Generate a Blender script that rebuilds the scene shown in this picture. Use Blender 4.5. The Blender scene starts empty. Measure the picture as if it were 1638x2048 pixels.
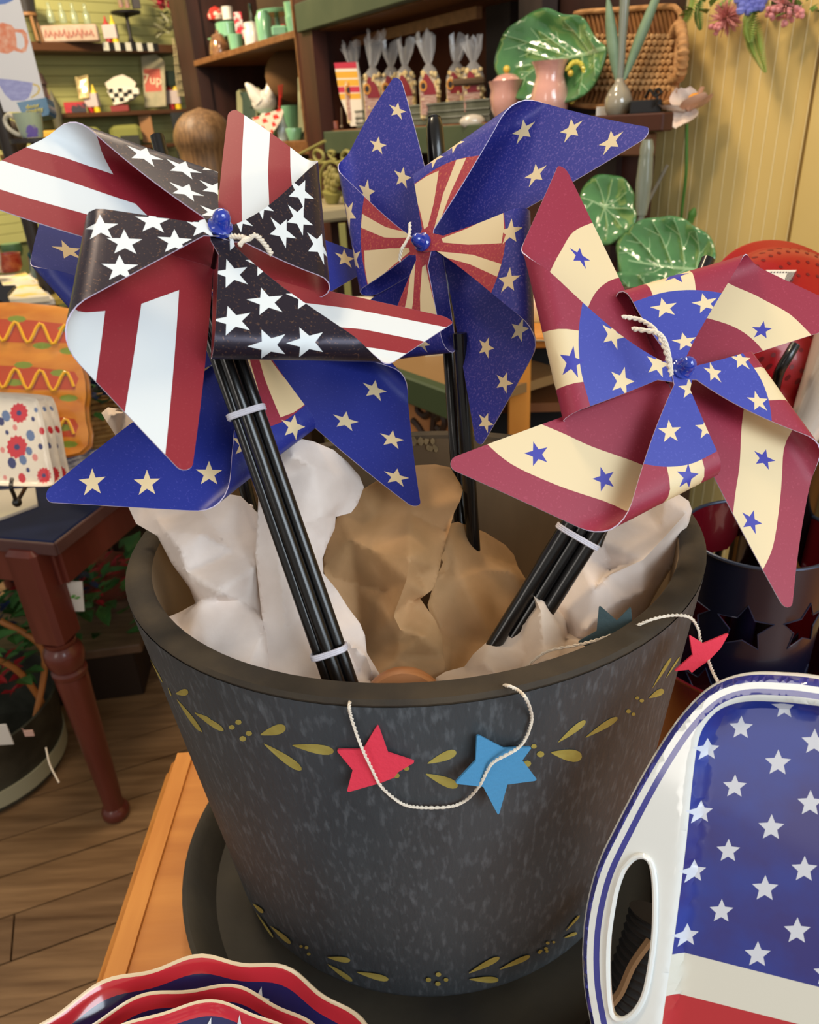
import bpy, bmesh, math, random
import numpy as np
from mathutils import Vector, Matrix
from mathutils.geometry import delaunay_2d_cdt
random.seed(7)
C = bpy.context.scene.collection
SC = bpy.context.scene

# ------------------------------------------------------------------ camera
F, PX, PY = 1513.0, 819.0, 1024.0
_up = np.array([-181.0, 2926.0, 1513.0]); _up /= np.linalg.norm(_up)
_fw = np.array([0, 0, -1.0]); _y = _fw - _fw.dot(_up)*_up; _y /= np.linalg.norm(_y)
_x = np.cross(_y, _up)
R = np.array([_x, _y, _up])            # camera axes -> world
CAM = np.array([0, 0, 1.5])
cd = bpy.data.cameras.new('camera'); co = bpy.data.objects.new('camera', cd); C.objects.link(co)
m4 = Matrix.Identity(4)
for i in range(3):
    for j in range(3):
        m4[i][j] = R[i][j]
    m4[i][3] = CAM[i]
co.matrix_world = m4
cd.sensor_fit = 'HORIZONTAL'; cd.sensor_width = 36.0; cd.lens = 36.0*F/1638.0
cd.clip_start = 0.02; cd.clip_end = 60
cd.dof.use_dof = True; cd.dof.focus_distance = 0.47; cd.dof.aperture_fstop = 17
SC.camera = co

# ------------------------------------------------------------------ light
SC.view_settings.view_transform = 'Standard'; SC.view_settings.look = 'None'
SC.view_settings.gamma = 1.0; SC.view_settings.use_curve_mapping = False
SC.view_settings.exposure = 0.0
wd = bpy.data.worlds.new('world'); SC.world = wd; wd.use_nodes = True
bg = wd.node_tree.nodes['Background']; bg.inputs[0].default_value = (1.0, 0.93, 0.84, 1); bg.inputs[1].default_value = 0.42
def area(name, loc, target, size, power, col, sy=None):
    l = bpy.data.lights.new(name, 'AREA'); l.energy = power; l.color = col; l.size = size
    if sy: l.shape = 'RECTANGLE'; l.size_y = sy
    o = bpy.data.objects.new(name, l); C.objects.link(o); o.location = loc
    o.rotation_euler = (Vector(target)-Vector(loc)).to_track_quat('-Z', 'Y').to_euler()
    return o
area('window_light', (1.25, -1.5, 2.45), (0, .5, 1.25), 1.5, 46, (0.80, 0.91, 1.0), 1.2)
area('door_light', (-1.9, -1.2, 2.2), (-.3, .6, 1.2), 0.8, 12, (1.0, 0.93, 0.85), 1.2)
area('side_window_light', (1.5, -.75, 1.75), (0.1, .5, 1.05), 0.9, 11, (0.78, 0.9, 1.0), 1.4)
area('ceiling_lamp', (-0.55, .9, 2.9), (0.0, .6, 1.0), 0.3, 17, (1.0, 0.78, 0.52))
area('ceiling_lamp', (-1.6, 3.0, 2.9), (-1.7, 4.2, 1.6), 0.4, 100, (1.0, 0.80, 0.55))
area('ceiling_lamp', (-0.2, 1.7, 2.9), (0.3, 2.2, 1.5), 0.35, 20, (1.0, 0.80, 0.55))

# ------------------------------------------------------------------ picture <-> place helpers (camera rays cut real planes)
def ray(px, py): return R @ np.array([(px-PX)/F, -(py-PY)/F, -1.0])
def at_d(px, py, d): return CAM + ray(px, py)*d
def at_z(px, py, z):
    d = ray(px, py); return CAM + d*(z-CAM[2])/d[2]
def at_pl(px, py, p, n):
    d = ray(px, py); return CAM + d*(np.dot(np.array(p)-CAM, n)/np.dot(d, n))
def depth(P): return float(np.dot(np.array(P)-CAM, R @ np.array([0, 0, -1.0])))

# ------------------------------------------------------------------ materials
def lin(c):
    if isinstance(c, str):
        c = [int(c[i:i+2], 16)/255 for i in (0, 2, 4)]
    return [(x/12.92 if x <= .04045 else ((x+.055)/1.055)**2.4) for x in c]
_M = {}
def mat(name, col, rough=.5, metal=0, col2=None, scale=20, detail=4, stretch=None, bump=0, bscale=None, coat=0, trans=0, ior=1.45,
        lo=.35, hi=.65, subs=0, alpha=1, spec=.5, kind='noise', sheen=0, emit=0):
    if name in _M: return _M[name]
    m = bpy.data.materials.new(name); m.use_nodes = True; nt = m.node_tree; b = nt.nodes['Principled BSDF']
    c = lin(col); b.inputs['Base Color'].default_value = (*c, 1)
    b.inputs['Roughness'].default_value = rough; b.inputs['Metallic'].default_value = metal
    b.inputs['IOR'].default_value = ior; b.inputs['Coat Weight'].default_value = coat; b.inputs['Coat Roughness'].default_value = .08
    b.inputs['Transmission Weight'].default_value = trans; b.inputs['Alpha'].default_value = alpha
    b.inputs['Specular IOR Level'].default_value = spec
    b.inputs['Sheen Weight'].default_value = sheen
    if subs: b.inputs['Subsurface Weight'].default_value = subs; b.inputs['Subsurface Radius'].default_value = (.01, .006, .004)
    if emit: b.inputs['Emission Color'].default_value = (*c, 1); b.inputs['Emission Strength'].default_value = emit
    if col2 or bump:
        tc = nt.nodes.new('ShaderNodeTexCoord'); mp = nt.nodes.new('ShaderNodeMapping')
        nt.links.new(tc.outputs['Object'], mp.inputs[0])
        if stretch: mp.inputs['Scale'].default_value = stretch
        def tex(s):
            if kind == 'voronoi': n = nt.nodes.new('ShaderNodeTexVoronoi'); n.inputs['Scale'].default_value = s; return n, n.outputs['Distance']
            n = nt.nodes.new('ShaderNodeTexNoise'); n.inputs['Scale'].default_value = s; n.inputs['Detail'].default_value = detail
            return n, n.outputs[0]
        if col2:
            n, o = tex(scale); nt.links.new(mp.outputs[0], n.inputs['Vector'])
            cr = nt.nodes.new('ShaderNodeValToRGB'); cr.color_ramp.elements[0].position = lo; cr.color_ramp.elements[1].position = hi
            cr.color_ramp.elements[0].color = (*c, 1); cr.color_ramp.elements[1].color = (*lin(col2), 1)
            nt.links.new(o, cr.inputs[0]); nt.links.new(cr.outputs[0], b.inputs['Base Color'])
        if bump:
            n, o = tex(bscale or scale); nt.links.new(mp.outputs[0], n.inputs['Vector'])
            bp = nt.nodes.new('ShaderNodeBump'); bp.inputs['Strength'].default_value = bump; bp.inputs['Distance'].default_value = .002
            nt.links.new(o, bp.inputs['Height']); nt.links.new(bp.outputs[0], b.inputs['Normal'])
    _M[name] = m; return m

# ------------------------------------------------------------------ mesh data: (verts, faces, material indices)
def join(*ds):
    V, Fc, I = [], [], []
    for d in ds:
        n = len(V); V += [tuple(v) for v in d[0]]; Fc += [tuple(i+n for i in f) for f in d[1]]
        I += list(d[2]) if len(d) > 2 and d[2] is not None else [0]*len(d[1])
    return V, Fc, I
def mi(d, k): return d[0], d[1], [k]*len(d[1])
def xf(d, loc=(0, 0, 0), rz=0, rx=0, ry=0, sc=(1, 1, 1)):
    M = Matrix.Translation(loc) @ Matrix.Rotation(rz, 4, 'Z') @ Matrix.Rotation(ry, 4, 'Y') @ Matrix.Rotation(rx, 4, 'X')
    if not hasattr(sc, '__len__'): sc = (sc, sc, sc)
    return [tuple(M @ Vector((v[0]*sc[0], v[1]*sc[1], v[2]*sc[2]))) for v in d[0]], d[1], (d[2] if len(d) > 2 else None)
def box(sx, sy, sz, c=(0, 0, 0), bev=0):
    """box centred in x,y standing on z=c[2]; bev rounds the vertical and top edges with one chamfer"""
    x, y = sx/2, sy/2
    if not bev:
        v = [(c[0]+a*x, c[1]+b*y, c[2]+d*sz) for d in (0, 1) for a, b in ((-1, -1), (1, -1), (1, 1), (-1, 1))]
        return v, [(3, 2, 1, 0), (4, 5, 6, 7), (0, 1, 5, 4), (1, 2, 6, 5), (2, 3, 7, 6), (3, 0, 4, 7)], None
    e = min(bev, x*.9, y*.9, sz*.45)
    def ring(xx, yy, z, q):
        o = []
        for a, b, s in ((-1, -1, 0), (1, -1, 1), (1, 1, 0), (-1, 1, 1)):
            p = [(a*(xx-q), b*yy), (a*xx, b*(yy-q))]
            if not s: p = p[::-1]
            o += [(c[0]+u, c[1]+w, c[2]+z) for u, w in p]
        return o
    rs = [ring(x-e, y-e, 0, e*.5), ring(x, y, e, e), ring(x, y, sz-e, e), ring(x-e, y-e, sz, e*.5)]
    V = sum(rs, []); Fc = [tuple(range(7, -1, -1)), tuple(range(24, 32))]
    for k in range(3):
        for i in range(8):
            j = (i+1) % 8; Fc.append((k*8+i, k*8+j, k*8+8+j, k*8+8+i))
    return V, Fc, None
def lathe(prof, n=24, c=(0, 0, 0), caps=True, wob=None):
    V, Fc = [], []
    for r, z in prof:
        for i in range(n):
            a = 2*math.pi*i/n; q = r*(wob(a, z) if wob else 1)
            V.append((c[0]+q*math.cos(a), c[1]+q*math.sin(a), c[2]+z))
    for k in range(len(prof)-1):
        for i in range(n):
            j = (i+1) % n; Fc.append((k*n+i, k*n+j, (k+1)*n+j, (k+1)*n+i))
    if caps:
        if prof[0][0] > 1e-5: Fc.append(tuple(range(n-1, -1, -1)))
        if prof[-1][0] > 1e-5: Fc.append(tuple((len(prof)-1)*n+i for i in range(n)))
    return V, Fc, None
def tube(pts, r, n=8, closed=False):
    P = [np.array(p, float) for p in pts]; N = len(P); V, Fc = [], []
    rr = r if hasattr(r, '__len__') else [r]*N
    prev = None
    for i in range(N):
        a = P[(i-1) % N] if (closed or i > 0) else P[i]; b = P[(i+1) % N] if (closed or i < N-1) else P[i]
        t = b-a; t = t/(np.linalg.norm(t)+1e-12)
        if prev is None:
            h = np.array([0, 0, 1.0]) if abs(t[2]) < .9 else np.array([1.0, 0, 0]); u = np.cross(t, h)
        else: u = prev-t*prev.dot(t)
        u /= np.linalg.norm(u)+1e-12; prev = u; w = np.cross(t, u)
        for k in range(n):
            q = 2*math.pi*k/n; V.append(tuple(P[i]+rr[i]*(math.cos(q)*u+math.sin(q)*w)))
    for i in range(N if closed else N-1):
        for k in range(n):
            l = (k+1) % n; j = (i+1) % N; Fc.append((i*n+k, i*n+l, j*n+l, j*n+k))
    if not closed: Fc += [tuple(range(n-1, -1, -1)), tuple((N-1)*n+k for k in range(n))]
    return V, Fc, None
def ball(r, c=(0, 0, 0), n=12, sc=(1, 1, 1)):
    pr = [(r*math.sin(math.pi*k/(n//2))+1e-6, -r*math.cos(math.pi*k/(n//2))) for k in range(n//2+1)]
    d = lathe(pr, n, caps=False); return [(c[0]+v[0]*sc[0], c[1]+v[1]*sc[1], c[2]+v[2]*sc[2]) for v in d[0]], d[1], None
def spline(P, k=6, closed=False):
    P = [np.array(p, float) for p in P]; o = []; N = len(P)
    for i in range(N if closed else N-1):
        a, b, c, d = (P[(i-1) % N], P[i], P[(i+1) % N], P[(i+2) % N]) if closed else (P[max(i-1, 0)], P[i], P[i+1], P[min(i+2, N-1)])
        for j in range(k):
            t = j/k; o.append(.5*((2*b)+(c-a)*t+(2*a-5*b+4*c-d)*t*t+(3*b-a-3*c+d)*t**3))
    if not closed: o.append(P[-1])
    return o
def star(cx, cy, r, ang, inner=.42, n=5):
    return [(cx+(r if i % 2 == 0 else r*inner)*math.cos(ang+math.pi*i/n), cy+(r if i % 2 == 0 else r*inner)*math.sin(ang+math.pi*i/n)) for i in range(2*n)]
def dens(poly, step, closed=True):
    o = []; N = len(poly)
    for i in range(N if closed else N-1):
        a = np.array(poly[i], float); b = np.array(poly[(i+1) % N], float); k = max(1, int(np.linalg.norm(b-a)/step))
        o += [tuple(a+(b-a)*j/k) for j in range(k)]
    if not closed: o.append(tuple(poly[-1]))
    return o
def inside(pts, poly):
    P = np.asarray(pts); x, y = P[:, 0], P[:, 1]; r = np.zeros(len(P), bool); q = np.asarray(poly); j = len(q)-1
    for i in range(len(q)):
        xi, yi, xj, yj = q[i][0], q[i][1], q[j][0], q[j][1]
        if yi != yj:
            r ^= ((yi > y) != (yj > y)) & (x < (xj-xi)*(y-yi)/(yj-yi)+xi)
        j = i
    return r
def offset_poly(poly, d):
    """polygon moved inwards (d>0) along vertex normals"""
    P = np.array(poly, float); n = len(P); A = .5*sum(P[i][0]*P[(i+1) % n][1]-P[(i+1) % n][0]*P[i][1] for i in range(n)); s = 1 if A > 0 else -1
    o = []
    for i in range(n):
        t = P[(i+1) % n]-P[i-1]; t /= np.linalg.norm(t)+1e-9; o.append(tuple(P[i]+d*s*np.array([-t[1], t[0]])))
    return o
def cdt(outline, regions, step, holes=(), base=0, fine=None, extra=(), lines=()):
    """triangulated flat sheet; regions = [(poly, material index)] cut cleanly into it. Returns 2-D verts, faces, indices"""
    pts, ed = [], []
    def loop(p):
        n0 = len(pts); pts.extend(Vector((float(a), float(b))) for a, b in p); m = len(p)
        ed.extend((n0+i, n0+(i+1) % m) for i in range(m))
    out = dens(outline, step); loop(out)
    hs = [dens(h, step) for h in holes]
    for h in hs: loop(h)
    for p, k in regions: loop(dens(p, fine or step))
    for L_ in lines:
        n0 = len(pts); q = dens(L_, step, False); pts.extend(Vector((float(a), float(b))) for a, b in q); ed.extend((n0+i, n0+i+1) for i in range(len(q)-1))
    oa = np.array(out); lo, hi = oa.min(0), oa.max(0)
    nx = int((hi[0]-lo[0])/step)+2; ny = int((hi[1]-lo[1])/step)+2
    g = np.array([(lo[0]+(i+.5*(j % 2)+.07*math.sin(i*7+j*3))*step, lo[1]+(j+.07*math.sin(j*5+i))*step) for i in range(nx) for j in range(ny)])
    if len(extra): g = np.vstack([g, np.array(extra)])
    g = g[inside(g, out)]
    pts.extend(Vector((float(a), float(b))) for a, b in g)
    v, e, f, *_ = delaunay_2d_cdt(pts, ed, [], 0, 1e-7)
    V = np.array([(p[0], p[1]) for p in v]); cen = np.array([V[list(t)].mean(0) for t in f])
    keep = inside(cen, out)
    for h in hs: keep &= ~inside(cen, h)
    idx = np.full(len(f), base)
    for p, k in regions: idx[inside(cen, p)] = k
    fs = []
    for t, kk, ix in zip(f, keep, idx):
        if kk:
            a, b, c = V[t[0]], V[t[1]], V[t[2]]
            if (b[0]-a[0])*(c[1]-a[1])-(b[1]-a[1])*(c[0]-a[0]) < 0: t = (t[0], t[2], t[1])
            fs.append((tuple(t), int(ix)))
    return V, [t for t, _ in fs], [k for _, k in fs]

# ------------------------------------------------------------------ objects
def obj(name, d, mats, parent=None, smooth=False, loc=None, ang=40, hide=None):
    if not isinstance(mats, (list, tuple)): mats = [mats]
    V = np.array(d[0], float)
    if parent is not None: o0 = np.array(world_loc(parent))
    elif loc is not None: o0 = np.array(loc, float)
    else:
        lo, hi = V.min(0), V.max(0); o0 = np.array([(lo[0]+hi[0])/2, (lo[1]+hi[1])/2, lo[2]])
    me = bpy.data.meshes.new(name); me.from_pydata([tuple(v-o0) for v in V], [], [tuple(f) for f in d[1]])
    for m in mats: me.materials.append(m)
    if len(d) > 2 and d[2] is not None: me.polygons.foreach_set('material_index', list(d[2]))
    if smooth:
        me.polygons.foreach_set('use_smooth', [True]*len(me.polygons))
        if ang < 180: me.set_sharp_from_angle(angle=math.radians(ang))
    me.update()
    o = bpy.data.objects.new(name, me); C.objects.link(o)
    if parent is not None: o.parent = parent
    else: o.location = o0

    return o
def world_loc(o):
    p = Vector((0, 0, 0))
    while o is not None: p += o.location; o = o.parent
    return p
def tag(o, label, cat=None, group=None, kind=None):
    if label: o['label'] = label
    if cat: o['category'] = cat
    if group: o['group'] = group
    if kind: o['kind'] = kind
    return o
def thing(name, label, cat, loc, group=None):
    o = bpy.data.objects.new(name, None); C.objects.link(o); o.location = tuple(float(x) for x in loc); o.empty_display_size = .05
    o.matrix_world = Matrix.Translation(o.location)
    return tag(o, label, cat, group)
def struct(name, d, mats, parent=None, smooth=False):
    o = obj(name, d, mats, parent, smooth); o['kind'] = 'structure'; return o

# ================================================================== ROOM
TH = math.radians(-60); U = np.array([math.cos(TH), math.sin(TH), 0]); N = np.array([-math.sin(TH), math.cos(TH), 0])
def W(a, b, z): return U*a+N*b+np.array([0, 0, z])                 # shelf frame -> world
def on_b(px, py, b):
    return at_pl(px, py, N*b, N)
def ab(P): return float(P @ U), float(P @ N), float(P[2])

M_floor = mat('floor_wood', '8f7050', .45, col2='5f452c', scale=3, detail=8, stretch=(1.2, 14, 1), bump=.3, bscale=30, lo=.3, hi=.75)
M_floor2 = mat('floor_wood_light', '9c7b57', .42, col2='6b4f34', scale=3, detail=8, stretch=(1.2, 14, 1), bump=.3, bscale=30, lo=.3, hi=.75)
M_yel = mat('yellow_beadboard', 'dcc07c', .5, col2='d4b770', scale=3)
M_grn = mat('green_beadboard', 'a8a668', .6, col2='9a9a5e', scale=2)
fl = struct('floor', box(9, 9, .02, (0, 2.5, -.045)), mat('subfloor', '2a1f15', .9))
ang = math.radians(20)
dx, dy = np.array([math.cos(ang), math.sin(ang)]), np.array([-math.sin(ang), math.cos(ang)])
prev = {}
for r in range(-7, 26):
    off = random.uniform(-.6, .2)
    for k in range(-3, 3):
        ln = 1.5
        x0 = -.6+k*ln+off; c = dx*(x0+ln/2)+dy*(.6+r*.115)
        if abs(c[0]) > 3.4 or c[1] < -.8 or c[1] > 5 or (c[0] > .8): continue
        d = xf(box(ln-.004, .111, .02+random.uniform(0, .0015), (0, 0, 0)), (c[0], c[1], -.02), ang)
        o = obj('plank', d, [M_floor, M_floor2][random.randrange(2)], fl)
# right (yellow) wall of vertical beadboards
wr = struct('wall_right', xf(box(2.6, .03, 2.9, (0, 0, 0)), W(-.42, 1.565, 0), TH), mat('wall_backing', 'c9a860', .7))
for i in range(24):
    a = -1.70+i*.0292
    dd = box(.0268, .012, 2.5, (0, 0, .12), .0008)
    obj('board', xf(dd, W(a, 1.541, 0), TH), M_yel, wr)
    obj('bead', xf(box(.0022, .012, 2.5, (0, 0, .12)), W(a+.0146, 1.5405, 0), TH), mat('bead_gold', 'efdca4', .4), wr)
struct('trim_1', xf(box(.5, .02, 2.6, (0, 0, 0), .006), W(-.755, 1.537, 0), TH), M_yel)
struct('baseboard_right', xf(box(1.3, .02, .12, (0, 0, 0), .004), W(-.65, 1.515, 0), TH), mat('base_cream', 'd8b878', .5))
# left (green) wall of horizontal beadboards
LA = math.radians(45); LN = np.array([-math.sin(LA), math.cos(LA), 0]); LU = np.array([math.cos(LA), math.sin(LA), 0]); LP = np.array([-1.9, 4.6, 0])
wl = struct('wall_left', xf(box(3.4, .04, 2.9, (0, 0, 0)), LP+LN*.06, LA), mat('green_backing', '5a5e33', .8))
for i in range(34):
    obj('board', xf(box(2.6, .012, .0485, (0, 0, 1.02+i*.05), .002), LP+LN*.03, LA), M_grn, wl)
def on_l(px, py, off=0.0): return at_pl(px, py, LP-LN*off, LN)

# ================================================================== ORANGE OAK TABLE
M_oak = mat('orange_oak', 'd28a3a', .38, col2='bd7429', scale=4, detail=6, stretch=(1, 9, 1), bump=.08, bscale=20, coat=.3)
TZ = .872
tb = thing('display_table', 'light orange oak display table carrying the dark planter and patriotic dishes', 'table', (.35, .35, 0))
obj('tabletop', join(box(1.25, .62, .024, (.337, .338, TZ-.024), .006)), M_oak, tb)
obj('edge_moulding', join(box(.018, .62, .004, (-.272, .338, TZ-.0005)), box(.012, .62, .02, (-.292, .338, TZ-.04), .004), box(1.25, .012, .02, (.337, .652, TZ-.04), .004)),
    mat('orange_oak_edge', 'd8913f', .35, col2='c67c2e', scale=5, stretch=(9, 1, 1), coat=.3), tb)
obj('apron', join(box(1.15, .02, .09, (.337, .62, TZ-.115)), box(1.15, .02, .09, (.337, .06, TZ-.115)), box(.02, .56, .09, (-.24, .34, TZ-.115)), box(.02, .56, .09, (.91, .34, TZ-.115))), M_oak, tb)
for x in (-.23, .9):
    for y in (.07, .61):
        obj('leg', box(.05, .05, TZ-.04, (x, y, 0), .004), M_oak, tb)

# ================================================================== PLANTER
PC = np.array([.002, .503]); YS = .93; RT, ZT, RB, ZB = .21, 1.229, .18, .91
def cone_hit(px, py, off=0.0):
    d = ray(px, py); k = (RT-RB)/(ZT-ZB)
    a0 = CAM[0]-PC[0]; b0 = (CAM[1]-PC[1])/YS; r0 = RB+off+k*(CAM[2]-ZB)
    A = d[0]**2+(d[1]/YS)**2-(k*d[2])**2; B = 2*(a0*d[0]+b0*d[1]/YS-r0*k*d[2]); Cc = a0*a0+b0*b0-r0*r0
    D = max(B*B-4*A*Cc, 0); t = (-B-math.sqrt(D))/(2*A); return CAM+d*t
M_pl = mat('charcoal_paint', '33373a', .55, col2='444a4e', scale=9, detail=12, stretch=(2, 2, .6), bump=.25, bscale=150, lo=.3, hi=.8)
nt = M_pl.node_tree
# chalky scuffs on the charcoal paint
b = nt.nodes['Principled BSDF']; src = b.inputs['Base Color'].links[0].from_socket
tc = nt.nodes['Texture Coordinate']; nz = nt.nodes.new('ShaderNodeTexNoise'); nz.inputs['Scale'].default_value = 260; nz.inputs['Detail'].default_value = 10
mp2 = nt.nodes.new('ShaderNodeMapping'); mp2.inputs['Scale'].default_value = (1, 1, .3); nt.links.new(tc.outputs['Object'], mp2.inputs[0]); nt.links.new(mp2.outputs[0], nz.inputs['Vector'])
cr = nt.nodes.new('ShaderNodeValToRGB'); cr.color_ramp.elements[0].position = .52; cr.color_ramp.elements[1].position = .80; cr.color_ramp.elements[1].color = (.25, .25, .25, 1)
nt.links.new(nz.outputs[0], cr.inputs[0])
mx = nt.nodes.new('ShaderNodeMix'); mx.data_type = 'RGBA'; nt.links.new(cr.outputs[0], mx.inputs[0]); nt.links.new(src, mx.inputs[6]); mx.inputs[7].default_value = (.30, .33, .36, 1)
nt.links.new(mx.outputs[2], b.inputs['Base Color'])
M_rim = mat('rim_worn', '3c3122', .75, col2='2a2219', scale=30, detail=8, bump=.4, bscale=90)
M_in = mat('planter_inside', '9c8160', .75, col2='77634a', scale=8, detail=6, stretch=(1, 1, .3))
pt_ = thing('planter', 'large round charcoal wooden planter with painted gold leaf sprigs, holding the pinwheels', 'planter', (PC[0], PC[1], .885))
def ell(pr, n=96, caps=False):
    d = lathe(pr, n, caps=caps); return [(PC[0]+v[0], PC[1]+v[1]*YS, v[2]) for v in d[0]], d[1], None
def wobr(d, f=1.0):
    return d
obj('body', ell([(.001, ZB+.004), (RB-.008, ZB+.002), (RB-.002, ZB+.006)]+[(RB+(RT-RB)*t/12, ZB+.012+(ZT-ZB-.016)*t/12) for t in range(13)]), M_pl, pt_, True)
obj('rim', ell([(RT-.001, ZT-.005), (RT, ZT-.0025), (RT-.002, ZT), (RT-.0155, ZT+.0006), (RT-.0180, ZT-.002)]), M_rim, pt_, True, ang=50)
obj('inner_wall', ell([(RT-.0180, ZT-.002), (RT-.021, ZT-.03), (RB-.02, ZB+.09), (.001, ZB+.08)]), M_in, pt_, True)
M_gold = mat('gold_paint', 'a8994f', .55, col2='97873e', scale=60)
def tear(tx, ty, bx, by, w, n=18):
    L = math.hypot(bx-tx, by-ty); ux, uy = (bx-tx)/L, (by-ty)/L; o = []; L2 = L+w*.45
    for i in range(n):
        q = 2*math.pi*i/n; s = (1-math.cos(q))/2; h = math.sin(q)*w/2*(.25+.75*s)*1.1
        o.append((tx+ux*s*L2-uy*h, ty+uy*s*L2+ux*h))
    return o
def zz(ox, oy, s, L): return [tuple([ox+s*p[0], oy+s*p[1], ox+s*p[2], oy+s*p[3], s*p[4]]) for p in L]
T5 = zz(380, 1350, .4396, [(20, 170, 140, 245, 34), (0, 180, 50, 255, 14), (320, 272, 410, 245, 58), (335, 312, 490, 420, 48), (465, 320, 630, 345, 56), (1080, 403, 1190, 358, 52), (1072, 450, 1195, 498, 56),
    (285, 1040, 325, 1075, 22), (300, 1080, 375, 1190, 12), (365, 1142, 450, 1215, 26), (625, 1285, 715, 1298, 32), (625, 1315, 728, 1385, 28), (758, 1352, 888, 1383, 36), (1268, 1357, 1395, 1292, 34), (1408, 1340, 1535, 1284, 30), (1270, 1385, 1388, 1387, 36)])
T6 = zz(1000, 1150, .3895, [(298, 860, 425, 760, 42), (438, 835, 588, 742, 42), (262, 912, 385, 930, 80), (765, 632, 825, 600, 42), (782, 582, 875, 432, 20), (850, 532, 920, 425, 12)])
TL = zz(0, 1130, .2783, [(1262, 925, 1325, 915, 62), (1270, 965, 1430, 1180, 44), (1400, 1065, 1500, 1115, 44), (1080, 680, 1165, 840, 13), (1205, 880, 1228, 935, 13)])
T8 = zz(1080, 1340, .3457, [(150, 1510, 225, 1425, 18), (140, 1550, 205, 1525, 24)])
dots = [(380+.4396*x, 1350+.4396*y, .4396*r) for x, y, r in [(190, 238, 14), (220, 215, 15), (240, 290, 16), (268, 266, 15), (985, 425, 14), (940, 458, 15), (1565, 325, 13), (1595, 360, 17), (1535, 403, 18), (1085, 1387, 13), (1130, 1363, 13), (1165, 1387, 11), (1128, 1405, 13), (505, 1235, 8), (530, 1240, 9), (540, 1270, 9), (1590, 1262, 9), (1620, 1245, 9)]]
dots += [(1000+.3895*x, 1150+.3895*y, .3895*r) for x, y, r in [(208, 920, 20), (172, 882, 12), (140, 970, 20), (660, 700, 13), (685, 715, 11), (705, 632, 11), (728, 645, 12)]]
dots += [(1080+.3457*x, 1340+.3457*y, .3457*r) for x, y, r in [(45, 1580, 11), (80, 1575, 9), (5, 1625, 10), (40, 1628, 10)]]
sprig = []
def paint_poly(pl):
    P = [cone_hit(x, y, .0004) for x, y in pl]; c = sum(P)/len(P); n = len(P)
    return [tuple(p) for p in P]+[tuple(c)], [(i, (i+1) % n, n) for i in range(n)], None
for t in T5+T6+TL+T8: sprig.append(paint_poly(tear(*t)))
for x, y, r in dots: sprig.append(paint_poly([(x+r*math.cos(i*.785), y+r*.8*math.sin(i*.785)) for i in range(8)]))
front = join(*sprig)
# the same border carries on round the back
for j, d in enumerate(sprig):
    nm = 'painted_leaf' if j < len(T5+T6+TL+T8) else 'painted_dot'
    obj(nm, d, M_gold, pt_); obj(nm, ([(2*PC[0]-v[0], 2*PC[1]-v[1], v[2]) for v in d[0]], d[1], None), M_gold, pt_)
# chipped light wood under the rim
M_chip = mat('bare_wood_chip', 'b39a70', .8, col2='8d7a58', scale=80)
chips = []
for cx_, cy_, n_, sx_, sy_ in ((845, 883, 16, 50, 8), (862, 897, 8, 22, 8),):
    for i in range(n_):
        x = cx_+random.uniform(-1, 1)*sx_/2; y = cy_+random.uniform(-1, 1)*sy_/2; r = random.uniform(1.5, 4)
        dd_ = ray(x, y); ox, oy = CAM[0]-PC[0], (CAM[1]-PC[1])/YS; ey = dd_[1]/YS; A_ = dd_[0]**2+ey**2; B_ = 2*(ox*dd_[0]+oy*ey); C_ = ox*ox+oy*oy-(RT-.0204)**2; P0 = CAM+dd_*((-B_+math.sqrt(B_*B_-4*A_*C_))/(2*A_))
        chips.append(([tuple(P0+np.array([r*.0006*math.cos(q*1.047+i), 0, r*.0009*math.sin(q*1.047+i)])) for q in range(6)], [tuple(range(6))], None))
obj('chipped_patch', join(*chips), M_chip, pt_)
# saucer
tag(obj('saucer', [(v) for v in xf(lathe([(.001, 0), (.2, 0), (.212, .006), (.224, .03), (.226, .034), (.222, .036), (.214, .033), (.2, .012), (.001, .01)], 96, caps=False), (.0, .49, TZ+.001), 0, sc=(1, .96, 1))[0]] and
    xf(lathe([(.001, 0), (.2, 0), (.212, .006), (.224, .03), (.226, .034), (.222, .036), (.214, .033), (.2, .012), (.001, .011)], 96, caps=False), (.0, .49, TZ+.001), 0, sc=(1, .96, 1)),
    mat('saucer_dark', '3a3428', .7, col2='2b2720', scale=12, bump=.3, bscale=80), None, True), 'dark brown round saucer under the planter, on the oak table', 'saucer')

# ================================================================== PINWHEELS
RR = .009
def prof_xc(a, h, r):
    lo, hi = r*1.05, a
    def L(xc):
        d = math.hypot(xc, h/2); t = math.sqrt(max(d*d-r*r, 1e-12)); phi = math.atan2(h/2, xc)-math.asin(min(r/d, 1)); return t, phi, 2*t+r*(math.pi-2*phi)
    for _ in range(60):
        m = (lo+hi)/2
        if L(m)[2] < a: lo = m
        else: hi = m
    t, phi, _ = L(lo); return lo, t, phi
def prof(s, a, h, r):
    xc, t, phi = prof_xc(a, h, r); s = np.asarray(s, float); arc = r*(math.pi-2*phi)
    x = s*math.cos(phi); z = s*math.sin(phi)
    th = phi-math.pi/2+(s-t)/r; m = (s >= t) & (s <= t+arc)
    x = np.where(m, xc+r*np.cos(th), x); z = np.where(m, h/2+r*np.sin(th), z)
    u = s-t-arc; m = s > t+arc
    x = np.where(m, xc+r*math.cos(math.pi/2-phi)-u*math.cos(phi), x); z = np.where(m, h/2+r*math.sin(math.pi/2-phi)+u*math.sin(phi), z)
    return x, z
def rodr(w):
    w = np.array(w, float); th = np.linalg.norm(w); k = w/th; K = np.array([[0, -k[2], k[1]], [k[2], 0, -k[0]], [-k[1], k[0], 0]])
    return np.eye(3)+math.sin(th)*K+(1-math.cos(th))*K@K
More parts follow.
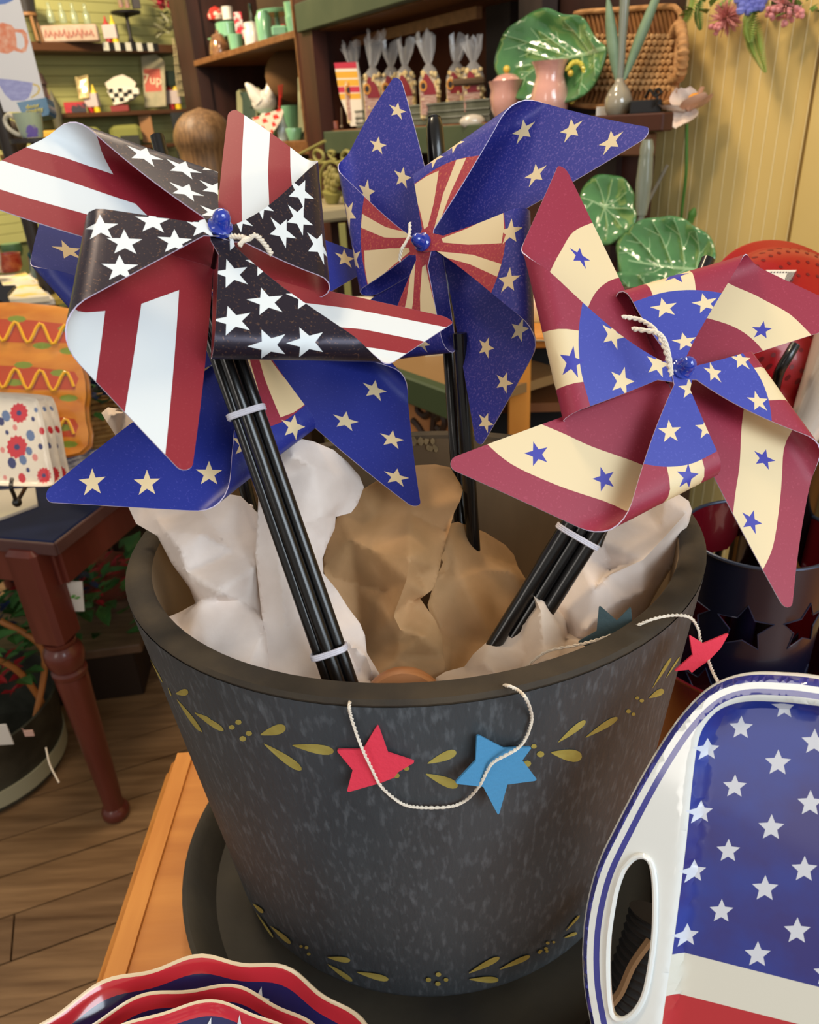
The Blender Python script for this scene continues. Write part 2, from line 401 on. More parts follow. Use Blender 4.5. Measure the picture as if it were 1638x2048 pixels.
BASE = np.array([[1, 0, 0], [0, 0, 1], [0, -1, 0]]).astype(float).T
PWD = {
 1: dict(x=[-0.0994, 0.43399, 1.43419, -0.92819, 0.16316, 0.34596, 0.02762], a=0.14, sgn=-1, W=[[[0.0058,-0.002,-0.0038],[0.0009,-0.0021,-0.0041],[0.0162,0.0022,0.0042]],[[0.0029,-0.0013,-0.0024],[-0.0033,-0.0043,-0.0084],[-0.0084,0.0073,0.0141]],[[0.0176,0.0035,0.0069],[-0.0036,-0.0034,-0.0066],[-0.0158,0.0024,0.0046]],[[-0.0034,0.0025,0.0049],[0.0004,0.0004,0.0009],[0.0,-0.0,0.0]]]),
 2: dict(x=[0.03534, 0.56565, 1.4144, -0.57587, -0.29735, -0.5782, 0.02263], a=0.155, sgn=1, W=[[[0.0047,0.0042,0.0082],[0.001,-0.006,-0.0115],[0.0091,-0.0014,-0.0027]],[[-0.0069,-0.0028,-0.0053],[0.0045,-0.0022,-0.0044],[0.0009,0.012,0.0233]],[[0.0274,-0.0071,-0.0137],[-0.0007,-0.0023,-0.0044],[0.0103,0.0075,0.0146]],[[-0.0027,0.0031,0.006],[0.003,-0.0027,-0.0052],[-0.0091,-0.0058,-0.0112]]]),
 3: dict(x=[0.15621, 0.42629, 1.35569, -0.67899, -0.22897, 0.27778, 0.01506], a=0.15, sgn=1, W=[[[0.0,-0.0,0.0],[-0.0053,-0.0057,-0.0112],[0.0111,-0.0037,-0.0071]],[[-0.0041,0.0026,0.005],[-0.0027,-0.0023,-0.0045],[0.0065,0.0094,0.0182]],[[0.0014,-0.0018,-0.0035],[-0.0051,0.0029,0.0057],[0.0,0.0,0.0]],[[0.0064,0.0003,0.0005],[-0.0146,-0.0028,-0.0054],[-0.0057,0.001,0.0019]]]),
 4: dict(x=[-0.11326, 0.51701, 1.36597, -0.6336, -0.54123, 0.75636, 0.03249], a=0.17, sgn=1, W=[[[0.0002,-0.0022,-0.0043],[0.0,0.0,0.0],[0.0,0.0,0.0]],[[0.0,-0.0,-0.0],[-0.0,0.0,0.0],[-0.0081,0.0079,0.0154]],[[0.0074,-0.0032,-0.0062],[-0.0063,-0.0017,-0.0032],[-0.0095,-0.0014,-0.0028]],[[0.0118,0.0041,0.0079],[0.0,0.0,0.0],[0.0039,-0.0043,-0.0084]]]),
}

CREAM = {(1, 3, 'f'): [(0.013, 0.94, -3.05), (0.108, 0.848, -3.03), (0.026, 0.765, -3.02), (0.145, 0.682, -3.0), (0.265, 0.679, -3.0), (0.089, 0.596, -2.99)], (1, 0, 'f'): [(0.045, 0.826, 1.88), (0.152, 0.886, 1.8), (0.152, 0.72, 1.81), (0.277, 0.752, 1.73), (0.051, 0.634, 1.87), (0.158, 0.545, 1.97), (0.271, 0.558, 1.95), (0.057, 0.982, 1.9), (0.158, 0.975, 1.81)], (1, 1, 'f'): [(0.095, 0.928, 0.82), (0.195, 0.835, 0.8), (0.296, 0.647, 0.8), (0.189, 0.663, 0.82), (0.114, 0.743, 0.84), (0.108, 0.583, 0.9)], (1, 2, 'f'): [(0.239, 0.634, -0.41), (0.114, 0.634, -0.44), (0.108, 0.79, -0.53), (0.007, 0.708, -0.5), (0.02, 0.545, 1.05), (0.013, 0.899, -0.61)], (2, 3, 'f'): [(0.089, 0.59, -2.98), (0.283, 0.606, -2.97), (0.503, 0.571, -2.85)], (2, 1, 'f'): [(0.277, 0.574, 0.95), (0.114, 0.555, 1.35)], (2, 0, 'f'): [(0.108, 0.548, -1.91), (0.208, 0.545, -1.9)], (2, 1, 'v'): [(0.403, 0.142, -0.4), (0.378, 0.374, -0.46), (0.761, 0.077, -0.37), (0.566, 0.248, -0.35)], (2, 0, 'v'): [(0.453, 0.378, 1.42), (0.654, 0.248, 1.47), (0.811, 0.08, 1.51), (0.484, 0.138, 1.52)], (2, 3, 'v'): [(0.491, 0.172, 2.62), (0.667, 0.244, 2.58), (0.849, 0.087, 2.59), (0.453, 0.371, 2.7)], (4, 2, 'v'): [(0.798, 0.09, -2.17), (0.641, 0.227, -2.23), (0.434, 0.35, -2.28)], (4, 3, 'v'): [(0.44, 0.357, 2.19), (0.484, 0.131, 2.24), (0.654, 0.224, 2.21), (0.805, 0.077, 2.2)], (4, 1, 'v'): [(0.572, 0.279, -0.26)], (2, 2, 'f'): [(0.133, 0.577, 2.2)], (4, 2, 'f'): [(0.101, 0.574, 2.4), (0.309, 0.628, 2.37)], (4, 0, 'v'): [(0.811, 0.097, 0.85)], (3, 1, 'f'): [(0.189, 0.781, 0.61), (0.051, 0.921, 0.63), (0.038, 0.762, 0.6)], (3, 2, 'f'): [(0.001, 0.905, 1.85), (0.152, 0.765, 1.9), (0.001, 0.717, 1.9)], (3, 0, 'f'): [(0.089, 0.682, -1.4), (0.233, 0.717, -1.44), (0.089, 0.867, -1.34)], (3, 3, 'f'): [(0.045, 0.829, -2.8), (0.026, 0.647, -2.77), (0.214, 0.695, -2.78)]}
BLUES = {(3, 1, 'f'): [(0.139, 0.586, 0.45)], (3, 2, 'f'): [(0.158, 0.577, 2.05)], (3, 0, 'f'): [(0.189, 0.545, -0.99)], (3, 2, 'v'): [(0.629, 0.101, -1.67), (0.415, 0.285, -1.68)], (3, 3, 'v'): [(0.428, 0.275, 2.3), (0.623, 0.063, 2.3)], (3, 1, 'v'): [(0.522, 0.172, -0.49)], (3, 0, 'v'): [(0.484, 0.107, 1.14)]}

class Pin:
    def __init__(s, i):
        d = PWD[i]; x = d['x']; s.O = np.array(x[:3]); s.M = rodr(x[3:6])@BASE; s.h = x[6]; s.a = d['a']; s.sgn = d['sgn']; s.W = np.array(d['W'])
    def pt(s, k, t, u):
        t = np.asarray(t, float); u = np.asarray(u, float)
        th = k*math.pi/2; eA = s.M[:, 0]*math.cos(th)+s.M[:, 1]*math.sin(th); q = th+s.sgn*math.pi/2; eS = s.M[:, 0]*math.cos(q)+s.M[:, 1]*math.sin(q)
        x, z = prof(u*s.a, s.a, s.h, RR); z = z+.0007*k*np.clip(u, 0, 1.1)
        P = s.O+np.multiply.outer(t*s.a, eA)+np.multiply.outer(x, eS)+np.multiply.outer(z, s.M[:, 2])
        hump = np.sin(math.pi*np.clip(u, 0, 1)); ph = np.stack([t**2*(1-u), hump*np.clip(1-2*t, 0, 1), hump*np.clip(2*t, 0, 1)], -1)
        return P+ph@s.W[k]
    def nrm(s, k, t, u):
        e = 2e-3; a = s.pt(k, t+e, u)-s.pt(k, t-e, u); b = s.pt(k, t, u+e)-s.pt(k, t, u-e); n = np.cross(a, b); return n/np.linalg.norm(n, axis=-1, keepdims=True)*s.sgn
    def hub(s): return s.O+s.M[:, 2]*(s.h+.003)
def arc_pts(cx, cy, r, a0, a1, n): return [(cx+r*math.cos(math.radians(a0+(a1-a0)*i/n)), cy+r*math.sin(math.radians(a0+(a1-a0)*i/n))) for i in range(n+1)]
rho = .03
OUTL = [(0, 0)]+arc_pts(1-2.414*rho, rho, rho, -90, 45, 6)+[(.055, .945), (.045, 1.0), (.02, 1.035), (-.02, 1.035), (-.04, 1.0), (-.03, .95), (0, .9)]
M_pr = {n: mat('print_'+n, c, r, col2=c2, scale=700, detail=1, lo=(.54 if n in ('bluesheen', 'brick') else .62), hi=.72, coat=co_, metal=mt) for n, c, c2, r, co_, mt in
        (('navy', '2a2430', '5a443c', .34, .0, .45), ('white', 'd3d9dc', 'd3d9dc', .5, .0, 0), ('red', '86202c', '8c2a34', .45, .0, 0), ('blue', '1f2c86', '333a92', .42, .0, 0), ('cream', 'dcc79e', 'dcc79e', .5, .0, 0),  # navy: brown speckle, partly a copper sheen put into the colour
         ('brick', 'a03440', 'b85a48', .40, .0, 0), ('royal', '39429c', '454da6', .45, .0, 0), ('crimson', '8e283e', '9a344a', .5, .0, 0), ('bluesheen', '30348c', '5c52a0', .36, .0, .1), ('ink', '3a3a9c', '3a3a9c', .5, 0, 0))}  # purple speckle on the tallest pinwheel: glitter plus grazing sheen painted into its blue
M_edge = mat('sheet_edge', 'cfc4dc', .5)
def vane(P, k, style, parent):
    mats = [M_edge]; reg_o, reg_i = [], []
    def mid(n):
        m = M_pr[n]
        if m not in mats: mats.append(m)
        return mats.index(m)
    cs = lambda i, side: CREAM.get((i, k, side), [])
    i = style
    sp2 = lambda L: [tuple(p) for p in spline(L, 5)]
    ARC = sp2([(-.1, .62), (0, .615), (.11, .613), (.20, .635), (.28, .675), (.35, .73), (.5, .9)])+[(.3, 1.2), (-.2, 1.2)]
    if i == 1:
        bo, bi = mid('navy'), mid('red')
        reg_i = [([(.16, .12), (.91, .095), (.95, .06), (1.1, .14), (.84, .245), (.27, .245)], mid('white')), ([(.34, .36), (1., .34), (.9, .6), (.42, .6), (.38, .45)], mid('white'))]
        st = [(q, mid('white')) for q in cs(1, 'f')]; sr = []; R0 = .062
    elif i in (2, 4):
        bo = bi = mid('blue') if i == 4 else mid('bluesheen'); w = mid('brick') if i == 2 else mid('crimson'); c = mid('cream')
        reg_o = [(ARC, w), ([(.01, .91), (.03, .905), (.075, .79), (.12, .632), (.06, .618), (.01, .618), (-.01, .62), (.005, .79)], c), ([(.06, .94), (.08, .94), (.16, .79), (.25, .66), (.205, .637), (.125, .77)], c)]
        st = [(q, c) for q in (cs(i, 'f') or [(.10, .553, -2.9), (.30, .585, -2.9)])]
        sr = [(q, c) for q in (cs(i, 'v') or [(.5, .16, 2.6), (.68, .22, 2.6), (.82, .07, 2.6)])]; R0 = .053
    else:
        bo = bi = mid('crimson'); c = mid('cream'); bl = mid('royal')
        reg_o = [([(.07, .64), (.14, .64), (.22, .66), (.27, .47), (.33, .3), (.5, .1), (.35, .05), (.2, .25), (.1, .42)], c), (ARC, bl)]
        reg_i = [(sp2([(.60, -.03), (.50, .06), (.41, .15), (.26, .28), (.1, .44)])+sp2([(.3, .56), (.42, .39), (.60, .24), (.74, .10), (.81, -.03)]), c)] if k in (2, 3) else \
                [(sp2([(.47, -.03), (.43, .08), (.36, .19), (.2, .34), (.1, .46)])+sp2([(.3, .60), (.42, .40), (.53, .27), (.64, .14), (.72, -.03)]), c)]
        st = [(q, c) for q in cs(3, 'f')]+[(q, mid('ink')) for q in BLUES.get((3, k, 'f'), [])]
        sr = [(q, mid('ink')) for q in BLUES.get((3, k, 'v'), [])]; R0 = .05
    so = reg_o+[(star(q[0], q[1], R0, q[2], .40), m) for q, m in st]
    si = reg_i+[(star(q[0], q[1], R0, q[2], .40), m) for q, m in sr]
    ds = []
    for regs, base, side in ((so, bo, 1), (si, bi, -1)):
        V, Fc, I = cdt(OUTL, regs, .03, base=base, fine=.03)
        T, S = V[:, 0], V[:, 1]; p = P.pt(k, T, S); n = P.nrm(k, T, S)
        # nrm points to the outer print side
        p = p+n*(side*OUTS*.0003)
        flip = (side*OUTS*P.sgn) < 0
        Fc = [tuple(reversed(f)) for f in Fc] if flip else Fc
        ds.append(([tuple(q) for q in p], Fc, I))
    E = dens(OUTL, .03); T = np.array([e[0] for e in E]); S = np.array([e[1] for e in E]); p = P.pt(k, T, S); n = P.nrm(k, T, S); m = len(E)
    a = p+n*.00033; b_ = p-n*.00033
    ds.append(([tuple(q) for q in a]+[tuple(q) for q in b_], [(j, (j+1) % m, m+(j+1) % m, m+j) for j in range(m)], [0]*m))
    return obj('vane', join(*ds), mats, parent, True, ang=60)
OUTS = -1
M_bead = mat('blue_bead', '2138a0', .12, coat=1); M_rod = mat('black_rod', '0c0a0a', .28, coat=.3); M_tie = mat('zip_tie', 'c9c4cc', .4)
M_str = mat('white_string', 'e2d6c4', .9)
def rod(pts, r=.0046, cap=True): 
    return tube(pts, r, 14)
def lerp(a, b, t): return np.array(a)*(1-t)+np.array(b)*t
LAB = {1: 'pinwheel with dark starry flaps and red and white striped vanes, front left', 2: 'blue pinwheel with cream stars and red and cream striped centre, tallest at the back',
       3: 'crimson pinwheel with cream bands of blue stars and royal blue starry centre, right', 4: 'blue pinwheel with cream stars mostly hidden behind the dark striped pinwheel'}
pins = {}
for i in (1, 2, 3, 4):
    P = Pin(i); pins[i] = P; n = P.M[:, 2]
    root = thing('pinwheel', LAB[i], 'pinwheel', P.O-n*.02, 'pinwheels in the planter')
    for k in range(4): vane(P, k, i, root)
    H = P.O+n*(P.h+.0035)
    # bead: small lathe along the axis
    q = Vector(n).to_track_quat('Z', 'Y').to_matrix()
    def ax(pr, nn=20, o=H): 
        d = lathe(pr, nn, caps=False); return [tuple(np.array(q @ Vector(v))+o) for v in d[0]], d[1], None
    obj('hub_bead', ax([(.0001, -.003), (.0062, -.003), (.0064, 0), (.0046, .0015), (.0046, .0055), (.0036, .008), (.0018, .0095), (.0001, .0098)]), M_bead, root, True, ang=50)
    obj('axle', ax([(.0014, -.05), (.0014, 0)], 8), M_rod, root)
    obj('back_disc', ax([(.0001, -P.h-.0055), (.012, -P.h-.0055), (.012, -P.h-.0075), (.0001, -P.h-.0075)], 24), M_rod, root)
# sticks: bundles of three black rods, tied
def stick(lab, pts, par=None, r=.0040):
    return tag(obj('pinwheel_stick', rod(pts, r), M_rod, None, True, ang=60), lab, 'stick', 'black pinwheel sticks')
def bundle(pa, da, pb, db, spread, n0, ext=.12):
    A, B = at_d(*pa, da), at_d(*pb, db); dv = (B-A)/np.linalg.norm(B-A); side = np.cross(dv, R@np.array([0, 0, -1.])); side /= np.linalg.norm(side); back = np.cross(dv, side)
    return A, B, dv, side, back
A, B, dv, sd, bk_ = bundle((430, 640), .432, (688, 1385), .452, 1, 0)
base = B+dv*.045
stick('front left black rod of the tied bundle leaning out of the planter', [A+sd*.0062-dv*.01, base+sd*.0062])
stick('middle black rod of the tied bundle under the dark starry pinwheel', [A-dv*.03+bk_*.0048, base+bk_*.0048])
stick('right black rod of the tied bundle under the dark starry pinwheel', [A-sd*.0062-dv*.0, base-sd*.0062])
def ring_around(c, dv, side, back, w, dpt, r=.0011):
    pts = []
    for i in range(20):
        q = 2*math.pi*i/20; pts.append(c+side*w*math.copysign(abs(math.cos(q))**.6, math.cos(q))+back*dpt*math.copysign(abs(math.sin(q))**.6, math.sin(q)))
    d1 = tube(pts, r*.8, 6, True); d2 = tube([p+dv*.0011 for p in pts], r*.8, 6, True); d3 = tube([p-dv*.0011 for p in pts], r*.8, 6, True); return join(d1, d2, d3)
for (px, py, dd), lb in zip(((494, 825, .436), (655, 1302, .450)), ('white zip tie around the black rods just below the left pinwheels', 'white zip tie around the black rods near the planter rim')):
    c = at_d(px, py, dd); t = (c-A)@dv; c = A+dv*t
    tag(obj('zip_tie', ring_around(c+bk_*.002, dv, sd, bk_, .0108, .0072), M_tie, None, True), lb, 'zip tie')
# back bundle (blue pinwheel, tallest)
P2a, P2b = at_d(868, 236, .57), at_d(923, 1065, .585)
stick('black rod with rounded cap rising behind the tallest blue pinwheel', [P2a+(P2a-P2b)*0, P2a+(P2b-P2a)*.5, P2b+(P2b-P2a)*.12], r=.0052)
caps = [(.0001, .0), (.004, .0), (.0062, -.003), (.0066, -.008), (.0066, -.034), (.0060, -.036)]
dvv = Vector((P2a-P2b)/np.linalg.norm(P2a-P2b)).to_track_quat('Z', 'Y').to_matrix()
cp = lathe([(.0062, -.034), (.0068, -.033), (.0066, -.008), (.0056, -.002), (.003, .0015), (.0001, .0022)], 20)
tag(obj('rod_cap', ([tuple(np.array(dvv@Vector(v))+P2a) for v in cp[0]], cp[1], None), M_rod, None, True), 'black end cap on the rod behind the tallest pinwheel', 'rod cap')
stick('right of the two black rods beside the blue vane, with rounded top', [at_d(919, 666, .525), at_d(951, 1060, .57)+np.array([0, 0, -.05])], r=.0050)
stick('black rod rising behind the left pinwheels and down behind the tissue', [at_d(314, 272, .575), at_d(560, 1250, .60)], r=.0052)
stick('short black rod end under the curled right flap of the dark starry pinwheel', [at_d(598, 567, .438), at_d(648, 566, .445)], r=.0036)
stick('black rod with its rounded top just above the crimson pinwheel', [at_d(1416, 519, .535), at_d(1308, 790, .515), at_d(1190, 1090, .505)], r=.0046)
# right bundle
A3, B3, dv3, s3, b3 = bundle((1325, 800), .475, (1085, 1185), .50, 1, 0)
E3 = B3+dv3*.07
stick('left rod of the black bundle under the crimson pinwheel', [A3+s3*-.009, E3+s3*-.009], r=.0052)
stick('middle rod of the black bundle under the crimson pinwheel', [A3-b3*.003, E3-b3*.003], r=.0052)
stick('right rod of the black bundle under the crimson pinwheel', [A3+s3*.009, E3+s3*.009], r=.0052)
c = at_d(1135, 1062, .49); c = A3+dv3*((c-A3)@dv3)
tag(obj('zip_tie', ring_around(c, dv3, s3, b3, .0150, .0068), M_tie, None, True), 'white zip tie around the black rods under the crimson pinwheel', 'zip tie')
c = at_d(505, 1022, .592)
tag(obj('zip_tie', join(tube(spline([at_d(500, 1021, .585), at_d(460, 1024, .575), at_d(400, 1020, .565)], 4), .0016, 6), box(.006, .005, .006, tuple(at_d(500, 1024, .585)), .001)), M_tie, None, True), 'white zip tie with loose tail on the rod behind the left tissue', 'zip tie')
# strings on the hubs
def string(name, lab, pts, r=.0011):
    S = spline(pts, 10); a = []
    for s_ in (0, math.pi):
        q = []
        for j, p in enumerate(S):
            q.append(p+np.array([math.cos(j*1.1+s_), 0.3*math.sin(j*1.1+s_), math.sin(j*1.1+s_)])*r*.55)
        a.append(tube(q, r*.75, 6))
    return tag(obj(name, join(*a), M_str, None, True), lab, 'string')
string('string', 'short white string knotted at the hub of the dark starry pinwheel', [at_d(462, 472, .372), at_d(485, 474, .37), at_d(497, 478, .368), at_d(510, 470, .367), at_d(528, 486, .37), at_d(543, 508, .374)])
string('string', 'loose end of white string crossing the dark starry flap', [at_d(497, 478, .368), at_d(488, 482, .366), at_d(480, 490, .366)])
string('string', 'white string looped beside the blue bead of the tallest pinwheel', [at_d(820, 446, .505), at_d(819, 470, .503), at_d(812, 485, .503), at_d(803, 500, .504), at_d(799, 522, .508)], .0010)
string('string', 'frayed white string tied over the royal blue centre of the crimson pinwheel', [at_d(1342, 750, .405), at_d(1338, 715, .403), at_d(1328, 680, .403), at_d(1310, 665, .404), at_d(1266, 658, .41)], .0012)
string('string', 'tan string curling behind the crimson pinwheel hub', [at_d(1340, 742, .408), at_d(1330, 700, .407), at_d(1310, 660, .41), at_d(1280, 640, .418), at_d(1246, 634, .42)], .0011)

# ================================================================== PAPERS IN THE PLANTER
from mathutils import noise as NZ
M_tis = mat('white_tissue', 'e2d4cb', .8, col2='d8c9bf', scale=40, bump=.15, bscale=120, subs=0)
M_tisb = mat('white_tissue_warm', 'd8c4b0', .8, col2='cdb7a2', scale=40, bump=.15, bscale=120)
M_kr = mat('kraft_paper', 'bd9468', .8, col2='ad865a', scale=30, bump=.15, bscale=90)
def paper(name, label, outl, creases, m, step=9, amp=.0012, fq=14, extra=(), torn=0, cat='paper'):
    """crumpled sheet: outline and crease points (px, py, world Y); folded facets between creases, fine wrinkles on top"""
    ctl = list(outl)+[p for c in creases for p in c]+list(extra)
    op = [(p[0], p[1]) for p in outl]
    vs = [Vector((float(p[0]), float(p[1]))) for p in ctl]; ed = [(i, (i+1) % len(outl)) for i in range(len(outl))]; n = len(outl)
    for c in creases:
        ed += [(n+i, n+i+1) for i in range(len(c)-1)]; n += len(c)
    v, e, f, ov, *_ = delaunay_2d_cdt(vs, ed, [], 0, 1e-4)
    Yc = []
    for q in v:
        d = [((q[0]-p[0])**2+(q[1]-p[1])**2, p[2]) for p in ctl]; Yc.append(min(d)[1])
    T = [(np.array([[v[i][0], v[i][1], 1] for i in t]), np.array([Yc[i] for i in t])) for t in f]
    V, Fc, I = cdt(op, [], step, lines=[[(a[0], a[1]) for a in c] for c in creases])
    inv = [(np.linalg.inv(a.T), y) for a, y in T if abs(np.linalg.det(a)) > 1e-6]
    def Yat(x, y):
        best = None
        for A, yy in inv:
            b = A @ np.array([x, y, 1.0]); m_ = b.min()
            if best is None or m_ > best[0]: best = (m_, float(b.clip(0, 1) @ yy/max(b.clip(0, 1).sum(), 1e-6)))
            if m_ > -1e-6: break
        return best[1]
    P = []
    for x, y in V:
        d = ray(x, y); t = Yat(x, y)/d[1]; p = CAM+d*t
        w = abs(NZ.noise(Vector(p*fq)))*1.6+.5*abs(NZ.noise(Vector(p*fq*2.1+np.array([3., 1, 2]))))
        p = p+np.array([.25, -1, .35])*(w-.5)*amp*2
        P.append(p)
    P = np.array(P); k = len(P); back = P+np.array([0, .0005, 0])
    bd = {}
    for fc in Fc:
        for a, b in ((fc[0], fc[1]), (fc[1], fc[2]), (fc[2], fc[0])): bd[(a, b)] = 1
    rim = [(a, b) for (a, b) in bd if (b, a) not in bd]
    Fs = [tuple(reversed(t)) for t in Fc]+[tuple(i+k for i in t) for t in Fc]+[(a, b, b+k, a+k) for a, b in rim]
    return tag(obj(name, ([tuple(p) for p in P]+[tuple(p) for p in back], Fs, None), m, None, True, ang=75), label, cat)
def q3(L): return [(240+.4029*x, 860+.4029*y, Y) for x, y, Y in L]
def q4(L): return [(620+.5006*x, 860+.5006*y, Y) for x, y, Y in L]
paper('tissue_paper', 'large white tissue paper crumpled at the left side inside the planter', q3([(35, 368, .50), (120, 340, .50), (250, 290, .50), (420, 300, .50), (600, 330, .49), (700, 430, .46), (700, 640, .44), (705, 830, .43), (740, 930, .415), (745, 1230, .375), (600, 1200, .375), (440, 1120, .385), (330, 1045, .40), (240, 975, .42), (218, 938, .43), (300, 905, .45), (375, 862, .455), (345, 785, .46), (255, 660, .47), (185, 525, .48), (80, 465, .495)]),
      [q3([(180, 440, .485), (230, 500, .465), (300, 590, .445), (330, 700, .435), (355, 765, .432), (490, 802, .405), (400, 840, .425)]), q3([(490, 802, .405), (600, 850, .42), (690, 900, .42), (710, 960, .405)]), q3([(390, 380, .49), (480, 500, .465), (600, 520, .465), (675, 480, .465)]), q3([(230, 500, .465), (400, 520, .45), (560, 600, .45), (680, 680, .435)]), q3([(290, 960, .425), (400, 850, .42)]), q3([(640, 1180, .375), (700, 1040, .39), (715, 960, .41)])], M_tis)
paper('tissue_paper', 'strip of white tissue poking out above the left rim of the planter', [(203, 826, .56), (216, 815, .55), (250, 820, .545), (290, 870, .52), (360, 950, .52), (330, 1000, .53), (290, 1000, .535), (241, 887, .54)], [[(203, 826, .56), (222, 832, .535), (245, 820, .55)], [(222, 832, .535), (214, 848, .54)]], M_tisb, 6, .001)
paper('tissue_paper', 'tall white tissue paper standing behind the tied black rods', q3([(770, 82, .475), (810, 55, .475), (860, 36, .475), (960, 58, .48), (1060, 100, .485), (1130, 160, .49), (1190, 230, .49), (1212, 285, .485), (1180, 370, .475), (1148, 412, .47), (1072, 432, .465), (1067, 490, .46), (1030, 570, .455), (1006, 640, .45), (1010, 715, .445), (1080, 800, .43), (1130, 880, .42), (1190, 960, .41), (1216, 1020, .405), (1226, 1110, .395), (1290, 1215, .385), (1285, 1240, .38), (1240, 1250, .375), (1310, 1300, .365), (1160, 1300, .365), (740, 1235, .375), (735, 1100, .39), (705, 930, .41), (688, 780, .425), (672, 620, .435), (682, 440, .45), (690, 280, .465)]),
      [q3([(890, 470, .445), (1000, 430, .45), (1072, 432, .465)]), q3([(780, 500, .44), (800, 750, .42), (830, 1000, .40), (850, 1250, .37)]), q3([(960, 600, .445), (990, 800, .43), (1080, 1000, .40), (1180, 1250, .375)]), q3([(860, 130, .46), (960, 180, .465), (1100, 230, .475), (1150, 320, .475)]), q3([(1190, 1200, .385), (1225, 1130, .385), (1250, 1200, .375)])], M_tis)
paper('kraft_paper', 'large sheet of brown kraft paper with torn edge in the middle of the planter', q4([(200, 245, .50), (290, 190, .515), (425, 142, .52), (500, 138, .52), (560, 150, .52), (590, 200, .515), (612, 235, .51), (600, 280, .50), (575, 330, .495), (556, 400, .485), (540, 450, .48), (520, 545, .465), (497, 632, .455), (468, 655, .45), (440, 675, .445), (500, 760, .435), (526, 820, .43), (535, 900, .42), (545, 955, .41), (500, 1046, .40), (330, 1070, .395), (240, 1000, .41), (200, 880, .44), (60, 582, .475), (50, 548, .48), (65, 440, .49), (85, 395, .495), (120, 330, .50)]),
      [q4([(165, 440, .475), (260, 485, .46), (400, 514, .44), (385, 600, .43), (340, 720, .425), (335, 745, .425), (362, 800, .42), (376, 822, .42), (450, 828, .415), (526, 820, .43)]), q4([(400, 514, .44), (440, 580, .455), (468, 655, .45)]), q4([(345, 728, .428), (400, 690, .445), (468, 655, .45)]), q4([(376, 822, .42), (360, 850, .42), (345, 920, .415), (330, 1000, .41)]), q4([(90, 590, .475), (180, 620, .475), (300, 650, .455)]), q4([(260, 350, .49), (400, 330, .485), (540, 400, .49)])], M_kr, 9, .0008, 12)
paper('kraft_paper', 'second sheet of brown kraft paper tucked behind at the right of the torn one', q4([(545, 380, .50), (590, 368, .505), (700, 410, .52), (780, 460, .53), (815, 500, .53), (832, 548, .52), (868, 605, .50), (870, 700, .48), (740, 860, .44), (640, 960, .42), (600, 1040, .40), (500, 1050, .395), (540, 955, .41), (530, 900, .42), (470, 700, .45), (500, 600, .47)]),
      [q4([(510, 575, .465), (540, 570, .475), (600, 592, .47), (700, 560, .485), (800, 565, .49), (868, 605, .50)]), q4([(480, 680, .46), (520, 780, .455), (570, 850, .44), (560, 1000, .405)]), q4([(560, 430, .49), (700, 500, .50), (832, 548, .52)])], M_kr, 9, .0008, 12)
paper('tissue_paper', 'tall white tissue paper against the right inner wall of the planter', q4([(1120, 350, .50), (1180, 300, .50), (1300, 255, .50), (1420, 248, .495), (1480, 260, .49), (1515, 285, .485), (1526, 320, .48), (1512, 370, .475), (1480, 440, .47), (1460, 520, .465), (1400, 620, .455), (1340, 740, .44), (1290, 832, .425), (1200, 860, .41), (1040, 860, .41), (980, 690, .43), (1000, 620, .44), (1060, 480, .46)]),
      [q4([(1030, 720, .42), (1140, 640, .42), (1200, 580, .43), (1330, 520, .435), (1400, 440, .45), (1500, 330, .465)]), q4([(1180, 330, .48), (1170, 450, .46), (1200, 560, .45)]), q4([(1100, 800, .40), (1200, 700, .41), (1340, 640, .43)]), q4([(1420, 260, .48), (1400, 400, .46)])], M_tis)
paper('tissue_paper', 'small crumpled white tissue at the front right of the planter under the teal star', q4([(490, 1046, .385), (505, 990, .39), (540, 968, .395), (615, 945, .40), (650, 895, .405), (720, 830, .415), (780, 735, .425), (845, 660, .44), (885, 638, .44), (930, 652, .435), (1000, 705, .43), (1028, 740, .425), (1035, 800, .42), (1180, 830, .41), (1290, 835, .41), (1300, 880, .395), (1180, 955, .375), (980, 1010, .365), (780, 1060, .355), (610, 1075, .355)]),
      [q4([(885, 645, .42), (920, 720, .405), (935, 860, .39), (900, 1000, .365)]), q4([(780, 735, .425), (840, 790, .41), (860, 900, .395), (840, 1000, .37)]), q4([(1028, 740, .425), (1015, 850, .395), (960, 960, .37)]), q4([(620, 960, .395), (700, 930, .385), (760, 1000, .365)]), q4([(930, 690, .41), (1000, 800, .40)])], M_tisb, 9, .0012)
# wooden ball finial lying among the papers
c = at_d(805, 1379, .448)
tag(obj('wooden_disc', xf(lathe([(.0001, 0), (.024, 0), (.026, .003), (.026, .012), (.024, .015), (.0001, .015)], 36), tuple(c-np.array([0, -.004, .018])), 0, math.radians(62)), mat('disc_wood', 'b97c4c', .5, col2='a96b3c', scale=30, stretch=(1, 6, 1)), None, True), 'round orange wooden disc peeping over the front rim between papers', 'disc')

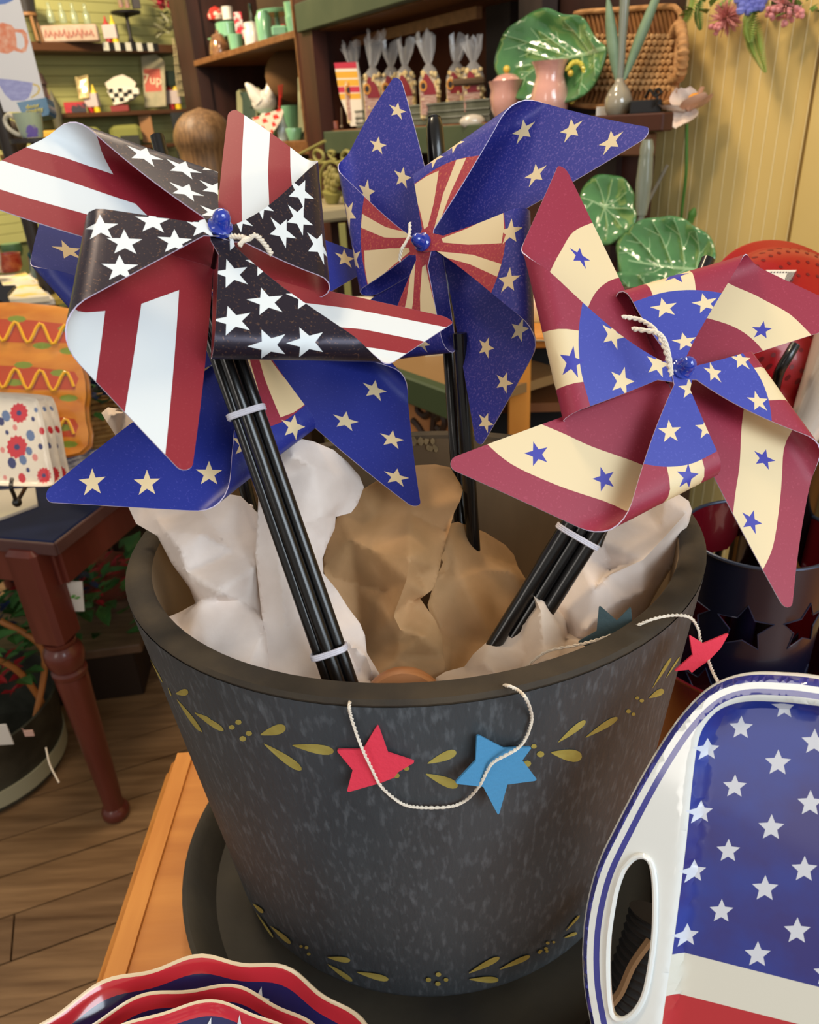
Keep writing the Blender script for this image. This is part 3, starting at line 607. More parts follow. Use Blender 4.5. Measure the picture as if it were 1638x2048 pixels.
# ================================================================== STAR GARLAND
g = thing('star_garland', 'white twine garland with felt stars draped over the front rim of the planter', 'garland', at_d(830, 1395, .42))
gp = []
def on_rim(px, py, up=.002): return at_z(px, py, ZT+up)
gp += [at_d(707, 1381, .434)]
gp += [cone_hit(x, y, .0098 if 940 < x < 1045 and y < 1590 else (.0062 if 722 < x < 784 and 1480 < y < 1600 else .003)) for x, y in [(699, 1409), (702, 1432), (714, 1470), (728, 1505), (745, 1540), (762, 1572), (790, 1598), (815, 1611), (850, 1615), (900, 1613), (932, 1600), (958, 1572), (975, 1540), (990, 1522), (1030, 1500), (1048, 1482), (1060, 1455), (1063, 1430)]]
gp += [on_rim(1052, 1398, .004), on_rim(1035, 1380, .003), on_rim(1012, 1371, .003), at_d(1000, 1372, .440)]
gp += [at_d(x, y, d) for x, y, d in [(1040, 1345, .47), (1090, 1305, .475), (1150, 1291, .464), (1200, 1278, .451), (1262, 1256, .447)]]
gp += [on_rim(1300, 1240, .004), on_rim(1340, 1231, .005), on_rim(1378, 1234, .004)]
gp += [at_d(1396, 1256, .455), at_d(1402, 1285, .45), at_d(1415, 1315, .44), at_d(1424, 1340, .43), at_d(1435, 1362, .42)]
S = spline(gp, 16); tw = []
for s_ in (0, math.pi):
    tw.append(tube([p+np.array([math.cos(j*.9+s_), .4*math.sin(j*.9+s_), math.sin(j*.9+s_)])*.00045 for j, p in enumerate(S)], .00062, 5))
obj('twine', join(*tw), M_str, g, True)
def felt(poly, place, m, lab=None, th=.0012, r=.3):
    # round the tips a little, then extrude along the plane normal
    P = [np.array(p, float) for p in poly]; n = len(P); o = []
    for i in range(n):
        a, b, c = P[i-1], P[i], P[(i+1) % n]
        if r and i % 2 == 0:
            o += [b+(a-b)*.10, b+(a-b)*.03+(c-b)*.03, b+(c-b)*.10]
        else: o.append(b)
    V, Fc, _ = cdt([tuple(p) for p in o], [], 6)
    A = [place(x, y, th) for x, y in V]; B = [place(x, y, 0) for x, y in V]; k = len(A)
    bd = set()
    for fc in Fc:
        for a, b in ((fc[0], fc[1]), (fc[1], fc[2]), (fc[2], fc[0])): bd.add((a, b))
    rim = [(a, b) for (a, b) in bd if (b, a) not in bd]
    Fs = [tuple(reversed(t)) for t in Fc]+[tuple(i+k for i in t) for t in Fc]+[(a, b, b+k, a+k) for a, b in rim]
    o = obj('felt_star', ([tuple(p) for p in A+B], Fs, None), m, g, True, ang=30)
    if lab: o['label'] = lab
    return o
def tang(px, py, off=.004, tilt=(0, 0, 0)):
    c = cone_hit(px, py); n = np.array([(c[0]-PC[0]), (c[1]-PC[1])/YS, -.02]); n /= np.linalg.norm(n); n = n+np.array(tilt); n /= np.linalg.norm(n); p0 = c+n*off
    return lambda x, y, t: at_pl(x, y, p0, n)+n*t
M_fr = mat('felt_red', 'e0384e', .85, bump=.2, bscale=400); M_fb = mat('felt_blue', '4689b4', .85, bump=.2, bscale=400); M_ft = mat('felt_teal', '36474a', .85, bump=.2, bscale=400)
felt([(756, 1446), (776, 1503), (831, 1521), (797, 1541), (789, 1552), (764, 1562), (694, 1582), (706, 1537), (673, 1497), (726, 1497)], tang(750, 1515, .0025, (0, 0, .1)), M_fr, 'red felt star at the front of the planter')
z5 = lambda L: [(380+.4396*x, 1350+.4396*y) for x, y in L]
felt(z5([(1302, 264), (1425, 328), (1552, 322), (1508, 382), (1578, 474), (1440, 492), (1400, 636), (1330, 502), (1200, 488), (1296, 385)]), tang(995, 1533, .006, (.12, 0, .15)), M_fb, 'sky blue felt star at the front of the planter')
z6 = lambda L: [(1000+.3895*x, 1150+.3895*y) for x, y in L]
nv = np.array([-.25, -1, .35]); nv /= np.linalg.norm(nv); p0 = at_d(1235, 1262, .458)
felt(z6([(508, 152), (600, 232), (672, 158), (684, 322), (700, 345), (600, 420), (514, 436), (508, 398), (396, 342), (496, 285)]), lambda x, y, t: at_pl(x, y, p0, nv)+nv*t, M_ft, 'dark teal felt star standing inside the right rim')
nv2 = np.array([.1, -1, .25]); nv2 /= np.linalg.norm(nv2); p02 = at_d(1405, 1305, .437)
felt(z6([(968, 304), (1040, 348), (1172, 294), (1128, 372), (1062, 440), (1004, 478), (980, 498), (965, 482), (890, 490), (985, 408)]), lambda x, y, t: at_pl(x, y, p02, nv2)+nv2*t, M_fr, 'folded red felt star hanging right of the planter')

# ================================================================== FLAT PANELS THAT LEAN: generic slab in a real plane
def plane3(a, b, c):
    P = [at_d(*q) for q in (a, b, c)]; n = np.cross(P[1]-P[0], P[2]-P[0]); n /= np.linalg.norm(n)
    if n @ (CAM-P[0]) < 0: n = -n
    return P[0], n
def facing(px, py, d, yaw=0, lean=0):
    """plane through a point, turned by yaw (deg) from facing the room's front, leaning back by lean"""
    p = at_d(px, py, d); y, l = math.radians(yaw), math.radians(lean)
    return p, np.array([math.sin(y)*math.cos(l), -math.cos(y)*math.cos(l), math.sin(l)])
def slab(name, outl, regs, mats, pn, th=.004, step=14, parent=None, relief=None, holes=(), smooth=True, back=None, fine=None, ang=35, frontoff=0):
    p, n = pn; V, Fc, I = cdt(outl, regs, step, holes=holes, fine=fine)
    A = [at_pl(x, y, p, n) for x, y in V]; up = [frontoff+(relief(x, y) if relief else 0) for x, y in V]
    Ft = [a+n*h for a, h in zip(A, up)]; Bk = [a-n*(th-(h if relief else 0)) for a, h in zip(A, up)]; k = len(A); bd = set()
    for fc in Fc:
        for a, b in ((fc[0], fc[1]), (fc[1], fc[2]), (fc[2], fc[0])): bd.add((a, b))
    rim = [(a, b) for (a, b) in bd if (b, a) not in bd]; ek = back if back is not None else 0
    Fs = [tuple(reversed(t)) for t in Fc]+[tuple(i+k for i in t) for t in Fc]+[(a, b, b+k, a+k) for a, b in rim]
    return obj(name, ([tuple(x) for x in Ft+Bk], Fs, I+[ek]*len(Fc)+[ek]*len(rim)), mats, parent, smooth, ang=ang)
def sdist(poly):
    P = np.array(poly, float); Q = np.roll(P, -1, 0); D = Q-P; L = (D**2).sum(1)+1e-12
    def f(x, y):
        w = np.array([x, y])-P; t = np.clip((w*D).sum(1)/L, 0, 1); r = np.sqrt(((w-D*t[:, None])**2).sum(1).min()); return r if inside([(x, y)], P)[0] else -r
    return f
def sm(t): t = max(0, min(1, t)); return t*t*(3-2*t)

# ------------------------------------------------------------------ serving tray, bottom right
tp = plane3((1400, 1400, .385), (1638, 1400, .352), (1400, 1990, .372))
TO = [tuple(p) for p in spline([(1900, 1400), (1638, 1355), (1560, 1347), (1500, 1346), (1450, 1356), (1405, 1380), (1360, 1425), (1320, 1480), (1275, 1555), (1225, 1650), (1185, 1735), (1163, 1820), (1155, 1900), (1158, 1980), (1172, 2060), (1190, 2150), (1230, 2270), (1290, 2400), (1380, 2470), (1600, 2520), (1950, 2600), (2250, 2620), (2300, 2500), (2340, 2100), (2330, 1700), (2250, 1500)], 4, True)]
TF = [tuple(p) for p in spline([(1900, 1445), (1638, 1412), (1560, 1404), (1490, 1403), (1440, 1418), (1408, 1450), (1393, 1490), (1383, 1560), (1370, 1690), (1350, 1850), (1335, 1960), (1322, 2048), (1310, 2180), (1320, 2280), (1380, 2340), (1600, 2400), (1950, 2470), (2180, 2440), (2220, 2100), (2200, 1700), (2120, 1500)], 4, True)]
z8 = lambda L: [(1080+.3457*x, 1340+.3457*y) for x, y in L]
TH_ = [tuple(p) for p in spline(z8([(500, 1130), (560, 1078), (622, 1085), (655, 1150), (668, 1280), (668, 1450), (655, 1620), (618, 1840), (565, 1960), (495, 2020), (432, 2012), (405, 1940), (393, 1760), (398, 1550), (432, 1320), (465, 1200)]), 3, True)]
M_t = [mat('tray_white', 'dfe2e0', .12, coat=1), mat('tray_blue', '3a3c92', .12, col2='31348a', scale=15, coat=1), mat('tray_field_blue', '26388f', .35, col2='2f2c74', scale=22, detail=6, coat=.15, lo=.4, hi=.6), mat('tray_star', 'cdd1dc', .35, coat=.15), mat('tray_red', 'b3242c', .2, coat=.8), mat('tray_cream', 'd6d4c8', .2, coat=.8)]
def clipf(px, py): return True
regs = []
o1, o2, o3, o4 = offset_poly(TO, 5), offset_poly(TO, 19), offset_poly(TO, 32), offset_poly(TO, 44)
regs += [(o1, 1), (o2, 0), (o3, 1), (o4, 0), (TF, 5)]
sd = sdist(TF)
CAN = [(x, y) for x, y in TF]
# canton: field polygon cut by the line (1338,1910)-(1800,2030)
def cutpoly(poly, a, b, keep):
    """keep the part of poly on one side of line a-b (Sutherland-Hodgman)"""
    o = []; n = len(poly); side = lambda p: ((b[0]-a[0])*(p[1]-a[1])-(b[1]-a[1])*(p[0]-a[0]))*keep
    for i in range(n):
        p, q = poly[i], poly[(i+1) % n]; sp, sq = side(p), side(q)
        if sp >= 0: o.append(p)
        if sp*sq < 0: t = sp/(sp-sq); o.append((p[0]+(q[0]-p[0])*t, p[1]+(q[1]-p[1])*t))
    return o
regs.append((cutpoly(offset_poly(TF, .7), (1335, 1909), (1638, 1988), -1), 2))
z8s = [(1140, 345, 72), (948, 470, 68), (1395, 225, 70), (1356, 552, 80), (1570, 430, 80), (1103, 690, 72), (907, 838, 70), (1545, 790, 80), (1317, 932, 80), (1065, 1068, 72), (868, 1185, 70), (1510, 1178, 80), (1280, 1290, 80), (1025, 1422, 73), (825, 1560, 70), (1468, 1540, 82), (1236, 1678, 80), (1640, 1790, 80), (1790, 650, 84), (1750, 1040, 84), (1730, 1400, 84), (1840, 280, 84)]
for x, y, r in z8s:
    s_ = star(1080+.3457*x, 1340+.3457*y, .3457*r, math.radians(-90+2), .46)
    regs.append((cutpoly(s_, (1440, 1402), (1638, 1412), 1) if y < 260 else s_, 3))
def stripe(y0, y1): return cutpoly(cutpoly(offset_poly(TF, .9), (1322, y0), (1638, y0+82), 1), (1322, y1), (1638, y1+82), -1)
regs.append((stripe(1992, 2085), 4)); regs.append((stripe(2175, 2260), 4))
def trel(x, y):
    d = sd(x, y); return -.007*sm((d+6)/26) if d > -6 else .004*sm((-d-6)/40)*0
sdo = sdist(TO)
def trel2(x, y): return trel(x, y)-.006*(1-sm(sdo(x, y)/14))
tr = thing('serving_tray', 'large melamine flag tray with white stars on blue, striped rim and handle hole', 'tray', at_d(1700, 2300, .36))
slab('tray_plate', TO, regs, M_t, tp, .004, 15, tr, trel2, [TH_], back=0, fine=9)
# rolled lip round the handle hole
obj('handle_lip', tube([at_pl(x, y, *tp)+tp[1]*.0004 for x, y in TH_], .0016, 8, True), M_t[0], tr, True)
# ribbed black cushion / cord bundle seen through the handle
cc = [at_d(1230, 2030, .50), at_d(1262, 1975, .50), at_d(1290, 1900, .50), at_d(1310, 1830, .50)]
S = spline(cc, 14)
tag(obj('ribbed_hose', tube(S, [.016+.0012*math.cos(j*2.1) for j in range(len(S))], 16), mat('ribbed_black', '1d1a18', .7), None, True), 'black ribbed cord roll seen through the tray handle', 'cord roll')
tag(obj('trim_band', tube(spline([at_d(1210, 2020, .485), at_d(1240, 1985, .485), at_d(1265, 1930, .485), at_d(1300, 1880, .485)], 8), .0028, 6), mat('tan_trim', '8a6a48', .7), None, True), 'tan trim band beside the black cord roll behind the tray', 'band')

# ------------------------------------------------------------------ scalloped bowls, bottom left
M_b = [mat('bowl_red', 'c4303a', .12, coat=1), mat('bowl_lip', 'dfc6a0', .3, coat=.5), mat('bowl_blue', '22285e', .14, col2='1d2250', scale=20, coat=1), mat('bowl_star', 'd8d8dc', .2, coat=.8)]
fp = at_z(405, 1913, 1.0)
def bowl(lab, px, py, z, r, seed, nsc=16, zb=None):
    far = at_z(px, py, z); cx, cy = far[0], far[1]-r; rnd = random.Random(seed)
    def wob(t): return lambda a, z_: 1+.035*t*math.cos(nsc*a+seed)
    H = .055
    inn = [(1.0, H, 1), (.993, H+.0018, 1), (.980, H+.0005, 1), (.968, H-.003, .95), (.942, H-.007, .8), (.84, H-.02, .6), (.72, H-.032, .3), (.6, H-.044, 0), (.0001, H-.047, 0)]
    outp = [(.0001, 0, 0), (.5, 0, 0), (.52, .004, 0), (.62, .006, 0), (.8, .02, .3), (.93, .042, .8), (1.0, H, 1)]
    n = 160; V, Fc, I = [], [], []
    pr = outp+inn
    for (q, z_, w) in pr:
        for i in range(n):
            a = 2*math.pi*i/n; k = 1+.015*w*math.cos(nsc*a+seed*1.3); V.append((cx+r*q*k*math.cos(a), cy+r*q*k*math.sin(a), z-H+z_+.0008*w*math.cos(nsc*a+seed*1.3)))
    for k in range(len(pr)-1):
        m = 0 if k < 6 else (1 if k in (6, 7, 8) else (0 if k in (9, 10) else 2))
        for i in range(n): j = (i+1) % n; Fc.append((k*n+i, k*n+j, (k+1)*n+j, (k+1)*n+i)); I.append(m)
    th = thing('scalloped_bowl', lab, 'bowl', (cx, cy, z-H), 'nested scalloped bowls')
    obj('bowl_shell', (V, Fc, I), M_b, th, True, ang=70)
    st = []
    def surf(q, a):
        qq = [p[0] for p in inn][::-1]; z_ = np.interp(q, qq, [p[1] for p in inn][::-1]); w = np.interp(q, qq, [p[2] for p in inn][::-1])
        k = 1+.015*w*math.cos(nsc*a+seed*1.3); return (cx+r*q*k*math.cos(a), cy+r*q*k*math.sin(a), z-H+z_+.0008*w*math.cos(nsc*a+seed*1.3)+.0007)
    for i in range(30):
        a0 = 2*math.pi*(i+.3*rnd.random())/30; q0 = (.875, .86, .72)[i % 3]; R_ = rnd.choice([.0065, .0075, .009])
        s_ = star(0, 0, R_, rnd.random()*1.2, .45)
        pts = [surf(q0+x/r, a0+y/(r*q0)) for x, y in s_]+[surf(q0, a0)]
        pts = [(p[0], p[1], p[2]+.0006) for p in pts]
        st.append((pts, [((i_+1) % 10, i_, 10) for i_ in range(10)], None))
    obj('printed_stars', join(*st), M_b[3], th)
    return th
bowl('lowest and largest scalloped bowl with red rim and starry blue inside', 405, 1915, 1.000, .150, 1, 15)
bowl('middle scalloped bowl of the nested patriotic stack', 395, 1972, 1.008, .118, 2, 12)
bowl('topmost smallest scalloped bowl of the nested patriotic stack', 400, 2006, 1.018, .095, 3, 10)
tag(obj('riser', lathe([(.001, 0), (.07, 0), (.07, .074), (.001, .074)], 40, (fp[0], fp[1]-.15, TZ)), mat('riser_dark', '3a2a1c', .5), None, True, ang=40), 'dark round riser lifting the nested scalloped bowls off the oak table', 'riser')

# ------------------------------------------------------------------ navy star bucket behind the planter
bc = at_d(1520, 1060, .74); BR = .070
M_nav = mat('navy_enamel', '0a0d20', .3, coat=.25); M_mar = mat('maroon_enamel', '5a0a14', .25, coat=.7); M_redm = mat('red_enamel', '98000c', .35, coat=.2)
bt = thing('star_bucket', 'navy blue metal bucket with cut-out stars and maroon inside, behind the planter', 'bucket', (bc[0], bc[1], TZ))
# wall unrolled as a flat sheet (angle*r , z) with star holes, then rolled up
hz = bc[2]-TZ-.006; per = 2*math.pi
holes = []
def unroll(px, py):
    d = ray(px, py); ox, oy = CAM[0]-bc[0], CAM[1]-bc[1]; A = d[0]**2+d[1]**2; B_ = 2*(ox*d[0]+oy*d[1]); C_ = ox*ox+oy*oy-BR*BR; D = max(B_*B_-4*A*C_, 0); t = (-B_-math.sqrt(D))/(2*A); p = CAM+d*t
    return math.atan2(p[1]-bc[1], p[0]-bc[0]), p[2]-TZ
s0 = unroll(1487, 1265)
for da in (-1.72, -.86, 0, .86, 1.72, 2.58, 3.44):
    for dz, sh in ((0, 0), (.088, .43), (-.088, .43)):
        a = s0[0]+da+sh; z_ = s0[1]+dz; holes.append(star(a*BR, z_, .027, math.radians(90), .5))
a0 = s0[0]-2.2; Wd = 2*math.pi*BR
rect = [(a0*BR, 0), (a0*BR+Wd, 0), (a0*BR+Wd, hz), (a0*BR, hz)]
def wrap(p):
    cx_ = sum(q[0] for q in p)/len(p); sh = 0
    return p
hs = [h for h in holes if min(q[0] for q in h) > a0*BR+.002 and max(q[0] for q in h) < a0*BR+Wd-.002 and min(q[1] for q in h) > .004 and max(q[1] for q in h) < hz-.01]
V, Fc, I = cdt(rect, [], .009, holes=hs)
def roll(u, z, r): a = u/BR; rr = r-(1-z/hz)*.006; return (bc[0]+rr*math.cos(a), bc[1]+rr*math.sin(a), TZ+z+.003)
obj('bucket_wall', join(([roll(u, z, BR) for u, z in V], Fc, None), ([roll(u, z, BR-.0012) for u, z in V], [tuple(reversed(f)) for f in Fc], [1]*len(Fc))), [M_nav, M_mar], bt, True, ang=60)
obj('bucket_rim', tube([(bc[0]+BR*math.cos(q*per/60), bc[1]+BR*math.sin(q*per/60), TZ+hz+.003) for q in range(60)], .0018, 8, True), mat('rim_steel', '3a4050', .3, .5), bt, True)
for hh in hs:
    obj('hole_edge', tube([roll(u, z, BR+.0002) for u, z in hh], .0007, 5, True), mat('hole_edge_navy', '2a3048', .3, .3), bt)
obj('bucket_base', lathe([(.001, 0), (BR+.018, 0), (BR+.022, .004), (BR+.030, .116), (BR+.031, .12), (BR+.028, .12), (BR+.016, .01), (.001, .002)], 60, (bc[0], bc[1], TZ), caps=False), M_mar, bt, True, ang=40)
obj('candle_tube', lathe([(.012, .012), (.012, hz-.06), (.0001, hz-.06)], 16, (bc[0], bc[1], TZ)), M_nav, bt, True)
# wider maroon metal tub lower behind the planter
mt_ = at_d(1400, 1400, .66)
# ------------------------------------------------------------------ red colander standing in the bucket
cp_, cn_ = at_d(1590, 640, .76), np.array([.18, -.72, .62]); cn_ /= np.linalg.norm(cn_)
qm = Vector(cn_).to_track_quat('Z', 'Y').to_matrix()
def cw(v): return tuple(np.array(qm@Vector(v))+cp_)
cr_ = .092
col = thing('red_colander', 'bright red enamel colander with small holes and a price tag', 'colander', cp_-cn_*.02)
prc = [(.0001, 0.030), (.03, .029), (.055, .024), (.072, .014), (.080, .002), (.084, -.002), (cr_, -.003), (cr_+.002, -.005), (cr_, -.007), (.083, -.005), (.078, -.001), (.07, .011), (.053, .0215), (.03, .0265), (.0001, .0275)]
d = lathe(prc, 64, caps=False); obj('colander_bowl', ([cw(v) for v in d[0]], d[1], None), M_redm, col, True, ang=60)
hd = []
for ri, (r_, z_) in enumerate(((.074, .0122), (.066, .0176), (.050, .0258), (.034, .0292))):
    nn = int(r_*2*math.pi/.0105)
    for i in range(nn):
        a = 2*math.pi*(i+.5*(ri % 2))/nn; sl = .9 if r_ > .05 else .3
        pts = []
        for k in range(8):
            q = k*math.pi/4; rr = r_+.0021*math.cos(q); aa = a+.0021*math.sin(q)/r_; zz_ = np.interp(rr, [p[0] for p in prc[:5]], [p[1] for p in prc[:5]])+.0003; pts.append(cw((rr*math.cos(aa), rr*math.sin(aa), zz_)))
        hd.append((pts, [tuple(range(8))], None))
tag(obj('drain_holes', join(*hd), mat('hole_dark', '6a080e', .5), col), None, kind='stuff')
# price tag with bar code (printed lines) on the colander
tg = [(1525, 540), (1590, 541), (1576, 571), (1553, 566)]
def sl_(pts, off): return [tuple(at_pl(x, y, cp_+cn_*.031, cn_)+cn_*off) for x, y in pts]
tagm = [mat('label_paper', 'e6d6c0', .6), mat('label_ink', '3a2a30', .6)]
LQ = [(1530, 541), (1592, 541), (1574, 571), (1552, 568)]
dd_ = [(sl_(LQ, .001), [(3, 2, 1, 0)], [0])]
for j in range(7):
    x = 1568+j*2.6; dd_.append((sl_([(x+7, 545), (x+8.2, 545), (x-1.8, 567), (x-3, 567)], .0014), [(3, 2, 1, 0)], [1]))
for j in range(6): dd_.append((sl_([(1540+j*6, 545), (1543+j*6, 545), (1542+j*6, 547.5), (1539+j*6, 547.5)], .0014), [(3, 2, 1, 0)], [1]))
obj('price_label', join(*dd_), tagm, col)
obj('colander_handle', tube(spline([at_d(1590, 690, .70), at_d(1575, 715, .70), at_d(1557, 748, .71), at_d(1548, 790, .74)], 6), .0048, 10), M_rod, col, True)
# white tall cup
wc = at_d(1625, 800, .70)
d = lathe([(.001, 0), (.014, 0), (.016, .01), (.034, .11), (.035, .112), (.033, .11), (.015, .012), (.001, .01)], 32, caps=False)
q2 = Vector((.35, .1, .93)).to_track_quat('Z', 'Y').to_matrix(); b0 = at_d(1600, 880, .74)
obj_w = tag(obj('white_cup', ([tuple(np.array(q2@Vector(v))+b0) for v in d[0]], d[1], None), mat('white_plastic', 'cdbfb0', .15, coat=1), None, True, ang=50), 'tall glossy white cup leaning in the bucket below the red colander', 'cup')
# black tubs right of the bucket
bx = b0
ch_ = b0[2]-TZ-.012
tag(obj('dark_canister', lathe([(.001, 0), (.042, 0), (.045, .004), (.045, ch_-.01), (.047, ch_-.008), (.047, ch_), (.001, ch_)], 32, (bx[0]+.012, bx[1]+.03, TZ+.001), caps=False), mat('black_gloss', '0c0a0a', .2, coat=.5), None, True, ang=50), 'glossy black canister standing behind the navy bucket', 'canister')
ea = thing('wire_easel', 'black wire easel propping up the red colander', 'easel', (cp_[0], cp_[1]+.03, TZ))
lo_ = cp_+np.array([0, .0, -.075])
obj('easel_leg', tube([lo_+np.array([-.04, -.01, 0]), np.array([lo_[0]-.05, lo_[1]+.0, TZ+.002])], .0025, 8), M_rod, ea); obj('easel_leg', tube([lo_+np.array([.04, -.01, 0]), np.array([lo_[0]+.05, lo_[1]+.0, TZ+.002])], .0025, 8), M_rod, ea)
obj('easel_back', tube([cp_+np.array([0, .025, .03]), np.array([cp_[0], cp_[1]+.10, TZ+.002])], .0025, 8), M_rod, ea); obj('easel_rest', tube([lo_+np.array([-.045, -.012, .004]), lo_+np.array([.045, -.012, .004])], .0025, 8), M_rod, ea)

# ================================================================== LEFT: NAVY TABLE WITH TURNED LEGS
M_ntop = mat('navy_tabletop', '1c2648', .65, col2='181f3c', spec=.15, scale=6, bump=.1, bscale=60); M_cher = mat('cherry_leg', '6e3329', .35, col2='542018', scale=5, detail=6, stretch=(3, 3, .4), coat=.3)
nt_ = thing('navy_side_table', 'navy topped side table with turned cherry red legs, left of the planter', 'table', (-1.2, 1.6, 0))
LZ = .80; c0 = at_z(106, 1084, LZ); e1 = at_z(205, 1008, LZ); e2 = at_z(0, 1086, LZ)
u1 = (e1-c0)[:2]; u1 /= np.linalg.norm(u1); u2 = np.array([-u1[1], u1[0]])
if u2[0] > 0: u2 = -u2
ra = math.atan2(u1[1], u1[0])
def NTp(a, b, z): return np.array([c0[0]+u1[0]*a+u2[0]*b, c0[1]+u1[1]*a+u2[1]*b, z])       # a: back along right edge, b: to the left along the front
def slabNT(a0, a1, b0, b1, z0, z1, bev=.003):
    c = NTp((a0+a1)/2, (b0+b1)/2, 0); return xf(box(a1-a0, b1-b0, z1-z0, (0, 0, 0), bev), (c[0], c[1], z0), ra)
obj('tabletop', slabNT(0, .75, 0, .95, LZ-.028, LZ, .004), [M_ntop], nt_)
obj('top_edge', join(slabNT(-.006, .001, -.004, .95, LZ-.03, LZ-.002, .002), slabNT(0, .75, -.006, .001, LZ-.03, LZ-.002, .002)), mat('cherry_edge', '5f4340', .4, col2='4c3030', scale=8), nt_)
obj('apron', join(slabNT(.02, .04, .03, .9, LZ-.12, LZ-.028), slabNT(.03, .73, .02, .04, LZ-.12, LZ-.028), slabNT(.71, .73, .03, .9, LZ-.12, LZ-.028), slabNT(.03, .73, .90, .92, LZ-.12, LZ-.028)), M_cher, nt_)
LF = at_z(197, 1638, .02)
for a, b in ((.05, .052), (.70, .052), (.05, .88), (.70, .88)):
    c = NTp(a, b, 0)
    if (a, b) == (.05, .052): c = np.array([(LF[0]+c[0])/2, (LF[1]+c[1])/2, 0])
    tn = [(.0001, 0), (.028, 0), (.033, .008), (.034, .02), (.030, .03), (.024, .036), (.0235, .05), (.034, .40), (.036, .435), (.034, .447), (.038, .452), (.038, .462), (.032, .467), (.040, .485), (.0425, .503), (.040, .520), (.030, .53), (.034, .538), (.034, .545), (.0001, .545)]
    obj('leg', join(lathe(tn, 28, (c[0], c[1], 0)), xf(box(.075, .075, .235, (0, 0, 0), .01), (c[0], c[1], .545), ra)), M_cher, nt_, True, ang=40)
# platter shaped like hot dogs
M_hd = [mat('hotdog_bun', 'd58a2c', .3, col2='c06f1c', scale=12, coat=.7, stretch=(1, 1, 3)), mat('hotdog_sausage', 'b5451f', .3, coat=.7), mat('relish_green', '7d8c2c', .4, coat=.4), mat('mustard_glaze', 'e9ae2c', .2, coat=1), mat('bun_shadow', 'a65a18', .4)]
def hotdog(lab, dxp, dd, full=True):
    pn = facing(120+dxp, 760, dd, 18, 20)
    O_ = [(-150, 618), (-60, 608), (30, 605), (110, 612), (148, 620), (160, 640), (165, 675), (162, 700), (164, 730), (171, 762), (173, 790), (170, 812), (172, 840), (178, 866), (176, 890), (160, 905), (130, 912), (40, 915), (-60, 915), (-150, 910)]
    O_ = [(x+dxp, y+dxp*.35) for x, y in O_]
    rg = []
    for yc in (655, 748, 842):
        rg.append(([(-148+dxp, yc-22), (60+dxp, yc-14), (150+dxp, yc-12+8), (158+dxp, yc+10), (150+dxp, yc+32), (60+dxp, yc+32), (-148+dxp, yc+22)], 1))
    if full:
        for x, y in ((35, 645), (135, 652), (85, 692), (138, 696), (48, 735), (120, 742), (30, 772), (138, 790), (128, 850), (60, 835), (138, 882), (85, 870)):
            rg.append(([(x+19*math.cos(q*.785)+dxp, y+7*math.sin(q*.785)+.12*x-10) for q in range(8)], 2))
    def rel(x, y):
        y = y-dxp*.35-.05*x; v = (y-605)/94.0; return .010*abs(math.sin(math.pi*(v)))+.004*math.cos(2*math.pi*v)
    th = thing('hot_dog_platter', lab, 'platter', at_d(60+dxp, 915, dd))
    slab('platter_body', O_, rg, M_hd, pn, .02, 13, th, rel)
    if full:
        for yc in (655, 748, 842):
            P = []
            for j in range(46):
                x = -130+j*6.2; y = yc+8+.06*x+20*math.sin(x/36*2*math.pi*.72+.6); P.append(at_pl(x+dxp, y, *pn)+pn[1]*(rel(x, y)+.0025))
            obj('mustard_squiggle', tube(P, .0032, 6), M_hd[3], th, True)
    return th
hotdog('orange ceramic platter shaped as stacked hot dogs with mustard squiggles, front one', 0, 1.47)
hotdog('second hot dog platter, only its orange rim showing behind the first', 9, 1.52, False)
# floral trays on an easel
M_ft2 = [mat('floral_cream', 'e6dccb', .3, coat=.5), mat('floral_red', 'c92f38', .35, coat=.4), mat('floral_navy', '3a3c6c', .35, coat=.4), mat('floral_blue', '6478a0', .35, coat=.4), mat('floral_rim', 'd9c3a8', .35, coat=.4), mat('floral_pink', 'd98a84', .4)]
def flower(x, y, r, n=13):
    return [([(x+(r*(1 if i % 2 else .84))*math.cos(math.pi*i/n), y+1.12*(r*(1 if i % 2 else .84))*math.sin(math.pi*i/n)) for i in range(2*n)], 1), ([(x+r*.3*math.cos(i), y+r*.3*math.sin(i)) for i in range(6)], 2)]
def floral(lab, ox, oy, dd, seed):
    pn = facing(50+ox, 880+oy, dd, 22, 24)
    O_ = [(x+ox, y+oy) for x, y in spline([(-120, 792), (-20, 789), (60, 795), (78, 806), (90, 850), (100, 910), (109, 955), (102, 971), (60, 973), (-20, 970), (-120, 965), (-140, 880)], 4, True)]
    rg = [([(x, y) for x, y in offset_poly(O_, 6)], 0)]
    for x, y, r in ((38, 826, 19), (34, 894, 22), (88, 951, 15), (-30, 850, 20), (-20, 940, 20)): rg += flower(x+ox, y+oy, r)
    for x, y, r, k in ((61, 871, 9, 3), (12, 832, 9, 3), (2, 843, 7, 2), (81, 893, 5, 2), (84, 862, 6, 1), (24, 926, 9, 2), (46, 920, 8, 3), (58, 902, 7, 3), (44, 956, 8, 1), (5, 900, 5, 5), (70, 915, 6, 5), (30, 855, 5, 5), (66, 838, 4, 2), (14, 865, 4, 2), (56, 940, 4, 2), (10, 955, 4, 5), (72, 820, 4, 3)):
        rg.append(([(x+ox+r*math.cos(q*.785), y+oy+1.3*r*math.sin(q*.785+seed*.2)) for q in range(8)], k))
    fs = sdist(O_)
    th = thing('floral_tray', lab, 'tray', at_d(30+ox, 970+oy, dd), 'floral trays on the small easel')
    slab('tray_plate', O_, rg, M_ft2, pn, .004, 12, th, lambda x, y: .006*(1-sm(fs(x, y)/10)), back=4, fine=6)
    return th
floral('front floral tray with red poppies and blue leaves on the black easel', 0, 0, 1.30, 1)
floral('middle floral tray, only a narrow strip showing behind the front one', 17, -2, 1.325, 2)
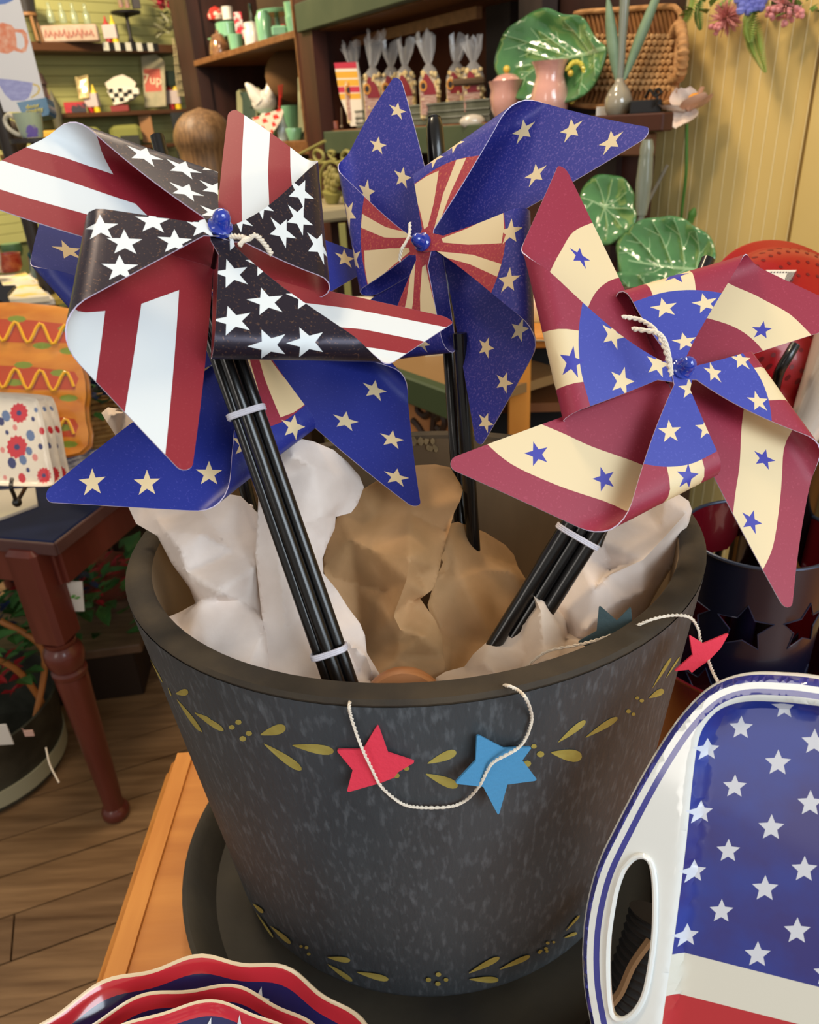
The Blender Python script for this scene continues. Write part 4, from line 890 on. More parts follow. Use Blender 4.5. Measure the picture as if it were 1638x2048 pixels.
floral('rear floral tray, furthest right edge of the nested floral trays', 31, -3, 1.35, 3)
es = thing('plate_easel', 'small black metal easel holding the floral trays', 'easel', at_d(30, 1005, 1.28))
obj('easel_leg', tube(spline([at_d(24, 958, 1.265), at_d(22, 975, 1.25), at_d(28, 990, 1.26), at_d(33, 1006, 1.27)], 5), .0035, 8), M_rod, es, True)
obj('easel_foot', ball(.008, tuple(at_d(34, 1005, 1.27)), 10), M_rod, es, True)
obj('easel_back', tube([at_d(33, 1006, 1.27), at_d(60, 960, 1.42), at_d(40, 850, 1.44)], .0035, 8), M_rod, es, True)
# cloths under the trays
def cloth(lab, corners, z, m, th_=.01, name='folded_cloth', cat='cloth', stripes=None):
    P = [at_z(x, y, z) for x, y in corners]; n = len(P)
    V = [tuple(p) for p in P]+[(p[0], p[1], p[2]-th_) for p in P]
    Fc = [tuple(range(n-1, -1, -1)), tuple(range(n, 2*n))]+[(i, (i+1) % n, n+(i+1) % n, n+i) for i in range(n)]
    return tag(obj(name, (V, Fc, None), m), lab, cat)
cloth('flat floral print cloth under the easel on the navy table', [(-60, 985), (70, 975), (75, 1008), (0, 1036), (-60, 1040)], LZ+.006, M_ft2[0], .006)
cloth('blue and white checked placemat between the platter and the planter', [(120, 925), (235, 885), (240, 905), (150, 960), (110, 965)], LZ+.012, mat('checked_mat', '8d8a92', .8, col2='3c3c56', scale=60, stretch=(1, 1, 1), lo=.45, hi=.55), .008)
# behind: towels, red bowl, teal mug, black star, pink vase, basket with flowers
BZ = 1.13
M_tow = mat('towel_yellow_check', 'd8cdb4', .9, col2='dcc26a', scale=14, lo=.55, hi=.6)
cb = thing('towel_riser', 'brown wooden riser on the navy table carrying folded towels behind the hot dog platter', 'riser', at_z(60, 640, .0+BZ-.1))
q0 = at_z(100, 602, BZ); obj('counter_top', xf(box(.62, .22, .03, (0, 0, 0)), (q0[0]-.22, q0[1]+.08, BZ-.09), .2), mat('dark_walnut', '3b2a1c', .5), cb)
obj('riser_leg', box(.05, .05, BZ-.091-LZ, (q0[0]+.02, q0[1]+.12, LZ+.0005)), mat('dark_walnut', '3b2a1c', .5), cb)
obj('riser_leg', box(.05, .05, BZ-.091-LZ, (q0[0]-.48, q0[1]+.03, LZ+.0005)), mat('dark_walnut', '3b2a1c', .5), cb)
for j, (cn, lb) in enumerate(([[(0, 550), (50, 543), (98, 592), (20, 600), (-20, 598)], 'folded white towel with yellow checks, topmost of its pile'], [[(-20, 556), (60, 548), (108, 598), (20, 606), (-20, 604)], 'folded white towel below the yellow checked one'], [[(60, 548), (100, 545), (150, 590), (110, 600)], 'folded mustard yellow towel beside the white ones'])):
    cloth(lb, cn, BZ-.012*j, [M_tow, mat('towel_white', 'cfc6b8', .9), mat('towel_mustard', 'a08a3c', .9, col2='b9a04e', scale=40)][j], .014, 'folded_towel', 'towel')
def cyl_at(px, pyb, d, prof_px, n=28):
    """lathe profile given in picture pixels (radius, height) at distance d, standing at (px,pyb)"""
    s = d/F; b = at_d(px, pyb, d); return lathe([(max(r*s, 1e-5), h*s) for r, h in prof_px], n, tuple(b), caps=False)
tag(obj('red_bowl', cyl_at(22, 543, depth(at_z(22, 543, BZ+.004)), [(.1, 0), (18, 0), (24, 10), (26, 34), (24, 34), (21, 8), (.1, 4)]), mat('red_floral_glaze', '8e2420', .35, col2='a8503c', scale=70, coat=.5), None, True), 'small dark red patterned bowl on the folded towels', 'bowl')
tag(obj('green_cup', cyl_at(28, 512, depth(at_z(28, 512, BZ+.001)), [(.1, 0), (16, 0), (20, 12), (18, 24), (.1, 24)]), mat('dull_green', '4c6b44', .5), None, True), 'green cup behind the small red bowl', 'cup')
mg = at_z(78, 552, BZ+.012); qm3 = Vector((.45, -.2, .85)).to_track_quat('Z', 'Y').to_matrix()
d = lathe([(.0001, 0), (.024, 0), (.038, .06), (.039, .062), (.036, .06), (.022, .004), (.0001, .004)], 28, caps=False)
mt = thing('teal_mug', 'tilted dark teal mug with yellow lettering beside the red bowl', 'mug', mg)
obj('mug_body', ([tuple(np.array(qm3@Vector(v))+mg) for v in d[0]], d[1], None), mat('teal_glaze', '1d5666', .2, coat=.8), mt, True, ang=50)
obj('mug_mark', join(*[ball(.006, tuple(mg+np.array([.006+.010*j, -.034-.002*j, .03+.005*j])), 8, (1.1, .4, .8)) for j in range(3)]), mat('yellow_print', 'd8c870', .5), mt)
st_ = [(x, y) for x, y in star(-2, 585, 36, math.radians(-25), .45)]
sb = slab('black_star_dish', st_, [], [mat('black_star', '0c0c14', .2, coat=.8)], facing(0, 585, depth(at_z(0, 600, BZ+.004)), 10, 45), .012, 9); tag(sb, 'glossy black star shaped dish at the left edge', 'dish')
tag(obj('pink_vase', cyl_at(-10, 545, depth(at_z(-10, 545, BZ+.02)), [(.1, 0), (12, 0), (20, 30), (18, 80), (10, 95), (.1, 95)]), mat('pink_porcelain', 'c9b3b4', .2, col2='6a5a92', scale=60, lo=.6, hi=.65, coat=.7), None, True), 'pink and purple porcelain vase at the left edge', 'vase')
bk2 = at_z(215, 880, .80); 
fb = thing('flower_basket', 'wicker basket with dark blue and red flowers behind the striped pinwheel vane', 'basket', (bk2[0], bk2[1]+.08, .78))
bc2 = at_d(205, 868, 1.75)
obj('basket_weave', join(*[tube([(bc2[0]+(.075+.006*j)*math.cos(q*math.pi/12), bc2[1]+(.075+.006*j)*math.sin(q*math.pi/12), bc2[2]+.012*j) for q in range(24)], .0066, 6, True) for j in range(6)]), mat('wicker', '9a743c', .8, col2='7a5626', scale=60), fb, True)
def leafy(name, center, rad, n, m, par, size=.03, seed=1, flat=.6):
    rnd = random.Random(seed); ds = []
    for i in range(n):
        a = rnd.random()*6.28; r = rad*rnd.random()**.5; h = rnd.uniform(-.4, 1)*rad*flat; c = np.array([center[0]+r*math.cos(a), center[1]+r*math.sin(a), center[2]+h])
        dv_ = np.array([math.cos(a)+rnd.uniform(-.6, .6), math.sin(a)+rnd.uniform(-.6, .6), rnd.uniform(-.3, .9)]); dv_ /= np.linalg.norm(dv_); sd_ = np.cross(dv_, [0, 0, 1.0]); sd_ /= np.linalg.norm(sd_)+1e-9; up_ = np.cross(sd_, dv_); L = size*rnd.uniform(.7, 1.3)
        V = [c, c+dv_*L*.35+sd_*L*.28+up_*.1*L, c+dv_*L*.7+sd_*L*.18+up_*.08*L, c+dv_*L, c+dv_*L*.7-sd_*L*.18+up_*.08*L, c+dv_*L*.35-sd_*L*.28+up_*.1*L, c+dv_*L*.5]
        ds.append(([tuple(v) for v in V], [(0, 1, 6), (1, 2, 6), (2, 3, 6), (3, 4, 6), (4, 5, 6), (5, 0, 6)], None))
    o = obj(name, join(*ds), m, par); o['kind'] = 'stuff'; return o
M_lf = mat('leaf_green', '2f5a26', .6, col2='3f7030', scale=20); M_lfd = mat('leaf_dark', '1c3320', .6, col2='24422a', scale=20); M_rf = mat('petal_red', '9a1c22', .6); M_bf = mat('petal_navy', '1a2340', .6, col2='24345c', scale=40)
leafy('leaves', bc2+np.array([0, 0, .10]), .09, 60, M_lf, fb, .045, 3); leafy('navy_petals', bc2+np.array([.02, -.03, .12]), .05, 60, M_bf, fb, .03, 4); leafy('red_petals', bc2+np.array([-.02, 0, .2]), .04, 30, M_rf, fb, .03, 5)

# ------------------------------------------------------------------ floor level, left
tc_ = at_z(0, 1560, .05); tw_ = thing('flower_tub', 'grey metal tub with pale base band holding red, blue and green flowers, bottom left', 'tub', (tc_[0]-.08, tc_[1]+.06, 0))
tx, ty = tc_[0]-.09, tc_[1]+.10
obj('tub_wall', lathe([(.001, .004), (.19, .004), (.20, .01), (.225, .22), (.23, .225), (.222, .225), (.195, .02), (.001, .015)], 48, (tx, ty, 0), caps=False), mat('tub_metal', '3a3a32', .5, .4, col2='55554a', scale=14, bump=.2), tw_, True, ang=50)
obj('tub_band', lathe([(.2025, .025), (.207, .025), (.211, .075), (.2065, .075)], 48, (tx, ty, 0), caps=False), mat('tub_band_pale', 'a9a78c', .5), tw_, True)
leafy('leaves', (tx, ty, .34), .22, 150, M_lf, tw_, .06, 11); leafy('navy_flowers', (tx-.02, ty+.08, .42), .13, 150, M_bf, tw_, .04, 12, .9); leafy('red_flowers', (tx+.06, ty-.06, .30), .12, 70, M_rf, tw_, .04, 13)
obj('willow_handle', join(tube(spline([(tx+.21, ty, .18), (tx+.19, ty-.04, .36), (tx+.08, ty-.08, .46), (tx-.1, ty-.1, .47)], 6), .008, 8), tube(spline([(tx+.20, ty-.04, .2), (tx+.24, ty+.02, .36), (tx+.16, ty+.02, .46)], 6), .008, 8)), mat('willow', 'a86a34', .6), tw_, True)
P = at_z(25, 1468, .33); tag(obj('flower_card', box(.05, .003, .06, tuple(P-np.array([0.03, 0, .03])), .001), [mat('card_white', 'd8d4cc', .6)]), 'white seed card standing among the flowers in the metal tub', 'card')
P = at_d(60, 1472, 1.45); obj('price_tag', join(box(.018, .002, .014, tuple(P)), tube([P, P+np.array([-.01, 0, .02])], .0006, 4)), mat('tag_pink', 'c9a294', .7), tw_)
obj('twine_strand', tube(spline([at_d(92, 1495, 1.38), at_d(100, 1530, 1.38), at_d(118, 1565, 1.38)], 5), .0016, 6), M_str, tw_)
wbx = at_z(236, 1322, .16)
cr2 = thing('wooden_crate', 'low brown wooden step behind the turned leg, carrying leafy flowers', 'crate', (wbx[0]-.15, wbx[1]+.18, 0))
obj('crate_top', xf(box(.50, .40, .03, (0, 0, 0), .004), (wbx[0]-.21, wbx[1]+.20, .16), .12), mat('step_wood', '6d5440', .5, col2='4d3a2a', scale=6, stretch=(1, 8, 1)), cr2)
obj('crate_front', xf(box(.46, .02, .155, (0, 0, 0)), (wbx[0]-.20, wbx[1]+.02, .003), .12), mat('step_dark', '2a1c12', .6), cr2)
obj('crate_side', xf(box(.02, .36, .155, (0, 0, 0)), (wbx[0]+.0, wbx[1]+.22, .003), .12), mat('step_dark', '2a1c12', .6), cr2)
gp2 = thing('red_flower_bunch', 'bunch of green leaves and red flowers on the low step behind the table leg', 'flowers', (wbx[0]-.1, wbx[1]+.15, .19))
leafy('leaves', (wbx[0]-.10, wbx[1]+.15, .28), .2, 150, M_lf, gp2, .07, 21, .5); leafy('red_flowers', (wbx[0]-.15, wbx[1]+.18, .33), .14, 90, M_rf, gp2, .04, 22); leafy('navy_flowers', (wbx[0]-.2, wbx[1]+.2, .3), .12, 50, M_bf, gp2, .04, 24)
P = at_d(146, 1195, 1.62); tag(obj('white_card', xf(box(.042, .002, .075, (0, 0, -.035), .0005), tuple(P), .2, 0, .18), mat('card_white', 'd8d4cc', .6)), 'small white card with green sprig beside the turned leg', 'card')
P = at_d(146, 1193, 1.60); tag(obj('green_sprig', join(*[ball(.004, tuple(P+np.array([.004*j, -.003, .004*math.sin(j*2)])), 6, (1.3, .2, .7)) for j in range(4)]), mat('sprig_green', '4e8a3c', .6)), 'green sprig printed on the small white card', 'print')
# orange tufted thing and dark shelf behind
tag(obj('red_brown_cushion', ball(.16, tuple(at_d(200, 1160, 2.5)), 20, (1.3, .7, .55)), mat('rust_fabric', '7a3a22', .9, col2='5c2818', scale=8, bump=.3), None, True), 'rust red cushion in the shade between navy table and planter', 'cushion')
sh = thing('dark_low_shelf', 'dark shelf unit with glassware behind the planter, under the green edged counter', 'shelf', at_z(250, 1150, 0)+np.array([0, .9, 0]))
S0 = np.array([-.80, 2.75, 0])
obj('shelf_board', box(.9, .4, .03, (S0[0], S0[1], .70)), mat('dark_walnut', '3b2a1c', .5), sh)
obj('shelf_board', box(.9, .4, .03, (S0[0], S0[1], .30)), mat('dark_walnut', '3b2a1c', .5), sh)
obj('shelf_side', box(.03, .4, .73, (S0[0]-.45, S0[1], 0)), mat('dark_walnut', '3b2a1c', .5), sh)
obj('shelf_side', box(.03, .4, .73, (S0[0]+.45, S0[1], 0)), mat('dark_walnut', '3b2a1c', .5), sh)
obj('shelf_back', box(.88, .02, .73, (S0[0], S0[1]+.2, 0)), mat('shelf_back_brown', '5e4026', .7), sh)
for j, x in enumerate((-1.05, -.93, -.8)):
    tag(obj('glass_jar', lathe([(.0001, 0), (.04, 0), (.045, .06), (.03, .10), (.026, .104), (.024, .1), (.038, .06), (.034, .006), (.0001, .006)], 24, (x+.12, 2.66, .331), caps=False), mat('dark_glass', '3a4440', .08, coat=1, alpha=.55), None, True), ['leftmost', 'middle', 'rightmost'][j]+' of the dim glass jars on the low dark shelf', 'jar', 'glass jars on the low shelf')
# green-edged counter with carved panel behind the pinwheels (centre)
cn = at_d(760, 730, 1.95)
ct = thing('green_edged_counter', 'counter with dark green edge and carved brown panel seen between the pinwheel sticks', 'counter', (cn[0]+.1, cn[1]+.2, 0))
e0, e1_ = at_d(690, 735, 1.80), at_d(900, 835, 1.52)
dv4 = (e1_-e0); ra4 = math.atan2(dv4[1], dv4[0]); L4 = np.linalg.norm(dv4[:2]); mid = (e0+e1_)/2
def cbx(sx, sy, sz, ox, oy, z, bev=0): 
    c_ = np.array([mid[0], mid[1]])+np.array([math.cos(ra4), math.sin(ra4)])*ox+np.array([-math.sin(ra4), math.cos(ra4)])*oy; return xf(box(sx, sy, sz, (0, 0, 0), bev), (c_[0], c_[1], z), ra4)
cz = mid[2]
M_ge = mat('green_edge', '3d4a2e', .5)
obj('counter_edge', cbx(L4+.12, .03, .06, 0, 0, cz-.01, .004), M_ge, ct)
obj('counter_top', cbx(L4+.12, .26, .02, 0, .14, cz+.02), mat('counter_top_wood', '8a6a42', .5), ct)
obj('carved_panel', cbx(L4+.10, .02, .42, 0, .03, cz-.44), mat('carved_brown', 'b07a4c', .45, col2='946038', scale=5, detail=6, stretch=(1, 1, 3)), ct)
obj('counter_body', cbx(L4+.08, .2, .6, 0, .15, .0), mat('dark_walnut', '3b2a1c', .5), ct)
crv = []
pcn = (mid+np.array([-math.sin(ra4), math.cos(ra4), 0])*.018, np.array([math.sin(ra4), -math.cos(ra4), 0]))
for L_ in ([(838, 798), (850, 790), (862, 795), (870, 812), (868, 835), (866, 862)], [(838, 800), (836, 820), (850, 832), (862, 822)], [(872, 838), (884, 830), (890, 845), (884, 860), (874, 855)], [(822, 775), (840, 770), (856, 778), (868, 790)], [(826, 840), (836, 850), (846, 866)]):
    crv.append(tube(spline([at_pl(x, y, *pcn) for x, y in L_], 5), .008, 6))
obj('carved_scroll', join(*crv), mat('carving_dark', '2e1c10', .5), ct, True)
# items on that counter
tag(obj('white_plate_stack', cyl_at(712, 622, 2.1, [(.1, 0), (30, 0), (48, 14), (50, 18), (46, 18), (.1, 6)]), mat('stack_white', 'd5cbb5', .4), None, True), 'pile of white dishes glimpsed below the tallest pinwheel', 'dishes')
tag(obj('yellow_box', xf(box(.07, .05, .04, tuple(at_d(838, 735, 1.82))), (0, 0, 0)), mat('pale_yellow_box', 'c9a83c', .5)), 'yellow box on the green edged counter', 'box')
tag(obj('cream_box', xf(box(.07, .05, .055, tuple(at_d(880, 738, 1.78))), (0, 0, 0)), mat('cream_box', 'cdbf9e', .5)), 'cream box on the green edged counter beside the yellow one', 'box')
# orange wood stand right of centre
st2 = thing('orange_wood_stand', 'orange wooden stand with post and dark shelf behind the blue vane', 'stand', at_d(1045, 880, 1.55)*np.array([1, 1, 0]))
p1 = at_d(1090, 688, 1.5)
obj('stand_top', xf(box(.26, .24, .025, (0, 0, 0), .003), (p1[0]+.03, p1[1]+.13, p1[2]-.012), -.1), M_oak, st2)
pp = at_d(1030, 820, 1.55)
obj('stand_post', xf(box(.045, .045, p1[2]-.013, (0, 0, 0), .003), (pp[0]+.012, pp[1]+.03, 0), -.1), M_oak, st2)
obj('stand_shelf', xf(box(.24, .20, .02, (0, 0, 0)), (p1[0]+.03, p1[1]+.13, at_d(1090, 778, 1.7)[2]-.01), -.1), mat('stand_shelf_brown', '6a4020', .5), st2)
obj('stand_back', xf(box(.24, .02, 1.0, (0, 0, 0)), (p1[0]+.04, p1[1]+.24, .1), -.1), mat('stand_back_black', '14100c', .7), st2)
obj('stand_post', xf(box(.03, .03, p1[2]-.013, (0, 0, 0)), (p1[0]+.13, p1[1]+.20, 0), -.1), M_oak, st2)
tag(obj('glass_plate', lathe([(.0001, 0), (.05, 0), (.10, .016), (.102, .018), (.098, .018), (.05, .004), (.0001, .004)], 36, tuple(at_d(1090, 672, 1.56)), caps=False), mat('pale_glass', 'b8b4a4', .15, coat=.6), None, True), 'pale shallow dish on the orange wooden stand', 'dish')
tag(obj('peach_fruit', ball(.035, tuple(at_d(1072, 620, 1.62)), 16), mat('peach_glaze', 'd8a58a', .3, col2='c9c070', scale=12, coat=.5), None, True), 'round peach coloured ceramic piece left of the crimson pinwheel', 'ornament')
tb2 = at_z(1640, 1285, .45)
# low orange wooden bench at the right edge
bn = thing('wooden_bench', 'orange wooden bench end at the right edge, below the yellow wall', 'bench', (tb2[0]+.3, tb2[1]+.1, 0))
q1, q2_ = at_z(1592, 1284, .42), at_z(1640, 1322, .42)
obj('bench_top', ([tuple(at_z(x, y, z)) for z in (.42,) for x, y in ((1585, 1280), (1592, 1284), (1645, 1325), (1740, 1350), (1720, 1270))]+[tuple(at_z(x, y, .42)-np.array([0, 0, .03])) for x, y in ((1585, 1280), (1592, 1284), (1645, 1325), (1740, 1350), (1720, 1270))], [(4, 3, 2, 1, 0), (5, 6, 7, 8, 9)]+[(i, (i+1) % 5, 5+(i+1) % 5, 5+i) for i in range(5)], None), mat('bench_orange', 'b4713a', .4, col2='9c5c2a', scale=6, stretch=(1, 9, 1)), bn)
bt_c = at_z(1680, 1310, .42)
obj('bench_leg', box(.05, .05, .39, (bt_c[0], bt_c[1], 0)), M_oak, bn)

# ================================================================== BACK RIGHT: LONG DARK SHELF UNIT
def proj(P):
    c = (np.array(P)-CAM) @ R; return PX+F*c[0]/-c[2], PY-F*c[1]/-c[2]
def onshelf(px, b, z):
    P = on_b(px, 200, b); a = P @ U
    for _ in range(8):
        x, y = proj(W(a, b, z)); x2, _y = proj(W(a+.01, b, z)); a += (px-x)/(x2-x)*.01
    return W(a, b, z)
def sbox(a0, a1, b0, b1, z0, z1, bev=0): return xf(box(a1-a0, b1-b0, z1-z0, (0, 0, 0), bev), W((a0+a1)/2, (b0+b1)/2, z0), TH)
M_dk = mat('dark_wood', '3a211a', .5, col2='27150f', scale=4, detail=6, stretch=(3, 3, .5)); M_dk2 = mat('red_brown_wood', '4a2418', .5, col2='381a10', scale=4, detail=6, stretch=(3, 3, .4))
M_sh = mat('shelf_edge_wood', '7e5430', .5, col2='68401f', scale=6, stretch=(1, 6, 6)); M_gb = mat('green_painted_board', '47523a', .55, col2='3d4a34', scale=8)
su = thing('shelf_unit', 'long dark wooden shelf unit with green painted edges along the yellow wall', 'shelf', W(-2.6, 1.5, 0))
obj('side_post', sbox(-4.42, -4.16, 1.36, 1.42, 0, 2.5), M_dk, su); obj('side_panel', sbox(-4.20, -4.17, 1.42, 1.74, 0, 2.5), M_dk, su)
obj('side_post', sbox(-2.93, -2.80, 1.345, 1.40, 0, 2.5), M_dk2, su); obj('side_panel', sbox(-2.87, -2.84, 1.40, 1.74, 0, 2.5), M_dk2, su)
obj('post_light_edge', sbox(-2.935, -2.925, 1.338, 1.346, 1.45, 2.5), M_sh, su)
obj('side_post', sbox(-1.80, -1.71, 1.45, 1.50, 1.487, 2.5), mat('weathered_dark', '3b2e2a', .6, col2='2a201d', scale=6, stretch=(3, 3, .5)), su)
obj('back_panel', sbox(-4.2, -2.86, 1.72, 1.74, .1, 2.5), mat('dim_back', '3a2c1a', .8, col2='4a3a24', scale=3), su)
obj('back_panel', sbox(-2.84, -1.75, 1.72, 1.74, .1, 1.48), M_dk, su)
obj('back_panel', sbox(-2.84, -2.10, 1.72, 1.74, 1.49, 2.5), mat('orange_back', '6b3a1e', .6, col2='5a2e18', scale=3), su)
obj('end_panel', sbox(-1.74, -1.335, 1.512, 1.53, 1.49, 2.3), M_dk, su)
obj('under_panel', sbox(-1.75, -1.32, 1.44, 1.46, .1, 1.40), M_dk2, su)
obj('under_post', sbox(-1.46, -1.40, 1.42, 1.44, .1, 1.40), M_dk, su)
bw = obj('brick_panel', sbox(-2.10, -1.74, 1.72, 1.735, 1.49, 2.5), mat('mortar', '8a7a6c', .9), su)
for r in range(14):
    for k in range(2):
        a = -2.10+k*.19-(.09 if r % 2 else 0)
        obj('brick', sbox(max(a, -2.1)+.004, min(a+.18, -1.75), 1.708, 1.72, 1.50+r*.071, 1.562+r*.071, .003), mat('brick_red', '4a2018', .85, col2='5c2c20', scale=30, bump=.4), bw)
obj('pilaster', sbox(-2.22, -2.10, 1.66, 1.71, 1.49, 2.5), mat('grey_pilaster', '3a3230', .7), su)
obj('shelf_board', sbox(-4.17, -2.93, 1.355, 1.72, 1.79, 1.815, .003), M_sh, su)
obj('shelf_board', sbox(-4.17, -2.87, 1.355, 1.72, 1.405, 1.455, .003), M_sh, su)
obj('light_trim', sbox(-2.80, -2.05, 1.50, 1.52, 1.745, 1.775), M_sh, su)
tag(obj('cream_rope', tube(spline([W(-2.86, 1.36, 1.89), W(-2.75, 1.35, 1.895), W(-2.6, 1.36, 1.888), W(-2.45, 1.35, 1.893)], 5), .009, 8), mat('rope_cream', 'c8b878', .8), None, True), 'cream rope lying along the top of the green beam', 'rope')
obj('green_beam', xf(box(1.15, .035, .085, (0, 0, 0), .003), W(-2.31, 1.345, 1.797), TH, 0, math.radians(0)), M_gb, su)
obj('shelf_board', sbox(-2.82, -1.80, 1.375, 1.72, 1.795, 1.82), M_sh, su)
obj('shelf_board', sbox(-2.83, -1.80, 1.385, 1.70, 1.462, 1.485, .003), M_sh, su); obj('shelf_board', sbox(-1.80, -1.30, 1.385, 1.515, 1.462, 1.485, .003), M_sh, su)
obj('green_beam', sbox(-2.85, -1.72, 1.352, 1.385, 1.410, 1.482, .003), M_gb, su)
obj('shelf_lip', sbox(-1.72, -1.21, 1.352, 1.385, 1.452, 1.487, .003), M_dk2, su); obj('shelf_lip', sbox(-1.72, -1.25, 1.36, 1.385, 1.405, 1.45, .003), mat('brown_lip', '5a3a28', .5), su)
def item(name, lab, cat, px, b, z, prof_px, m, group=None, n=24, smooth=True, off=0):
    P = onshelf(px, b, z); s = depth(P)/F
    return tag(obj(name, lathe([(max(r*s, 1e-5), h*s) for r, h in prof_px], n, (P[0], P[1], z+.001+off), caps=False), m, None, smooth, ang=45), lab, cat, group)
def face(P): return math.atan2(P[1], P[0])-math.pi/2
def FV(P): a = face(P); return np.array([math.cos(a), math.sin(a), 0.0])
def bitem(name, lab, cat, px, b, z, w, h, dp, m, rz=0, bev=.002, group=None):
    P = onshelf(px, b, z); s = depth(P)/F
    return tag(obj(name, xf(box(w*s, dp, h*s, (0, 0, 0), bev), (P[0], P[1], z+.001), face(P)+rz), m), lab, cat, group)
M_jade = mat('jade_glass', '6fa37c', .2, col2='7db48c', scale=8, coat=1); M_cer = mat('white_ceramic', 'd6cfc4', .25, coat=.8)
z1 = 1.815
item('jade_bowl', 'jade green glass mixing bowl resting on the jade casserole, left of top shelf', 'bowl', 427, 1.50, z1+.085, [(.1, 0), (12, 0), (22, 14), (25, 30), (24, 31), (19, 14), (.1, 4)], M_jade)
item('jade_bowl_stand', 'low jade bowl under the mixing bowl at the left of the top shelf', 'bowl', 425, 1.50, z1, [(.1, 0), (10, 0), (14, 10), (22, 34), (20, 34), (.1, 12)], M_jade)
item('jade_casserole', 'round jade green covered dish standing on the jade plate', 'dish', 456, 1.46, z1+.075, [(.1, 0), (21, 0), (22, 22), (20, 24), (.1, 25)], M_jade)
item('jade_cake_plate', 'jade green footed plate lifting the covered dish', 'plate', 452, 1.46, z1, [(.1, 0), (12, 0), (8, 6), (7, 25), (30, 29), (31, 32), (.1, 31)], M_jade)
item('copper_cloche', 'copper and glass cloche at the left end of the top shelf', 'cloche', 441, 1.40, z1, [(.1, 0), (20, 0), (21, 4), (18, 20), (12, 34), (3, 38), (3, 42), (.1, 43)], mat('copper_glow', 'a8784c', .2, .4, coat=1, col2='6a4a34', scale=30))
item('jade_cup', 'small jade cup with pink label near the copper cloche', 'cup', 474, 1.40, z1, [(.1, 0), (13, 0), (15, 26), (14, 27), (.1, 27)], M_jade)
item('floral_canister', 'white canister with orange flowers on the top shelf', 'canister', 508, 1.42, z1, [(.1, 0), (17, 0), (17, 26), (15, 30), (15, 40), (.1, 42)], mat('canister_floral', 'd9d2c8', .3, col2='c07a4c', scale=30, lo=.6, hi=.66, coat=.7))
item('white_mug_small', 'small white mug above the jade casserole on the top shelf', 'mug', 457, 1.52, z1+.155, [(.1, 0), (11, 0), (11, 22), (10, 22), (.1, 22)], M_cer)
item('jade_pitcher', 'tall jade green jar beside the floral canister', 'jar', 532, 1.42, z1, [(.1, 0), (15, 0), (16, 42), (11, 50), (11, 53), (.1, 54)], M_jade)
item('dark_bottle', 'dark green bottle standing behind the jade jar', 'bottle', 512, 1.56, z1, [(.1, 0), (9, 0), (9, 46), (4, 62), (4, 84), (.1, 84)], mat('bottle_dark', '10200f', .1, coat=1))
bitem('jade_butter_dish', 'jade green butter dish with label on the top shelf', 'dish', 560, 1.40, z1, 30, 18, .08, M_jade, bev=.006)
item('jade_cake_stand', 'jade green cake stand at the right of the top shelf', 'cake stand', 560, 1.52, z1, [(.1, 0), (14, 0), (5, 8), (5, 46), (36, 52), (38, 58), (36, 59), (.1, 56)], M_jade)
item('jade_canister', 'tall jade canister against the post at the right end of the top shelf', 'canister', 590, 1.44, z1, [(.1, 0), (14, 0), (16, 28), (16, 32), (15, 34), (16, 56), (.1, 57)], M_jade)
item('red_tin', 'small red tin between jade pieces on the top shelf', 'tin', 572, 1.50, z1, [(.1, 0), (7, 0), (7, 30), (.1, 30)], mat('tin_red', '9a2420', .4))
item('strawberry_ornament', 'red and white strawberry ornament over the jade bowl', 'ornament', 434, 1.50, z1+.16, [(.1, 0), (16, 3), (18, 10), (10, 22), (.1, 26)], mat('strawberry', 'b8352c', .4, col2='d8c4b0', scale=25, lo=.5, hi=.55))
bitem('red_floral_towel', 'red and white floral towel hanging among the jade ware', 'towel', 482, 1.46, z1+.05, 16, 45, .01, mat('floral_towel', 'c23040', .8, col2='e0c8c4', scale=40, lo=.5, hi=.55))
z2 = 1.455
M_fr_ = mat('frame_cream_green', '8c8c6c', .5); M_gl = mat('galvanised', '7a7e78', .4, .5, col2='5e625c', scale=14)
def frame(lab, x0, x1, y0, y1, b, inner='34463e'):
    P = on_b((x0+x1)/2, y1, b); pn = (P, -N); r = 6
    O_ = [(x0+3, y0+6), (x0+8, y0+1), (x1-3, y0-3), (x1, y0+2), (x1+3, y1-4), (x1, y1), (x0+9, y1+3), (x0+5, y1-1)]
    i_ = offset_poly(O_, 6); th = thing('metal_bin', lab, 'bin', P); V = slab('bin_shell', O_, [(i_, 1)], [M_fr_, mat('bin_inner', inner, .6)], pn, .02, 14, th, lambda x, y: -.012 if inside([(x, y)], i_)[0] else 0)
    return th
frame('small green lined metal bin left of the white chicken', 470, 512, 178, 262, 1.44); frame('tall green lined metal tray standing on end against the post', 592, 628, 150, 277, 1.42, '3c524a')
# chicken
ck = onshelf(536, 1.44, z2); s_ = depth(ck)/F
chk = thing('ceramic_hen', 'white ceramic hen with red comb standing on the lower shelf', 'figurine', ck)
def sk(chain, rad):
    return tube(spline(chain, 6), list(np.interp(np.linspace(0, len(rad)-1, (len(chain)-1)*6+1), range(len(rad)), rad)), 14)
o_ = lambda x, y: ck+FV(ck)*x*s_+np.array([0, 0, y*s_])
obj('body', join(ball(21*s_, tuple(o_(2, 68)), 18, (1.2, .8, 1.0)), sk([o_(8, 70), o_(16, 84), o_(19, 96), o_(21, 106), o_(22, 112)], [17*s_, 13*s_, 9*s_, 8*s_, 3*s_]), sk([o_(-4, 70), o_(-14, 82), o_(-22, 94), o_(-29, 102)], [17*s_, 13*s_, 8*s_, 2*s_]), sk([o_(2, 60), o_(2, 50), o_(2, 40)], [12*s_, 9*s_, 12*s_])), M_cer, chk, True, ang=180)
